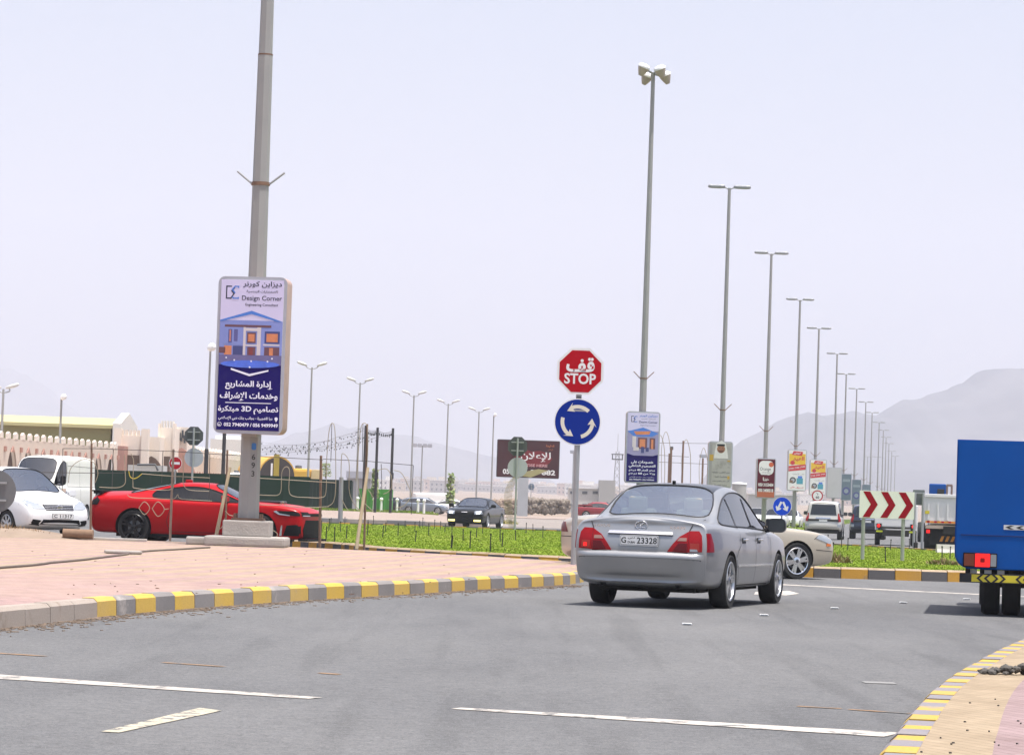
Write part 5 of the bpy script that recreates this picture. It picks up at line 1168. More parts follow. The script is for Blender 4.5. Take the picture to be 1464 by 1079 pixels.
# ------------------------------------------------------------------ vehicles
def eval_mesh(ob):
    dg = bpy.context.evaluated_depsgraph_get(); dg.update()
    return bpy.data.meshes.new_from_object(ob.evaluated_get(dg))
def loops_of(edges):
    nb = {}
    for a, b in edges: nb.setdefault(a, []).append(b); nb.setdefault(b, []).append(a)
    seen, out = set(), []
    for st in nb:
        if st in seen: continue
        lp, cur, prv = [st], st, None; seen.add(st)
        while True:
            nx = [q for q in nb[cur] if q != prv and q not in seen]
            if not nx: break
            prv, cur = cur, nx[0]; seen.add(cur); lp.append(cur)
        out.append(lp)
    return out
class Car:
    """A car body lofted from cross sections (local +Y is forward, +X its right side), wheel arches cut out, windows left open."""
    def __init__(s, root, st, paint, wheels, wr, gl=(-1, -1), ws=-1, rw=-1, roof=None, yoff_r=None, yoff_f=None, bow=.05,
                 glass_m=None, seal=None, wsm=None, rwm=None, sill=None, crease=.35, arch=.045, inner=True, levels=2, rear_seats=True, end_crease=0):
        s.root = root; s.paint = paint
        N = len(st); R = 11; RWS = rw if isinstance(rw, tuple) else (rw,); s.rear_seats = rear_seats
        bm = bmesh.new(); cl = bm.edges.layers.float.new('crease_edge')
        RV, LV = [], []
        for i, q in enumerate(st):
            y, zb, zs, zt, w_, g = q[:6]; wr_ = q[6] if len(q) > 6 else w_ * .7
            h = zs - zb
            P = [(0, zb), (.78 * w_, zb), (.955 * w_, zb + .05), (.99 * w_, zb + .34 * h), (w_, zb + .66 * h), (.972 * w_, zs - .035)]
            def hoodz(x): return zs + (zt - zs) * (1 - (x / w_) ** 2.6)
            H = [(x * w_, hoodz(x * w_)) for x in (.925, .87, .80, .42, 0)]
            Gp = [(.915 * w_, zs + .02), (wr_ + .01, zt - .10), (wr_ - .05, zt - .04), (.5 * wr_, zt - .008), (0, zt)]
            P += [(a[0] * (1 - g) + b[0] * g, a[1] * (1 - g) + b[1] * g) for a, b in zip(H, Gp)]
            yo = [0] * R
            if i == 0 and yoff_r: yo = yoff_r
            if i == 1 and yoff_r: yo = [.35 * k for k in yoff_r]
            if i == N - 1 and yoff_f: yo = yoff_f
            if i == N - 2 and yoff_f: yo = [.35 * k for k in yoff_f]
            rv = [bm.verts.new((x, y + yo[k], z)) for k, (x, z) in enumerate(P)]
            lv = [rv[0]] + [bm.verts.new((-P[k][0], y + yo[k], P[k][1])) for k in range(1, R - 1)] + [rv[-1]]
            RV.append(rv); LV.append(lv)
        def face(vs, mi): f = bm.faces.new(vs); f.material_index = mi; return f
        for i in range(N - 1):
            for k in range(R - 1):
                mi = 0
                if k == 6 and gl[0] <= i < gl[1]: mi = 2
                if k in (8, 9) and i == ws: mi = 3
                if k in (8, 9) and i in RWS: mi = 4
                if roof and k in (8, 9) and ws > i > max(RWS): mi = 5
                for A in (RV, LV):
                    vs = [A[i][k], A[i + 1][k], A[i + 1][k + 1], A[i][k + 1]]
                    u = []
                    for v in vs:
                        if v not in u: u.append(v)
                    if len(u) > 2: face(u, mi)
        for i, sg in ((0, -1), (N - 1, 1)):
            C = [RV[i][0]] + [bm.verts.new((0, RV[i][k].co.y + sg * bow, RV[i][k].co.z)) for k in range(1, R - 1)] + [RV[i][-1]]
            for k in range(R - 1):
                for A in (RV, LV):
                    u = []
                    for v in (A[i][k], A[i][k + 1], C[k + 1], C[k]):
                        if v not in u: u.append(v)
                    if len(u) > 2: face(u, 0)
        bmesh.ops.recalc_face_normals(bm, faces=bm.faces[:])
        for e in bm.edges:
            ms = {f.material_index for f in e.link_faces}
            if len(ms) > 1 and ms & {2, 3, 4}: e[cl] = .75
        for (i, A) in ((0, RV), (0, LV)):
            for k in range(4, 8):
                e = bm.edges.get((A[i][k], A[i][k + 1]))
                if e and end_crease: e[cl] = max(e[cl], end_crease)
        for A in (RV, LV):
            for i in range(N - 1):
                for k, c in ((5, crease), (2, .3)):
                    e = bm.edges.get((A[i][k], A[i + 1][k]))
                    if e and e[cl] < c: e[cl] = c
        me = bpy.data.meshes.new('body'); bm.to_mesh(me); bm.free()
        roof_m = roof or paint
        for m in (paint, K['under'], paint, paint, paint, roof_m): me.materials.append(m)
        ob = bpy.data.objects.new('body', me); COL.objects.link(ob)
        sb = ob.modifiers.new('s', 'SUBSURF'); sb.levels = levels; sb.render_levels = levels
        W = max(q[4] for q in st); s.W = W
        cb = MB()
        for (yy) in wheels:
            for sg in (-1, 1):
                cb.cyl((sg * (W + .2), yy, wr), (sg * (W - .34), yy, wr), wr + arch, wr + arch, K['under'], 32)
        cut = cb.build('cut')
        cut.data.polygons.foreach_set('material_index', [1] * len(cut.data.polygons))
        for m in range(1): cut.data.materials.append(K['under'])
        bo = ob.modifiers.new('b', 'BOOLEAN'); bo.object = cut; bo.operation = 'DIFFERENCE'; bo.solver = 'EXACT'
        try: bo.material_mode = 'INDEX'
        except Exception: pass
        me2 = eval_mesh(ob); ob.modifiers.clear(); bpy.data.objects.remove(cut)
        bm = bmesh.new(); bm.from_mesh(me2)
        s.bvh = BVHTree.FromBMesh(bm)
        # windows become meshes of their own
        groups = {}
        for f in bm.faces:
            if f.material_index in (2, 3, 4):
                c = f.calc_center_median(); groups.setdefault((f.material_index, (c.x > 0) if f.material_index == 2 else 0), []).append(f)
        glass_m = glass_m or glass('car_glass_dark', (.10, .11, .12), .10)
        seal = seal or K['plast']
        for (mi, side), fs in groups.items():
            gm = wsm if (mi == 3 and wsm) else rwm if (mi == 4 and rwm) else glass_m
            vs = {v for f in fs for v in f.verts}; ix = {v: i for i, v in enumerate(vs)}
            mb = MB(); mb.keep = True
            mb.add([v.co.copy() for v in vs], [tuple(ix[v] for v in f.verts) for f in fs], gm, True)
            S_ = set(fs); ed = [(e.verts[0], e.verts[1]) for f in fs for e in f.edges if sum(1 for q in e.link_faces if q in S_) == 1]
            go = mb.build({2: 'side_window', 3: 'windscreen', 4: 'rear_window'}[mi], root)
            sm = MB()
            for lp in loops_of(ed):
                if len(lp) > 5: sm.tube([v.co + v.normal * .003 for v in lp], .011, seal, 5, True)
            if sm.v: sm.build('window_seal', go)
        bmesh.ops.delete(bm, geom=[f for fs in groups.values() for f in fs], context='FACES')
        bm.to_mesh(me2); bm.free()
        ob.data = me2; ob.parent = root
        me2.polygons.foreach_set('use_smooth', [True] * len(me2.polygons)); me2.set_sharp_from_angle(angle=rad(38))
        s.body = ob; s.wheels = wheels; s.wr = wr
        if inner: s.interior(st, gl)
    def interior(s, st, gl):
        ys = [q[0] for q in st[gl[0]:gl[1] + 1]]; y0, y1 = min(ys), max(ys)
        zs = max(q[2] for q in st); W = s.W
        mb = MB()
        mb.box((0, y1 - .15, zs - .12), (W * 1.7, .5, .22), K['dark'], bev=.05)
        mb.box((0, (y0 + y1) / 2, .42), (W * 1.7, y1 - y0, .06), K['dark'])
        mb.box((0, y0 + .12, zs - .14), (W * 1.6, .5, .10), K['dark'], bev=.02)
        o = mb.build('interior', s.root)
        dz = -.17 if max(q[3] for q in st) < 1.42 else 0
        for sx in (-1, 1):
            for yy in (y1 - 1.15, y0 + .75)[:2 if s.rear_seats else 1]:
                m = MB()
                m.T = Matrix.Translation((0, 0, dz))
                m.box((sx * .37, yy, .62), (.50, .5, .16), K['seat'], bev=.05)
                m.box((sx * .37, yy - .26, .92), (.48, .15, .58), K['seat'], bev=.06)
                m.box((sx * .37, yy - .30, 1.27), (.25, .10, .17), K['seat'], bev=.04)
                m.build('seat', s.root)
        m = MB(); m.lathe([(.185 + .014 * math.cos(a), .014 * math.sin(a)) for a in [2 * PI * i / 8 for i in range(9)]], K['plast'], Matrix.Translation((-.37, y1 - .48, zs + .0)) @ Matrix.Rotation(rad(65), 4, 'X'), 20)
        m.build('steering_wheel', s.root)
    DIRS = {'rear': ((0, 1, 0), lambda a, b: (a, -20, b)), 'front': ((0, -1, 0), lambda a, b: (a, 20, b)),
            'right': ((-1, 0, 0), lambda a, b: (20, a, b)), 'left': ((1, 0, 0), lambda a, b: (-20, a, b)), 'top': ((0, 0, -1), lambda a, b: (a, b, 20))}
    def hit(s, ax, a, b, off):
        d, f = s.DIRS[ax]; d = Vector(d); o = Vector(f(a, b))
        loc, nr, _, _ = s.bvh.ray_cast(o, d)
        if loc is None:
            loc, nr, _, _ = s.bvh.find_nearest(o + d * (20 - (2.4 if ax in ('front', 'rear') else .9 if ax in ('left', 'right') else 1)))
            dd = d.normalized(); base = o + dd * (loc - o).dot(dd); return base - dd * off
        return loc - d * off
    def patch(s, mb, ax, poly, m, off=.008, cell=.06, back=.03):
        poly = [Vector((p[0], p[1])) for p in poly]
        edge = []
        for i, p in enumerate(poly):
            q = poly[(i + 1) % len(poly)]; k = max(1, int((q - p).length / cell))
            edge += [p + (q - p) * j / k for j in range(k)]
        n = len(edge)
        x0, x1 = min(p.x for p in edge), max(p.x for p in edge); y0, y1 = min(p.y for p in edge), max(p.y for p in edge)
        pts = list(edge)
        nx, ny = int((x1 - x0) / cell), int((y1 - y0) / cell)
        for i in range(1, nx + 1):
            for j in range(1, ny + 1):
                p = Vector((x0 + (x1 - x0) * i / (nx + 1), y0 + (y1 - y0) * j / (ny + 1)))
                if min((p - e).length for e in edge) > cell * .4: pts.append(p)
        vo, _, fo, _, _, _ = geometry.delaunay_2d_cdt(pts, [(i, (i + 1) % n) for i in range(n)], [], 1, 1e-5)
        front = [s.hit(ax, p.x, p.y, off(p.x, p.y) if callable(off) else off) for p in vo]
        d = Vector(s.DIRS[ax][0]); k = len(front)
        mb.add(front, [tuple(f) for f in fo], m, True)
        cnt = {}
        for f in fo:
            for i in range(len(f)):
                e = (f[i], f[(i + 1) % len(f)]); key = tuple(sorted(e)); cnt[key] = cnt.get(key, 0) + 1
        bd = [e for e, c in cnt.items() if c == 1]
        mb.add(front + [p + d * back for p in front], [(a, b, k + b, k + a) for a, b in bd], m)
        return mb
    def ribbon(s, mb, ax, pts, wd, m, off=.003, closed=False):
        P = []
        pts = [Vector(p) for p in pts] + ([Vector(pts[0])] if closed else [])
        for i in range(len(pts) - 1):
            k = max(1, int((pts[i + 1] - pts[i]).length / .05)); P += [pts[i] + (pts[i + 1] - pts[i]) * j / k for j in range(k)]
        P.append(pts[-1]); vs = []
        for i, p in enumerate(P):
            t = P[min(i + 1, len(P) - 1)] - P[max(i - 1, 0)]; t = Vector((-t.y, t.x)).normalized() * wd / 2
            vs += [s.hit(ax, (p + t).x, (p + t).y, off), s.hit(ax, (p - t).x, (p - t).y, off)]
        mb.add(vs, [(2 * i, 2 * i + 1, 2 * i + 3, 2 * i + 2) for i in range(len(P) - 1)], m, True)
        return mb
    def add_wheels(s, style, rim_m, w=.215, track=None, steer=0.0):
        tr = track or (s.W - w / 2 - .015)
        for i, y in enumerate(s.wheels):
            for sg in (-1, 1):
                t = MB(); r = s.wr; h = w / 2
                rr = r * style.get('rim', .68)
                RX = Matrix.Rotation(PI / 2, 4, 'Y')
                t.lathe([(rr, -h * .9), (rr + .02, -h), (r * .93, -h), (r * .985, -h * .82), (r, -h * .5), (r, h * .5), (r * .985, h * .82), (r * .93, h), (rr + .02, h), (rr, h * .9), (rr - .01, h * .5)], K['rubber'], RX, 36)
                t.lathe([(r * .96, h * .98), (r * .955, h + .004), (r * .90, h + .004)], K['rubber'], RX, 36)
                o = t.build('wheel', s.root, 40)
                o.location = (sg * tr, y, r); o.rotation_euler = (0, 0, (PI if sg < 0 else 0) - (steer if i == 1 else 0))
                m = MB(); n = style.get('n', 6)
                m.lathe([(rr + .012, h * 1.0), (rr + .004, h * 1.06), (rr - .012, h * 1.0), (rr - .025, h * .6), (rr - .03, -h * .3)], rim_m, RX, 36)
                m.lathe([(rr - .03, -h * .2), (.0, -h * .2)], K['dark'], RX, 24)
                if style.get('disc', 1): m.lathe([(r * .42, h * .05), (r * .42, h * .1), (.0, h * .1)], K['galv'], RX, 24)
                hub = r * style.get('hub', .2)
                m.lathe([(hub, h * .4), (hub * .95, h * .85), (hub * .5, h * .98), (0, h * .99)], rim_m, RX, 20)
                m.lathe([(hub * .42, h * 1.0), (0, h * 1.03)], style.get('cap', K['dgrey']), RX, 12)
                for k in range(n):
                    a = 2 * PI * k / n + .2
                    for da, s0, s1 in style.get('sp', [(0, .05, .035)]):
                        p = Matrix.Rotation(a, 4, 'X') @ Matrix.Rotation(0, 4, 'Y')
                        A = a + da
                        def pt(rd, tt, xx): 
                            ca, sa = math.cos(A), math.sin(A); c0, s0_ = math.cos(a), math.sin(a)
                            e = min(1, rd / rr); cy, cz = (c0 * (1 - e) + ca * e) * rd, (s0_ * (1 - e) + sa * e) * rd
                            return (xx, cy - sa * tt, cz + ca * tt)
                        r0, r1 = hub * .8, rr - .012
                        vs = [pt(r0, -s0, h * .86), pt(r0, s0, h * .86), pt(r1, s1, h * .93), pt(r1, -s1, h * .93), pt(r0, -s0 * .8, h * .35), pt(r0, s0 * .8, h * .35), pt(r1, s1 * .8, h * .45), pt(r1, -s1 * .8, h * .45)]
                        m.add(vs, [(0, 1, 2, 3), (4, 7, 6, 5), (0, 4, 5, 1), (1, 5, 6, 2), (2, 6, 7, 3), (3, 7, 4, 0)], rim_m)
                m.build('rim', o, 40)
    def mirrors(s, y, z, m, face=True, sz=(.24, .11, .16)):
        for sg in (-1, 1):
            p = s.hit('right' if sg > 0 else 'left', y, z - .05, 0)
            mb = MB(); x = p.x + sg * (.06 + sz[0] / 2)
            mb.prism(rrect(sz[0], sz[2], min(sz[0], sz[2]) * .38, 6), 0, sz[1] * .5, m, frame((x, y + sz[1] * .1, z + .02))); mb.prism(rrect(sz[0] * .8, sz[2] * .76, min(sz[0], sz[2]) * .3, 6), -sz[1] * .4, 0, m, frame((x, y + sz[1] * .1, z + .02)))
            mb.cyl((p.x - sg * .02, y, z - .06), (x, y, z - .02), .03, .03, K['plast'], 8)
            o = mb.build('wing_mirror', s.root, 40)
            g = MB(); g.prism(rrect(sz[0] * .82, sz[2] * .78, .03), 0, .004, mat('mirror_glass', (.05, .055, .06), .08), frame((x, y - sz[1] * .4 - .001, z + .02))); g.build('mirror_glass', o)
    def plate(s, ax, x, z, w_, h, txt, sub=None, tilt=0):
        p = s.hit(ax, x, z, .02)
        M = frame(p) if ax == 'rear' else frame(p, PI)
        mb = MB(); mb.prism(rrect(w_, h, .012, 3), -.012, .008, K['swhite'], M, K['black'])
        mb.prism(rrect(w_ - .016, h - .016, .01, 3), .008, .0085, K['black'], M); mb.prism(rrect(w_ - .026, h - .026, .01, 3), .0085, .010, K['swhite'], M)
        if sub:
            mb.text(txt[0], -w_ * .40, 0, h * .55, K['black'], M, .012, bold=.02); mb.text(txt[1], w_ * .2, 0, h * .58, K['black'], M, .012, w=w_ * .52, bold=.015)
            mb.text(ar(sub[0]), -w_ * .20, h * .2, h * .22, K['black'], M, .012, w=w_ * .19, bold=.02); mb.text(sub[1], -w_ * .20, -h * .18, h * .2, K['black'], M, .012, w=w_ * .19, bold=.03)
        else: mb.text(txt, 0, 0, h * .58, K['black'], M, .012, w=w_ * .86, bold=.015)
        return mb.build('number_plate', s.root)
def head(a): return -rad(a)         # compass heading (clockwise from the view direction) -> rotation about z
def mir(poly): return [(-p[0], p[1]) for p in poly]

SILV = mat('silver_car_paint', (.33, .335, .345), .34, .5, .10, 2.5, .02, 300, coat=.45)
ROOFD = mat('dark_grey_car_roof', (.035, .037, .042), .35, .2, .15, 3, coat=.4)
BEIGE = mat('champagne_car_paint', (.50, .44, .35), .32, .35, .05, 2, coat=.6)
REDP = mat('red_car_paint', (.37, .002, .005), .35, 0, .06, 1.5, coat=.15, spec=.12)
WHITEP = mat('white_car_paint', (.78, .79, .80), .35, 0, .03, 2, coat=.6)
VANP = mat('van_white_paint', (.74, .73, .70), .45, 0, .05, 2, coat=.3)
BLACKP = mat('black_car_paint', (.006, .0065, .008), .25, 0, .1, 2, coat=.35, spec=.25)
BLUEP = mat('blue_lorry_paint', (.0003, .070, .31), .6, 0, .16, 1.6, .22, 2.2, spec=.15)
NAVYP = mat('navy_car_paint', (.012, .018, .04), .3, 0, .1, 2, coat=.6)
RIM = mat('alloy_rim', (.55, .56, .57), .28, .85, .06, 8)
RIMB = mat('black_rim', (.014, .014, .015), .35, .3, .1)
GREENGL = glass('tinted_green_glass', (.70, .82, .77), .46)
LIGHTGL = glass('windscreen_glass', (.62, .70, .69), .08)
DARKGL = glass('privacy_glass', (.05, .055, .06), .09)
GREYGL = glass('film_grey_glass', (.13, .13, .15), .26)
SHUT = mat('panel_gap', (.015, .015, .016), .9)

# --- silver saloon waiting at the give-way line
def build_silver():
    o = thing('silver_saloon_car', 'dusty silver saloon car seen from behind with black roof and brake lights', 'car', (2.34, 38.88, 0), head(17.0))
    st = [(-2.48, .36, .975, 1.085, .825, 0), (-2.455, .31, 1.0, 1.105, .857, 0), (-2.38, .27, 1.015, 1.12, .872, 0), (-2.12, .24, 1.025, 1.128, .886, 0), (-1.70, .22, 1.015, 1.14, .905, 0),
          (-1.02, .22, .985, 1.515, .912, 1, .66), (-.45, .22, .98, 1.56, .915, 1, .68), (.28, .22, .965, 1.53, .915, 1, .66),
          (1.08, .22, .95, 1.01, .91, 0), (1.60, .22, .925, .975, .905, 0), (2.15, .24, .86, .90, .88, 0), (2.42, .30, .74, .78, .82, 0), (2.50, .38, .62, .66, .76, 0)]
    yr = [.16, .14, .06, -.02, -.035, .04, .06, .06, .06, .05, .05]
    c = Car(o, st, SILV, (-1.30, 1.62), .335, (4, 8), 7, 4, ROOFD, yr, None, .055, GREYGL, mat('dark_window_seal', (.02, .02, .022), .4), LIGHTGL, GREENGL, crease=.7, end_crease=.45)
    c.add_wheels(dict(n=5, rim=.70, hub=.2, sp=[(-.16, .028, .02), (.16, .028, .02)]), RIM, .225)
    c.mirrors(.92, 1.02, mat('dark_mirror_shell', (.012, .013, .015), .3, coat=.5), sz=(.25, .13, .185))
    # tail lamps
    outer = [(.625, .69), (.625, .95), (.745, .952), (.785, .90), (.80, .80), (.80, .70)]; inner = [(.36, .692), (.43, .79), (.51, .88), (.62, .945), (.62, .69)]
    for f in (lambda p: p, mir):
        m = MB(); c.patch(m, 'rear', f(outer), K['tred'], .012)
        lit = [(.65, .71), (.65, .80), (.76, .80), (.765, .71)]
        c.patch(m, 'rear', f(lit), mat('tail_lamp_amber_red', (.30, .018, .006), .3, coat=.2), .016)
        if f is mir: c.patch(m, 'rear', f([(.69, .725), (.69, .77), (.735, .77), (.735, .725)]), K['redlit'], .02)
        else: c.patch(m, 'rear', [(.65, .70), (.65, .73), (.74, .73), (.75, .70)], K['clear'], .020)
        t = m.build('tail_lamp', o)
        m = MB(); c.patch(m, 'rear', f(inner), K['tred'], .011); c.patch(m, 'rear', f([(.48, .825), (.51, .865), (.60, .865), (.60, .825)]), mat('reverse_lens', (.27, .15, .12), .3, coat=.2), .015)
        c.patch(m, 'rear', f([(.43, .70), (.50, .80), (.61, .80), (.61, .70)]), K['tdark'], .014)
        m.build('inner_lamp', t)
    for ax in ('right', 'left'):
        m = MB(); c.patch(m, ax, [(-2.455, .70), (-2.44, .925), (-2.32, .925), (-2.22, .80), (-2.19, .70)], K['tred'], .010, .04, .02); m.build('tail_lamp_wrap', o)
    o.scale = (.965, .985, 1.0)
    # boot lid: gaps, garnish, plate, emblem, script
    m = MB()
    for f in (lambda p: p, mir):
        c.ribbon(m, 'rear', f([(.622, .69), (.622, .95), (.66, 1.03), (.68, 1.09)]), .012, SHUT)
    c.ribbon(m, 'rear', [(-.62, .685), (0, .665), (.62, .685)], .014, SHUT)
    m.build('boot_seam', o)
    m = MB(); c.patch(m, 'rear', [(-.42, .895), (-.41, .93), (.41, .93), (.42, .895)], K['chrome'], lambda a, b: .008 + .016 * (.93 - b) / .035, .02); c.patch(m, 'rear', [(-.42, .885), (-.42, .896), (.42, .896), (.42, .885)], SHUT, .012); m.build('boot_garnish', o)
    c.plate('rear', 0, .815, .50, .13, ('G', '23328'), ('دبي', 'DUBAI'))
    p = c.hit('rear', 0, 1.0, .012); m = MB(); M = frame(p)
    m.T = M
    m.tube([Vector((.075 * math.cos(a), .052 * math.sin(a), 0)) for a in [2 * PI * i / 28 for i in range(28)]], .007, K['chrome'], 6, True)
    m.tube([(.038, .035, 0), (-.02, -.004, 0), (-.05, -.028, 0), (.055, -.028, 0)], .007, K['chrome'], 6); m.tube([(-.02, -.004, 0), (.0, -.02, 0)], .007, K['chrome'], 6)
    m.build('emblem', o)
    for txt, x in (('LEXUS', -.50), ('LS430', .48)):
        p = c.hit('rear', x, .985, .045); m = MB(); m.text(txt, 0, 0, .034, K['chrome'], frame(p, -math.copysign(.10, x)), 0, w=.20, bold=.02); m.build('badge_lettering', o)
    # bumper: top ledge crease, side mouldings, exhaust, underside
    m = MB(); c.patch(m, 'rear', [(-.81, .34), (-.82, .595), (-.82, .665), (-.4, .685), (.4, .685), (.82, .665), (.82, .595), (.81, .34), (.4, .31), (-.4, .31)], SILV, lambda a, b: .004 + .075 * max(0, min(1, (.685 - b) / .045)) * (1 if b > .60 else .72) * max(0, min(1, (.82 - abs(a)) / .12)), .045, .03)
    b = m.build('bumper', o)
    bump = lambda a, b_: .008 + .075 * max(0, min(1, (.685 - b_) / .045)) * (1 if b_ > .60 else .72) * max(0, min(1, (.82 - abs(a)) / .12))
    m = MB(); c.patch(m, 'rear', [(-.79, .586), (-.4, .594), (.4, .594), (.79, .586), (.79, .600), (.4, .608), (-.4, .608), (-.79, .600)], K['dgrey'], bump, .04, .01); m.build('bumper_groove', b)
    m = MB(); m.box((0, -1.72, .26), (1.30, .40, .14), K['under'], bev=.03); m.box((0, -.2, .24), (1.2, 3.6, .10), K['under'])
    m.box((.1, -1.3, .33), (1.4, .16, .12), K['under']); m.box((-.35, -1.9, .30), (.6, .5, .16), K['under'], bev=.04); m.build('underbody', o)
    for x in (-.5, .48): 
        m = MB(); m.cyl((x, -2.40, .285), (x, -1.9, .30), .035, .035, K['dgrey'], 12, False); m.build('exhaust_pipe', o)
    # sides
    m = MB()
    for ax in ('right', 'left'):
        for pl in ([(-1.02, .62), (-.93, .70), (-.78, .78), (-.80, .955)], [(-.80, .30), (-.86, .45), (-.98, .60)], [(.12, .27), (.12, .955)], [(1.05, .27), (1.08, .55), (1.05, .93)], [(-.80, .28), (1.05, .28)]):
            c.ribbon(m, ax, pl, .010, SHUT)
    m.build('door_seam', o)
    for ax, sg in (('right', 1), ('left', -1)):
        m = MB(); c.patch(m, ax, [(-.92, .515), (-.92, .535), (1.20, .535), (1.20, .515)], K['chrome'], .014, .1); m.build('side_moulding', o)
        for y in (-.60, .30):
            p = c.hit(ax, y, .84, 0); m = MB(); m.box((p.x, y, p.z), (.02, .19, .075), K['dgrey'], bev=.008)
            h = m.build('door_handle', o); m = MB(); m.box((p.x + sg * .028, y, p.z + .01), (.03, .22, .035), K['chrome'], bev=.012); m.build('handle_bar', h)
        m = MB()
        for y, y2 in ((-.10, .16),):
            a = c.hit(ax, y - .02, 1.0, .006)
            c.ribbon(m, ax, [(.13, .985), (-.02, 1.37)], .05, K['plast'], .006)
            c.ribbon(m, ax, [(-.80, .99), (-.86, 1.20), (-.95, 1.36)], .03, K['plast'], .006)
        m.build('door_pillar', o)
    p = c.hit('top', 0, -.85, 0); m = MB(); m.box((0, -.85, p.z + .02), (.03, .10, .045), K['plast'], bev=.012); m.build('roof_aerial', o)
    # things seen through the rear window
    m = MB(); m.box((-.28, -1.45, 1.02), (.62, .28, .05), mat('yellow_green_cloth', (.45, .50, .22), .9), .1, .02); m.box((.30, -1.46, 1.02), (.55, .25, .04), K['swhite'], -.05, .01)
    m.box((-.05, -1.5, 1.03), (.24, .2, .05), mat('red_cloth', (.4, .06, .04), .9), 0, .02); m.build('parcel_shelf', o)
    m = MB(); m.box((-.37, -.22, 1.28), (.30, .14, .30), K['seat'], bev=.09); m.build('headrest_cover', o)
    return o
build_silver()

# --- champagne saloon on the roundabout, side on
def build_beige():
    o = thing('champagne_saloon_car', 'champagne beige saloon car crossing behind the silver saloon, nose by the striped kerb', 'car', (3.52, 55.4, 0), head(61.0))
    st = [(-2.47, .40, .86, 1.00, .82, 0), (-2.40, .28, .93, 1.05, .875, 0), (-2.12, .22, .965, 1.075, .90, 0), (-1.74, .2, .98, 1.095, .908, 0),
          (-1.02, .2, .98, 1.42, .912, 1, .585), (-.45, .2, .97, 1.47, .915, 1, .615), (.28, .2, .955, 1.445, .915, 1, .60),
          (1.08, .2, .93, .99, .91, 0), (1.60, .2, .90, .955, .905, 0), (2.15, .22, .86, .91, .89, 0), (2.42, .26, .76, .82, .86, 0), (2.50, .34, .66, .72, .80, 0)]
    c = Car(o, st, BEIGE, (-1.33, 1.60), .335, (3, 7), 6, 3, None, None, None, .10, DARKGL)
    c.add_wheels(dict(n=6, rim=.71, hub=.24, cap=K['dgrey'], sp=[(-.16, .035, .020), (.16, .035, .020)]), K['chrome'])
    c.mirrors(.92, 1.0, BEIGE)
    for f in (lambda p: p, mir):
        m = MB(); c.patch(m, 'front', f([(.45, .64), (.50, .74), (.66, .80), (.82, .80), (.82, .64)]), K['clear'], .01); t = m.build('headlamp', o)
    for ax in ('right', 'left'):
        m = MB(); c.patch(m, ax, [(2.02, .76), (2.10, .83), (2.24, .82), (2.40, .73), (2.38, .64), (2.22, .70)], K['clear'], .010); m.build('headlamp', o)
        m = MB(); c.patch(m, ax, [(2.26, .62), (2.27, .675), (2.37, .66), (2.37, .62)], K['amber'], .014); m.build('indicator', o)
        m = MB()
        for pl in ([(-.80, .30), (-.86, .45), (-.80, .955)], [(.12, .27), (.12, .955)], [(1.05, .27), (1.08, .55), (1.05, .93)], [(2.02, .55), (2.46, .52)], [(1.98, .74), (2.08, .81), (2.3, .76)]): c.ribbon(m, ax, pl, .012, SHUT)
        m.build('door_seam', o)
        m = MB(); c.patch(m, ax, [(-2.35, .74), (-2.35, .92), (-2.22, .94), (-2.18, .88), (-2.22, .74)], K['tdark'], .010); m.build('tail_lamp', o)
    for f in (lambda p: p, mir):
        m = MB(); c.patch(m, 'rear', f([(.46, .74), (.60, .92), (.78, .93), (.83, .74)]), K['tdark'], .012); m.build('rear_lamp', o)
    c.plate('rear', 0, .80, .52, .12, ' ')
    m = MB(); c.ribbon(m, 'rear', [(-.84, .66), (0, .66), (.84, .66)], .014, SHUT); m.build('bumper_seam', o)
    m = MB(); c.patch(m, 'front', [(-.38, .60), (-.34, .72), (.34, .72), (.38, .60)], K['plast'], .012); m.build('grille', o)
    m = MB(); m.box((0, 0, .22), (1.4, 3.6, .12), K['under']); m.build('underbody', o)
build_beige()

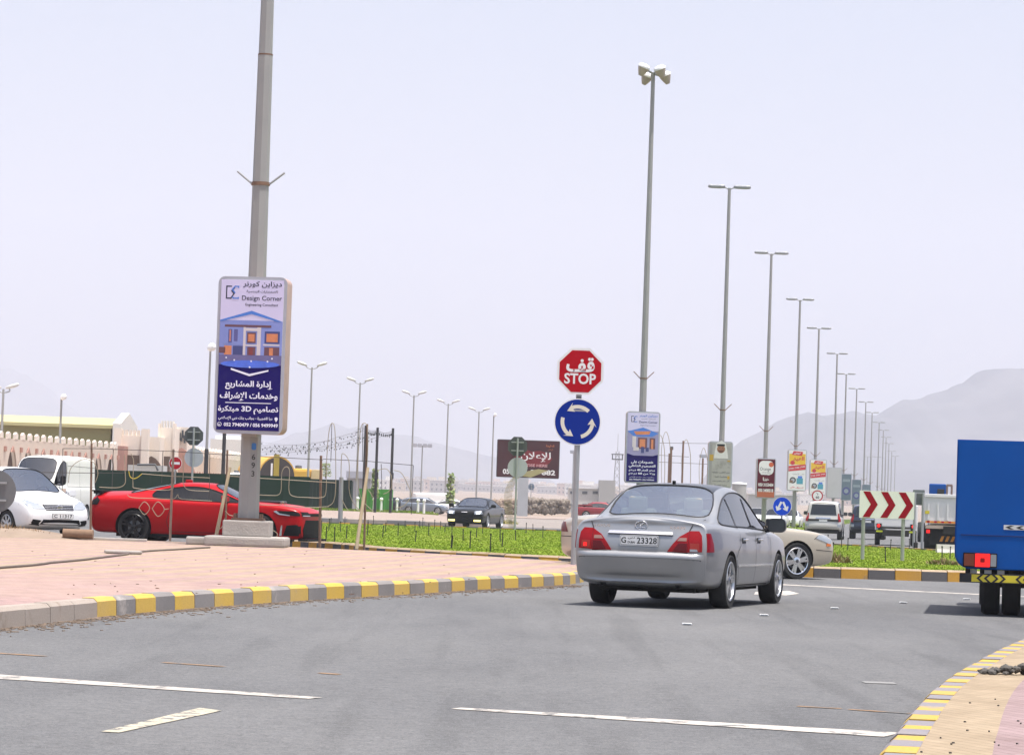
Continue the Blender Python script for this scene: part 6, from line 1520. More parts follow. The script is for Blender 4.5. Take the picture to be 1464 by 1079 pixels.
# --- red sports coupe parked behind the paving
def build_coupe():
    o = thing('red_sports_coupe', 'bright red sports coupe with black wheels parked behind the lamp post', 'car', (-6.72, 67.3, .10), head(101.0))
    st = [(-2.38, .30, .88, 1.05, .86, 0), (-2.31, .20, .925, 1.09, .92, 0), (-2.0, .22, .95, 1.11, .96, 0), (-1.55, .19, .965, 1.125, .97, 0), (-1.02, .18, .955, 1.25, .96, .80, .54),
          (-.55, .18, .94, 1.33, .94, 1, .54), (-.10, .18, .925, 1.355, .93, 1, .56), (.30, .18, .92, 1.325, .93, 1, .545),
          (1.02, .18, .92, .985, .935, 0), (1.55, .18, .92, .965, .955, 0), (2.02, .19, .885, .93, .95, 0), (2.30, .20, .82, .87, .92, 0), (2.40, .22, .74, .79, .88, 0)]
    c = Car(o, st, REDP, (-1.36, 1.44), .355, (4, 8), 7, (3, 4), None, [.10, .08, .03, 0, 0, .0, .02, .02, .02, .0, .0], None, .12, glass('coupe_side_glass', (.02, .022, .025), .03), None, glass('coupe_screen', (.20, .26, .30), .22), None, arch=.05, crease=.55, rear_seats=False)
    c.add_wheels(dict(n=5, rim=.76, hub=.18, cap=RIMB, sp=[(-.17, .024, .018), (.17, .024, .018)]), RIMB, .27)
    c.mirrors(.70, .99, REDP, sz=(.22, .14, .13))
    for ax, sg in (('right', 1), ('left', -1)):
        m = MB()
        for pl in ([(-.55, .28), (-.62, .5), (-.50, .92)], [(1.0, .27), (1.02, .6), (.96, .90)], [(-.52, .285), (1.0, .285)]): c.ribbon(m, ax, pl, .011, SHUT)
        m.build('door_seam', o)
        m = MB(); c.patch(m, ax, [(-.95, .17), (-.95, .225), (.98, .225), (.98, .17)], K['plast'], .03); m.build('side_skirt', o)
        m = MB(); c.patch(m, ax, [(1.78, .76), (1.84, .80), (2.20, .80), (2.37, .76), (2.33, .70), (2.0, .715)], K['plast'], .012)
        c.patch(m, ax, [(1.76, .785), (1.82, .805), (1.90, .745), (2.12, .718), (2.12, .70), (1.88, .72)], K['clear'], .018); m.build('headlamp', o)
        m = MB(); c.patch(m, ax, [(-2.33, .80), (-2.33, .95), (-2.22, .97), (-2.14, .90), (-2.2, .80)], K['plast'], .012); m.build('tail_lamp', o)
        m = MB(); c.patch(m, ax, [(1.98, .28), (2.06, .50), (2.26, .52), (2.36, .50), (2.36, .28)], K['plast'], .012); c.patch(m, ax, [(1.90, .28), (1.94, .50), (1.97, .50), (1.95, .28)], K['chrome'], .014); m.build('brake_duct', o)
    m = MB(); c.patch(m, 'front', [(-.74, .24), (-.80, .42), (-.70, .62), (.70, .62), (.80, .42), (.74, .24)], K['plast'], .015); m.build('grille', o)
    m = MB(); c.patch(m, 'front', [(-.60, .70), (-.60, .76), (.60, .76), (.60, .70)], K['plast'], .012); m.build('upper_grille', o)
    for f in (lambda p: p, mir):
        m = MB(); c.patch(m, 'front', f([(.46, .71), (.50, .79), (.86, .79), (.84, .70)]), K['plast'], .014); c.patch(m, 'front', f([(.50, .70), (.50, .72), (.82, .72), (.82, .70)]), K['clear'], .02); m.build('headlamp', o)
    m = MB(); m.box((0, 2.40, .20), (1.66, .22, .05), K['plast'], bev=.012); m.build('front_splitter', o)
    m = MB(); m.box((0, 1.42, .975), (.62, .62, .06), mat('dark_bonnet_insert', (.03, .03, .032), .4), bev=.03); m.build('bonnet_scoop', o)
    m = MB(); m.box((0, -2.27, 1.095), (1.62, .24, .03), K['plast'], bev=.012)
    for x in (-.74, .74): m.box((x, -2.24, 1.065), (.08, .2, .06), K['plast'], bev=.012)
    m.build('rear_spoiler', o)
    p = c.hit('top', 0, -.45, 0); m = MB(); m.box((0, -.42, p.z + .025), (.05, .16, .07), REDP, bev=.02); m.build('roof_aerial', o)
    m = MB(); m.box((0, 0, .2), (1.5, 3.6, .1), K['under']); m.build('underbody', o)
    o.location.z = .05; o.scale = (1, 1.025, 1.045)
build_coupe()

# --- white saloon facing the camera at the left edge
def build_white():
    o = thing('white_saloon_car', 'white saloon car with slatted grille facing the paving beside the white van', 'car', (-10.98, 66.55, .10), head(141.0))
    st = [(-2.12, .40, .86, 1.02, .76, 0), (-2.02, .28, .94, 1.08, .82, 0), (-1.6, .22, .97, 1.10, .845, 0), (-1.35, .2, .975, 1.12, .85, 0),
          (-.75, .2, .97, 1.52, .85, 1, .57), (-.2, .2, .96, 1.58, .85, 1, .60), (.35, .2, .95, 1.53, .85, 1, .58),
          (1.15, .2, .93, 1.04, .85, 0), (1.55, .2, .88, .97, .84, 0), (1.88, .24, .80, .87, .80, 0), (2.08, .28, .66, .72, .74, 0), (2.15, .34, .55, .60, .68, 0)]
    c = Car(o, st, WHITEP, (-1.30, 1.30), .30, (3, 7), 6, 3, None, None, None, .14, DARKGL, None, glass('white_car_screen', (.62, .72, .70), .34))
    c.add_wheels(dict(n=8, rim=.7, hub=.22, sp=[(0, .028, .03)]), RIM, .19)
    c.mirrors(.95, 1.0, WHITEP)
    for f in (lambda p: p, mir):
        m = MB(); c.patch(m, 'front', f([(.36, .66), (.40, .74), (.58, .82), (.74, .88), (.80, .84), (.80, .74), (.60, .66)]), K['clear'], .012); m.build('headlamp', o)
        m = MB(); c.patch(m, 'front', f([(.48, .30), (.48, .42), (.66, .44), (.70, .32)]), K['plast'], .012); m.build('fog_lamp_recess', o)
    m = MB(); c.patch(m, 'front', [(-.34, .64), (-.38, .755), (.38, .755), (.34, .64)], K['plast'], .014)
    for z in (.665, .70, .735): c.patch(m, 'front', [(-.35, z - .004), (-.36, z + .004), (.36, z + .004), (.35, z - .004)], K['chrome'], .022)
    m.build('grille', o)
    p = c.hit('front', 0, .70, .035); m = MB(); m.T = frame(p, PI); m.tube([(.06 * math.cos(a), .06 * math.sin(a), 0) for a in [2 * PI * i / 20 for i in range(20)]], .012, K['chrome'], 6, True); m.box((0, 0, 0), (.13, .03, .02), K['chrome']); m.build('emblem', o)
    m = MB(); c.patch(m, 'front', [(-.50, .33), (-.44, .44), (.44, .44), (.50, .33)], K['plast'], .012); m.build('lower_grille', o)
    c.plate('front', 0, .52, .52, .12, 'C 11317'); 
    m = MB(); c.ribbon(m, 'front', [(-.76, .90), (-.6, .80), (-.38, .765), (.38, .765), (.6, .80), (.76, .90)], .010, SHUT); m.build('bonnet_seam', o)
    m = MB(); m.box((-.2, 1.12, 1.03), (.7, .02, .02), K['plast'], .1); m.box((.35, 1.1, 1.03), (.6, .02, .02), K['plast'], .1); m.build('wiper', o)
    for ax in ('right', 'left'):
        m = MB()
        for pl in ([(-.75, .30), (-.75, .95)], [(.15, .27), (.15, .955)], [(1.0, .27), (1.05, .9)]): c.ribbon(m, ax, pl, .011, SHUT)
        m.build('door_seam', o)
build_white()

# --- white delivery van
def build_van():
    o = thing('white_delivery_van', 'tall white panel van with black mirror standing behind the white saloon', 'van', (-16.6, 110.0, 0), head(191.5))
    st = [(-2.40, .45, 1.25, 2.28, .76, 1, .70), (-2.32, .32, 1.28, 2.38, .84, 1, .75), (-1.6, .28, 1.28, 2.42, .87, 1, .77), (-.4, .28, 1.28, 2.43, .875, 1, .78), (.9, .28, 1.28, 2.42, .875, 1, .77),
          (1.55, .28, 1.30, 2.32, .87, 1, .78), (2.12, .28, 1.32, 1.54, .87, 0), (2.34, .30, 1.12, 1.30, .86, 0), (2.44, .36, .80, .92, .81, 0)]
    c = Car(o, st, VANP, (-1.25, 1.45), .32, (4, 6), 5, -1, None, None, None, .08, glass('van_side_glass', (.12, .13, .14), .06), None, glass('van_screen', (.30, .33, .36), .14), levels=2)
    c.add_wheels(dict(n=8, rim=.62, hub=.3, sp=[(0, .04, .04)]), K['galv'], .19)
    c.mirrors(1.70, 1.50, K['plast'], sz=(.20, .12, .32))
    m = MB()
    for ax in ('left', 'right'):
        for pl in ([(.82, .4), (.82, 2.2)], [(1.72, .4), (1.76, 1.3)], [(-.5, .4), (-.5, 2.2)], [(-2.2, 1.30), (.8, 1.30)], [(-.5, .40), (1.6, .40)], [(-2.25, 2.02), (.82, 2.05)]): c.ribbon(m, ax, pl, .014, mat('van_gap', (.10, .10, .10), .9), .004)
    m.build('door_seam', o)
    for ax in ('left', 'right'):
        p = c.hit(ax, .98, 1.0, .01); m = MB(); m.box(p, (.03, .06, .14), K['plast'], bev=.012); p = c.hit(ax, .70, 1.0, .01); m.box(p, (.03, .06, .14), K['plast'], bev=.012); m.build('door_handle', o)
    m = MB(); c.patch(m, 'left', [(1.05, 1.0), (1.05, 1.22), (1.5, 1.22), (1.5, 1.0)], mat('door_sticker', (.55, .40, .33), .7, 0, .3, 20), .006); m.build('door_sticker', o)
    for f in (lambda p: p, mir):
        m = MB(); c.patch(m, 'front', f([(.42, .72), (.44, .88), (.76, .90), (.74, .72)]), K['clear'], .01); m.build('headlamp', o)
    m = MB(); c.patch(m, 'front', [(-.38, .74), (-.38, .86), (.38, .86), (.38, .74)], K['plast'], .01); m.build('grille', o)
    m = MB(); m.box((.1, 1.95, 1.50), (.34, .15, .02), K['swhite'], .1); m.build('dashboard_paper', o)
build_van()

# --- black saloon with its lights on, far side of the ring
def build_black():
    p = G(681, 752, .0); Y = 144.0; X = D(681, 730, Y).x
    o = thing('black_saloon_car', 'black saloon car with headlamps and yellow fog lamps lit, facing the camera', 'car', (X, Y, 0), head(192))
    st = [(-2.50, .40, .88, 1.02, .84, 0), (-2.40, .28, .96, 1.08, .89, 0), (-2.0, .22, 1.0, 1.10, .93, 0), (-1.65, .2, 1.01, 1.12, .94, 0),
          (-1.0, .2, 1.0, 1.43, .94, 1, .62), (-.4, .2, .99, 1.485, .94, 1, .64), (.25, .2, .98, 1.455, .94, 1, .62), (1.0, .2, .97, 1.04, .945, 0), (1.6, .2, .95, 1.0, .945, 0), (2.2, .22, .90, .95, .92, 0), (2.46, .24, .82, .86, .87, 0), (2.52, .28, .74, .78, .83, 0)]
    c = Car(o, st, BLACKP, (-1.5, 1.55), .36, (3, 7), 6, 3, None, None, None, .06, DARKGL, None, glass('white_car_screen', (.62, .72, .70), .34))
    c.add_wheels(dict(n=7, rim=.72, hub=.2, sp=[(0, .035, .03)]), RIM, .23)
    c.mirrors(.9, 1.05, BLACKP)
    for f in (lambda p: p, mir):
        m = MB(); c.patch(m, 'front', f([(.48, .66), (.48, .82), (.84, .84), (.86, .68)]), K['clear'], .012); c.patch(m, 'front', f([(.56, .69), (.56, .79), (.74, .79), (.74, .69)]), K['litw'], .018); m.build('headlamp', o)
        m = MB(); c.patch(m, 'front', f([(.46, .33), (.46, .41), (.78, .41), (.78, .33)]), mat('fog_lamp_yellow', (.9, .8, .2), .3, emit=(1, .85, .25), es=1.5), .014); m.build('fog_lamp', o)
    m = MB(); c.patch(m, 'front', [(-.40, .52), (-.42, .80), (.42, .80), (.40, .52)], K['plast'], .012); c.patch(m, 'front', [(-.14, .755), (-.14, .78), (.14, .78), (.14, .755)], K['chrome'], .02); m.build('grille', o)
    m = MB(); c.patch(m, 'front', [(-.40, .28), (-.40, .44), (.40, .44), (.40, .28)], K['plast'], .012); m.build('lower_grille', o)
build_black()

# --- pale silver off-roader driving away
def build_suv(name, label, x, y, a, paint, plate=True, h=1.86):
    o = thing(name, label, 'car', (x, y, 0), head(a))
    st = [(-2.30, .50, 1.05, h - .12, .84, 1, .60), (-2.22, .40, 1.08, h - .02, .90, 1, .68), (-1.6, .36, 1.08, h + .02, .93, 1, .72), (-.4, .34, 1.07, h + .03, .935, 1, .73), (.45, .34, 1.06, h, .93, 1, .70),
          (1.1, .34, 1.05, 1.14, .93, 0), (1.8, .34, 1.02, 1.10, .92, 0), (2.25, .38, .94, 1.0, .88, 0), (2.38, .44, .78, .84, .82, 0)]
    c = Car(o, st, paint, (-1.45, 1.4), .385, (1, 5), 4, -1, None, [.08, .06, -.03, -.05, 0, .02, .05, .16, .2, .2, .2], None, .04, DARKGL)
    c.add_wheels(dict(n=6, rim=.62, hub=.25, sp=[(0, .04, .04)]), RIM, .25)
    c.mirrors(.85, 1.25, paint, sz=(.22, .14, .2))
    m = MB(); c.patch(m, 'rear', [(-.64, 1.19), (-.56, 1.70), (.56, 1.70), (.64, 1.19)], mat('dark_rear_glass', (.012, .013, .015), .12, coat=.6), .012); m.build('rear_window', o)
    for f in (lambda p: p, mir):
        m = MB(); c.patch(m, 'rear', f([(.70, .86), (.70, 1.28), (.83, 1.26), (.86, .88)]), K['tred'], .014); m.build('tail_lamp', o)
        m = MB(); c.patch(m, 'rear', f([(.68, .62), (.68, .76), (.86, .76), (.86, .62)]), K['clear'], .016); m.build('bumper_lamp', o)
    c.plate('rear', 0, .92, .42, .12, ' ')
    m = MB(); c.patch(m, 'rear', [(-.36, 1.02), (-.36, 1.07), (.36, 1.07), (.36, 1.02)], K['chrome'], .02); m.build('tailgate_garnish', o)
    m = MB(); c.patch(m, 'rear', [(-.88, .50), (-.88, .62), (.88, .62), (.88, .50)], paint, .05); c.patch(m, 'rear', [(-.80, .42), (-.80, .50), (.80, .50), (.80, .42)], K['plast'], .02); m.build('bumper', o)
    m = MB(); m.box((0, -1.9, .42), (1.4, .5, .2), K['under']); m.box((0, 0, .36), (1.3, 3.5, .12), K['under']); m.build('underbody', o)
    return o
build_suv('off_road_car', 'pale silver off-road car seen from behind, driving away by the speed sign', D(1184, 740, 147).x, 148.5, 8.0, mat('pale_silver_paint', (.55, .53, .48), .35, .3, .05, coat=.5))

def cylbox_wheel(mb_name, root, x, y, r, w_, rim=True):
    m = MB(); RX = Matrix.Rotation(PI / 2, 4, 'Y'); m.T = Matrix.Translation((x, y, r)); h = w_ / 2
    m.lathe([(0, -h * .6), (r * .55, -h * .6), (r * .58, -h), (r * .92, -h), (r, -h * .7), (r, h * .7), (r * .92, h), (r * .58, h), (r * .55, h * .5), (0, h * .4)], K['rubber'], RX, 28)
    if rim: m.lathe([(r * .54, h * .7), (r * .45, h * .5), (r * .2, h * .5), (r * .15, h * .9), (0, h * .9)], K['galv'], RX, 20)
    return m.build(mb_name, root, 40)

# --- blue lorry at the right edge
def build_lorry():
    o = thing('blue_box_lorry', 'bright blue box lorry with lit brake light, cut by the right edge', 'lorry', (6.82, 37.55, 0), head(9.2))
    hw = 1.22; zb, zt = .585, 2.20
    pr = [(-hw, zt), (-hw, zb + .22)] + [(-hw + .20 - .20 * math.cos(rad(a)), zb + .20 - .20 * math.sin(rad(a))) for a in range(15, 91, 15)] + [(hw - .2 + .2 * math.sin(rad(a)), zb + .20 - .20 * math.cos(rad(a))) for a in range(0, 91, 15)] + [(hw, zt)]
    m = MB(); m.prism(pr, -4.1, 0, BLUEP, frame((0, 0, 0))); m.build('cargo_body', o, 30)
    m = MB(); m.prism([(p[0] * .985, zb + .012 + (p[1] - zb) * .985) for p in pr], .0, .03, BLUEP, frame((0, 0, 0)))
    t = m.build('tailgate', o, 30)
    m = MB(); m.box((0, -.033, 1.01), (2.3, .006, .012), mat('seam_dark_blue', (.002, .02, .12), .6)); m.build('tailgate_seam', t)
    m = MB(); m.rect(-.62, 1.09, .6, 1.15, .034, mat('reflector_silver', (.62, .62, .60), .4), frame((0, 0, 0)))
    for i in range(9): m.sheet([(-.60 + .13 * i, 1.12), (-.54 + .13 * i, 1.097), (-.49 + .13 * i, 1.097), (-.55 + .13 * i, 1.12), (-.49 + .13 * i, 1.143), (-.54 + .13 * i, 1.143)], .037, K['black'], frame((0, 0, 0)))
    m.build('reflective_strip', t)
    for sg in (-1, 1):
        m = MB(); F = frame((sg * .90, -.03, .70)); m.prism(rrect(.42, .18, .01, 2), 0, .05, K['plast'], F)
        b = m.build('tail_light', o)
        q = -sg
        m = MB(); m.prism(rrect(.125, .15, .008, 2), .05, .066, mat('brown_red_lens', (.16, .03, .012), .2, coat=.4), F @ Matrix.Translation((-.135, 0, 0))); m.build('indicator_lens', b)
        m = MB(); m.prism(rrect(.185, .165, .008, 2), .05, .07, K['redlit'], F @ Matrix.Translation((.03, 0, 0))); m.prism(rrect(.055, .055, .005, 2), .07, .074, K['tred'], F @ Matrix.Translation((.03, 0, 0))); m.build('brake_lens', b)
        m = MB(); m.prism(rrect(.07, .15, .008, 2), .05, .066, mat('grey_lens', (.25, .27, .28), .2, coat=.4), F @ Matrix.Translation((.165, 0, 0))); m.build('reverse_lens', b)
    m = MB(); m.box((0, -.02, .475), (2.30, .06, .115), K['black'], bev=.008); u = m.build('underrun_bar', o)
    m = MB(); F = frame((0, -.05, .475)); YEL = mat('reflector_yellow', (.62, .52, .03), .45)
    m.rect(-1.0, -.045, 1.0, .045, .003, YEL, F)
    for i in range(8):
        x = -.94 + .24 * i; s = -1 if i % 2 else 1
        for dx in (0, .09): m.sheet([(x + dx, 0), (x + dx + .05 * s, .045), (x + dx + .05 * s + .035, .045), (x + dx + .035, 0), (x + dx + .05 * s + .035, -.045), (x + dx + .05 * s, -.045)], .006, K['black'], F)
    m.build('striped_tape', u)
    m = MB(); m.box((0, 2.9, .53), (.8, 5.6, .14), K['under'])
    for sg in (-1, 1): m.box((sg * 1.05, .06, .55), (.06, .06, .16), K['under']); m.box((sg * .50, .06, .55), (.06, .06, .16), K['under'])
    for x in (-.98, -.80, -.64): m.box((x, .10, .555), (.09, .03, .045), K['swhite'])
    m.box((0, .9, .42), (1.6, .14, .14), K['under']); m.build('chassis', o)
    for sg in (-1, 1):
        for dx in (.76, .50): cylbox_wheel('rear_wheel', o, sg * dx, .95, .39, .235)
        cylbox_wheel('front_wheel', o, sg * .80, 4.75, .40, .24)
    # cab
    m = MB(); CABW = VANP
    m.box((0, 5.05, 1.25), (1.86, 1.5, 1.1), BLUEP, bev=.08); m.box((0, 4.95, 1.98), (1.74, 1.2, .5), BLUEP, bev=.10); m.build('cab', o)
    m = MB(); m.box((0, 5.56, 1.95), (1.5, .04, .40), K['dark'], bev=.01); m.build('windscreen', o)
    for sg in (-1, 1):
        m = MB(); m.box((sg * .87, 5.0, 1.96), (.03, .8, .34), K['dark'], bev=.01); m.build('side_window', o)
        m = MB(); m.box((sg * 1.06, 5.6, 1.9), (.18, .06, .3), K['plast'], bev=.03); m.cyl((sg * .9, 5.6, 1.9), (sg * 1.06, 5.6, 1.9), .015, .015, K['plast'], 6); m.build('wing_mirror', o)
build_lorry()

# --- the other vehicles
build_suv('dark_pickup', 'dark navy pickup truck half hidden behind the chevron board', D(1231, 740, 158).x + .5, 159.0, 8.0, NAVYP, h=1.78)
def rear_box_vehicle(): pass
def utility():
    Y = 126.0; x = D(1281, 750, Y).x
    o = thing('white_service_truck', 'white service truck with yellow reflective strips and red tail lights behind the chevron board', 'truck', (x, Y, 0), head(7))
    m = MB(); m.box((0, 1.5, 1.25), (1.78, 3.0, .95), VANP, 0, .05); m.box((-.80, 1.5, .78), (.14, 3.0, .3), VANP, 0, .03); m.box((.80, 1.5, .78), (.14, 3.0, .3), VANP, 0, .03); m.build('cargo_body', o)
    m = MB(); m.box((0, 3.7, 1.2), (1.72, 1.6, 1.0), VANP, 0, .12); m.box((0, 3.6, 1.78), (1.5, 1.2, .4), VANP, 0, .12); m.build('cab', o)
    m = MB(); m.box((0, 2.98, 1.76), (1.2, .04, .28), K['dark']); m.build('rear_window', o)
    m = MB(); m.rect(-.55, 1.13, .55, 1.20, .004, mat('reflector_yellow', (.62, .52, .03), .45), frame((0, -.002, 0)))
    for i in range(6): m.rect(-.5 + .19 * i, 1.13, -.42 + .19 * i, 1.20, .007, K['black'], frame((0, -.002, 0)))
    m.rect(-.82, .56, .82, .63, .004, mat('reflector_lime', (.55, .62, .02), .45), frame((0, -.10, 0))); m.build('reflective_strip', o)
    m = MB(); m.box((0, -.05, .60), (1.7, .08, .12), K['under']); m.box((0, 1.6, .52), (1.1, 3.6, .24), K['under']); m.build('bumper', o)
    for s in (-1, 1):
        m = MB(); m.box((s * .70, -.03, .82), (.22, .06, .2), K['plast'], 0, .01); l = m.build('tail_light', o); m = MB(); m.lathe([(.075, 0), (.06, .03), (0, .04)], K['redlit'], Matrix.Translation((s * .72, -.06, .82)) @ Matrix.Rotation(PI / 2, 4, 'X'), 14); m.build('lens', l)
        cylbox_wheel('wheel', o, s * .76, .85, .36, .22); cylbox_wheel('wheel', o, s * .76, 3.9, .36, .22)
utility()
def big_lorry():
    Y = 111.0; xl = D(1321, 750, Y).x
    o = thing('white_tipper_lorry', 'white tipper lorry with orange-striped tail between chevron board and blue lorry', 'lorry', (xl + 1.22, Y, 0), head(8.5))
    zt, zb = D(1340, 706, Y).z, D(1340, 748, Y).z
    m = MB(); m.box((0, 3.2, (zt + zb) / 2), (2.44, 6.4, zt - zb), VANP, 0, .04)
    for i in range(7): m.box((-1.05 + .35 * i, -.03, (zt + zb) / 2 - .12), (.06, .08, (zt - zb) * .55), VANP)
    m.box((0, -.03, zt - .06), (2.46, .1, .1), VANP); m.build('tipper_body', o)
    m = MB(); m.rect(-1.15, zb + .02, 1.15, zb + .09, .004, mat('reflector_orange', (.70, .26, .02), .45), frame((0, -.05, 0)))
    for i in range(9): m.rect(-1.1 + .26 * i, zb + .02, -1.0 + .26 * i, zb + .09, .007, K['sred'], frame((0, -.05, 0)))
    m.build('reflective_strip', o)
    m = MB(); m.box((0, -.05, zb - .13), (2.3, .2, .12), mat('pale_beam', (.45, .36, .28), .7)); m.build('tail_beam', o)
    m = MB(); m.box((0, .15, .58), (2.0, .2, .75), K['under'], 0, .03); m.box((0, 3.5, .78), (1.0, 7.6, .3), K['under']); m.build('chassis', o)
    m = MB(); F = frame((.15, .04, .46)); m.rect(-.8, -.1, .8, .1, .003, K['black'], F)
    for i in range(8): m.sheet([(-.78 + .2 * i, -.1), (-.68 + .2 * i, -.1), (-.60 + .2 * i, .1), (-.70 + .2 * i, .1)], .006, mat('reflector_orange', (.70, .26, .02), .45), F)
    m.build('striped_board', o)
    for s in (-1, 1):
        m = MB(); m.box((s * 1.05, -.02, .72), (.22, .1, .3), K['plast'], 0, .02); l = m.build('tail_light', o); m = MB(); m.box((s * 1.05, -.08, .72), (.13, .03, .13), K['redlit'], 0, .01); m.build('lens', l)
        for y in (1.2, 2.5): cylbox_wheel('wheel', o, s * .95, y, .48, .5)
        cylbox_wheel('wheel', o, s * 1.02, 7.0, .48, .3)
    m = MB(); m.box((0, 7.1, 1.4), (2.2, 1.5, 1.5), VANP, 0, .15); m.build('cab', o)
    m = MB(); m.box((0, 7.83, 1.75), (1.8, .06, .6), K['dark'], 0, .02); m.build('windscreen', o)
    m = MB(); m.box((-1.1, -.06, 1.42), (.16, .03, .12), mat('sticker_yellow', (.6, .5, .03), .5), 0, .005); m.build('yellow_sticker', o)
    for i in range(1):
        q = thing('road_barrier', 'low white barrier block behind the grass beside the blue lorry', 'barrier', (D(1360, 778, 92).x, 92, 0)); m = MB(); m.prism([(-.30, 0), (-.28, .1), (-.14, .28), (-.1, .42), (.1, .42), (.14, .28), (.28, .1), (.30, 0)], -.45, .45, mat('old_barrier_white', (.42, .40, .38), .8, 0, .2, 4), Matrix(((0, 0, 1, 0), (1, 0, 0, 0), (0, 1, 0, 0), (0, 0, 0, 1)))); m.build('block', q)
        m = MB(); m.box((0, -.3, .06), (.2, .04, .05), K['under']); m.build('lifting_slot', q)
big_lorry()
def blue_cab():
    Y = 150.0; a, b_ = D(1328, 691, Y), D(1361, 706, Y); w_ = b_.x - a.x
    o = thing('blue_crane_lorry', 'bright blue lorry cab roof showing above the white tipper lorry', 'lorry', ((a.x + b_.x) / 2, Y, 0), head(8))
    m = MB(); m.box((-w_ * .12, 1.2, a.z - .45), (w_ * .72, 2.4, .9), BLUEP, 0, .06); m.box((0, 1.5, (a.z - .9) / 2 + .3), (w_, 3.0, a.z - 1.5), BLUEP, 0, .05); m.build('cab', o)
    m = MB(); m.box((w_ * .02, -.02, a.z - .42), (w_ * .30, .06, .34), K['dark'], 0, .02); m.build('rear_window', o)
    m = MB()
    for x in (.28, .48): m.box((w_ * x, .1, a.z - .45), (.1, .1, .8), mat('rack_brown', (.25, .17, .14), .8))
    m.box((w_ * .38, .1, a.z - .06), (w_ * .25, .12, .12), mat('rack_brown', (.25, .17, .14), .8)); m.build('rack', o)
    for s in (-1, 1): cylbox_wheel('wheel', o, s * .9, .8, .5, .35); cylbox_wheel('wheel', o, s * .9, 2.6, .5, .35)
blue_cab()
def small_car(name, label, px, py, Y, a, paint, kind='saloon', cat='car'):
    p = D(px, py, Y); o = thing(name, label, cat, (p.x, Y, max(0, min(.2, p.z)) if p.z < .3 else .05), head(a))
    if kind == 'van': st = [(-2.3, .4, 1.1, 1.95, .8, 1, .70), (-2.2, .3, 1.1, 2.02, .85, 1, .74), (.9, .28, 1.1, 2.04, .86, 1, .75), (1.45, .28, 1.1, 1.98, .85, 1, .70), (2.1, .28, 1.06, 1.22, .84, 0), (2.4, .36, .75, .85, .77, 0)]; gl, ws, rw = (2, 4), 3, -1
    elif kind == 'hatch': st = [(-2.05, .4, .95, 1.15, .8, 0), (-1.95, .28, 1.0, 1.3, .86, .6, .55), (-1.5, .22, 1.0, 1.46, .87, 1, .56), (-.3, .2, .98, 1.52, .87, 1, .58), (.4, .2, .96, 1.48, .87, 1, .56), (1.2, .2, .94, 1.0, .87, 0), (1.9, .24, .82, .86, .82, 0), (2.15, .36, .6, .64, .7, 0)]; gl, ws, rw = (1, 5), 4, (1,)
    else: st = [(-2.3, .4, .86, 1.0, .8, 0), (-2.2, .28, .93, 1.05, .86, 0), (-1.6, .2, .96, 1.08, .88, 0), (-.9, .2, .96, 1.42, .88, 1, .56), (.3, .2, .94, 1.44, .88, 1, .57), (1.1, .2, .92, .98, .88, 0), (2.0, .24, .82, .86, .84, 0), (2.3, .36, .6, .64, .72, 0)]; gl, ws, rw = (2, 5), 4, 2
    c = Car(o, st, paint, (-1.3, 1.4), .32, gl, ws, rw, None, None, None, .1, DARKGL, levels=2)
    c.add_wheels(dict(n=6, rim=.66, hub=.22, sp=[(0, .035, .03)]), RIM, .2)
    for f in (lambda p: p, mir):
        m = MB(); c.patch(m, 'front', f([(.42, .62), (.46, .76), (.74, .78), (.72, .62)]), K['clear'], .012); m.build('headlamp', o)
    m = MB(); c.patch(m, 'front', [(-.36, .6), (-.36, .7), (.36, .7), (.36, .6)], K['plast'], .012); c.patch(m, 'front', [(-.5, .34), (-.5, .46), (.5, .46), (.5, .34)], K['plast'], .012); m.build('grille', o)
    return o
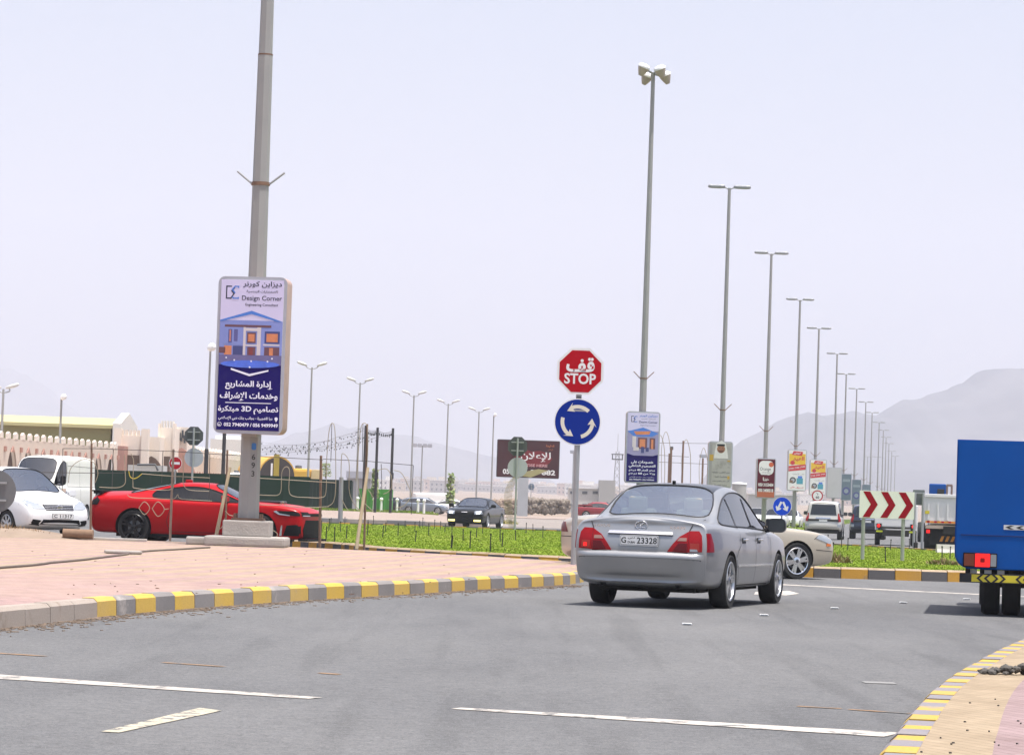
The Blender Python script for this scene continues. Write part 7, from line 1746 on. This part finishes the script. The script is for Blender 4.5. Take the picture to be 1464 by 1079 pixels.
GREYB = mat('blue_grey_car_paint', (.20, .23, .28), .35, .3, .05, coat=.5)
small_car('parked_hatchback', 'blue-grey hatchback parked behind the white bollards', 606, 722, 276, 96, GREYB, 'hatch')
small_car('parked_van', 'white van parked behind the blue-grey hatchback', 624, 716, 300, 78, VANP, 'van', 'van')
small_car('parked_car', 'white car nose parked right of the blue-grey hatchback', 650, 722, 284, 95, WHITEP)
small_car('parked_car', 'dark car parked beside the bright green container', 563, 722, 285, 120, BLACKP)
small_car('oncoming_car', 'white off-road car coming towards the camera left of the maroon poster post', 1084, 734, 235, 189, WHITEP, 'hatch')
small_car('oncoming_car', 'white saloon car coming on, left of the blue keep-either-side disc', 1109, 738, 225, 192, WHITEP)
small_car('oncoming_car', 'white saloon car right of the blue keep-either-side disc', 1130, 739, 232, 190, WHITEP)
o = small_car('red_pickup', 'dark red pickup seen over the boot of the silver saloon', 862, 742, 250, 100, mat('dark_red_car_paint', (.26, .012, .02), .4, 0, .05, coat=.4))
m = MB(); m.box((0, -1.5, 1.12), (1.6, 1.4, .1), mat('dark_red_car_paint', (.26, .012, .02)), 0, .02); m.build('load_cover', o)
small_car('far_car', 'dark car far along the right carriageway by the chevron board', 1243, 733, 330, 8, NAVYP)
small_car('far_car', 'small white car far off left of the dark green container', 466, 722, 300, 100, WHITEP)

# ------------------------------------------------------------------ haze over the whole scene
hz = MB(); hz.box((0, 4700, 440), (19500, 9900, 903), K['white'])
ho = hz.build('haze'); tag(ho, kind='stuff'); ho['label'] = 'pale dusty haze lying over the whole plain'
hm = bpy.data.materials.new('haze_air'); hm.use_nodes = True; n = hm.node_tree; n.nodes.clear()
vo = n.nodes.new('ShaderNodeOutputMaterial'); pv = n.nodes.new('ShaderNodeVolumePrincipled')
pv.inputs['Color'].default_value = (.665, .70, .80, 1); pv.inputs['Density'].default_value = .00026; pv.inputs['Anisotropy'].default_value = 0.0
n.links.new(pv.outputs[0], vo.inputs['Volume'])
ho.data.materials.clear(); ho.data.materials.append(hm)
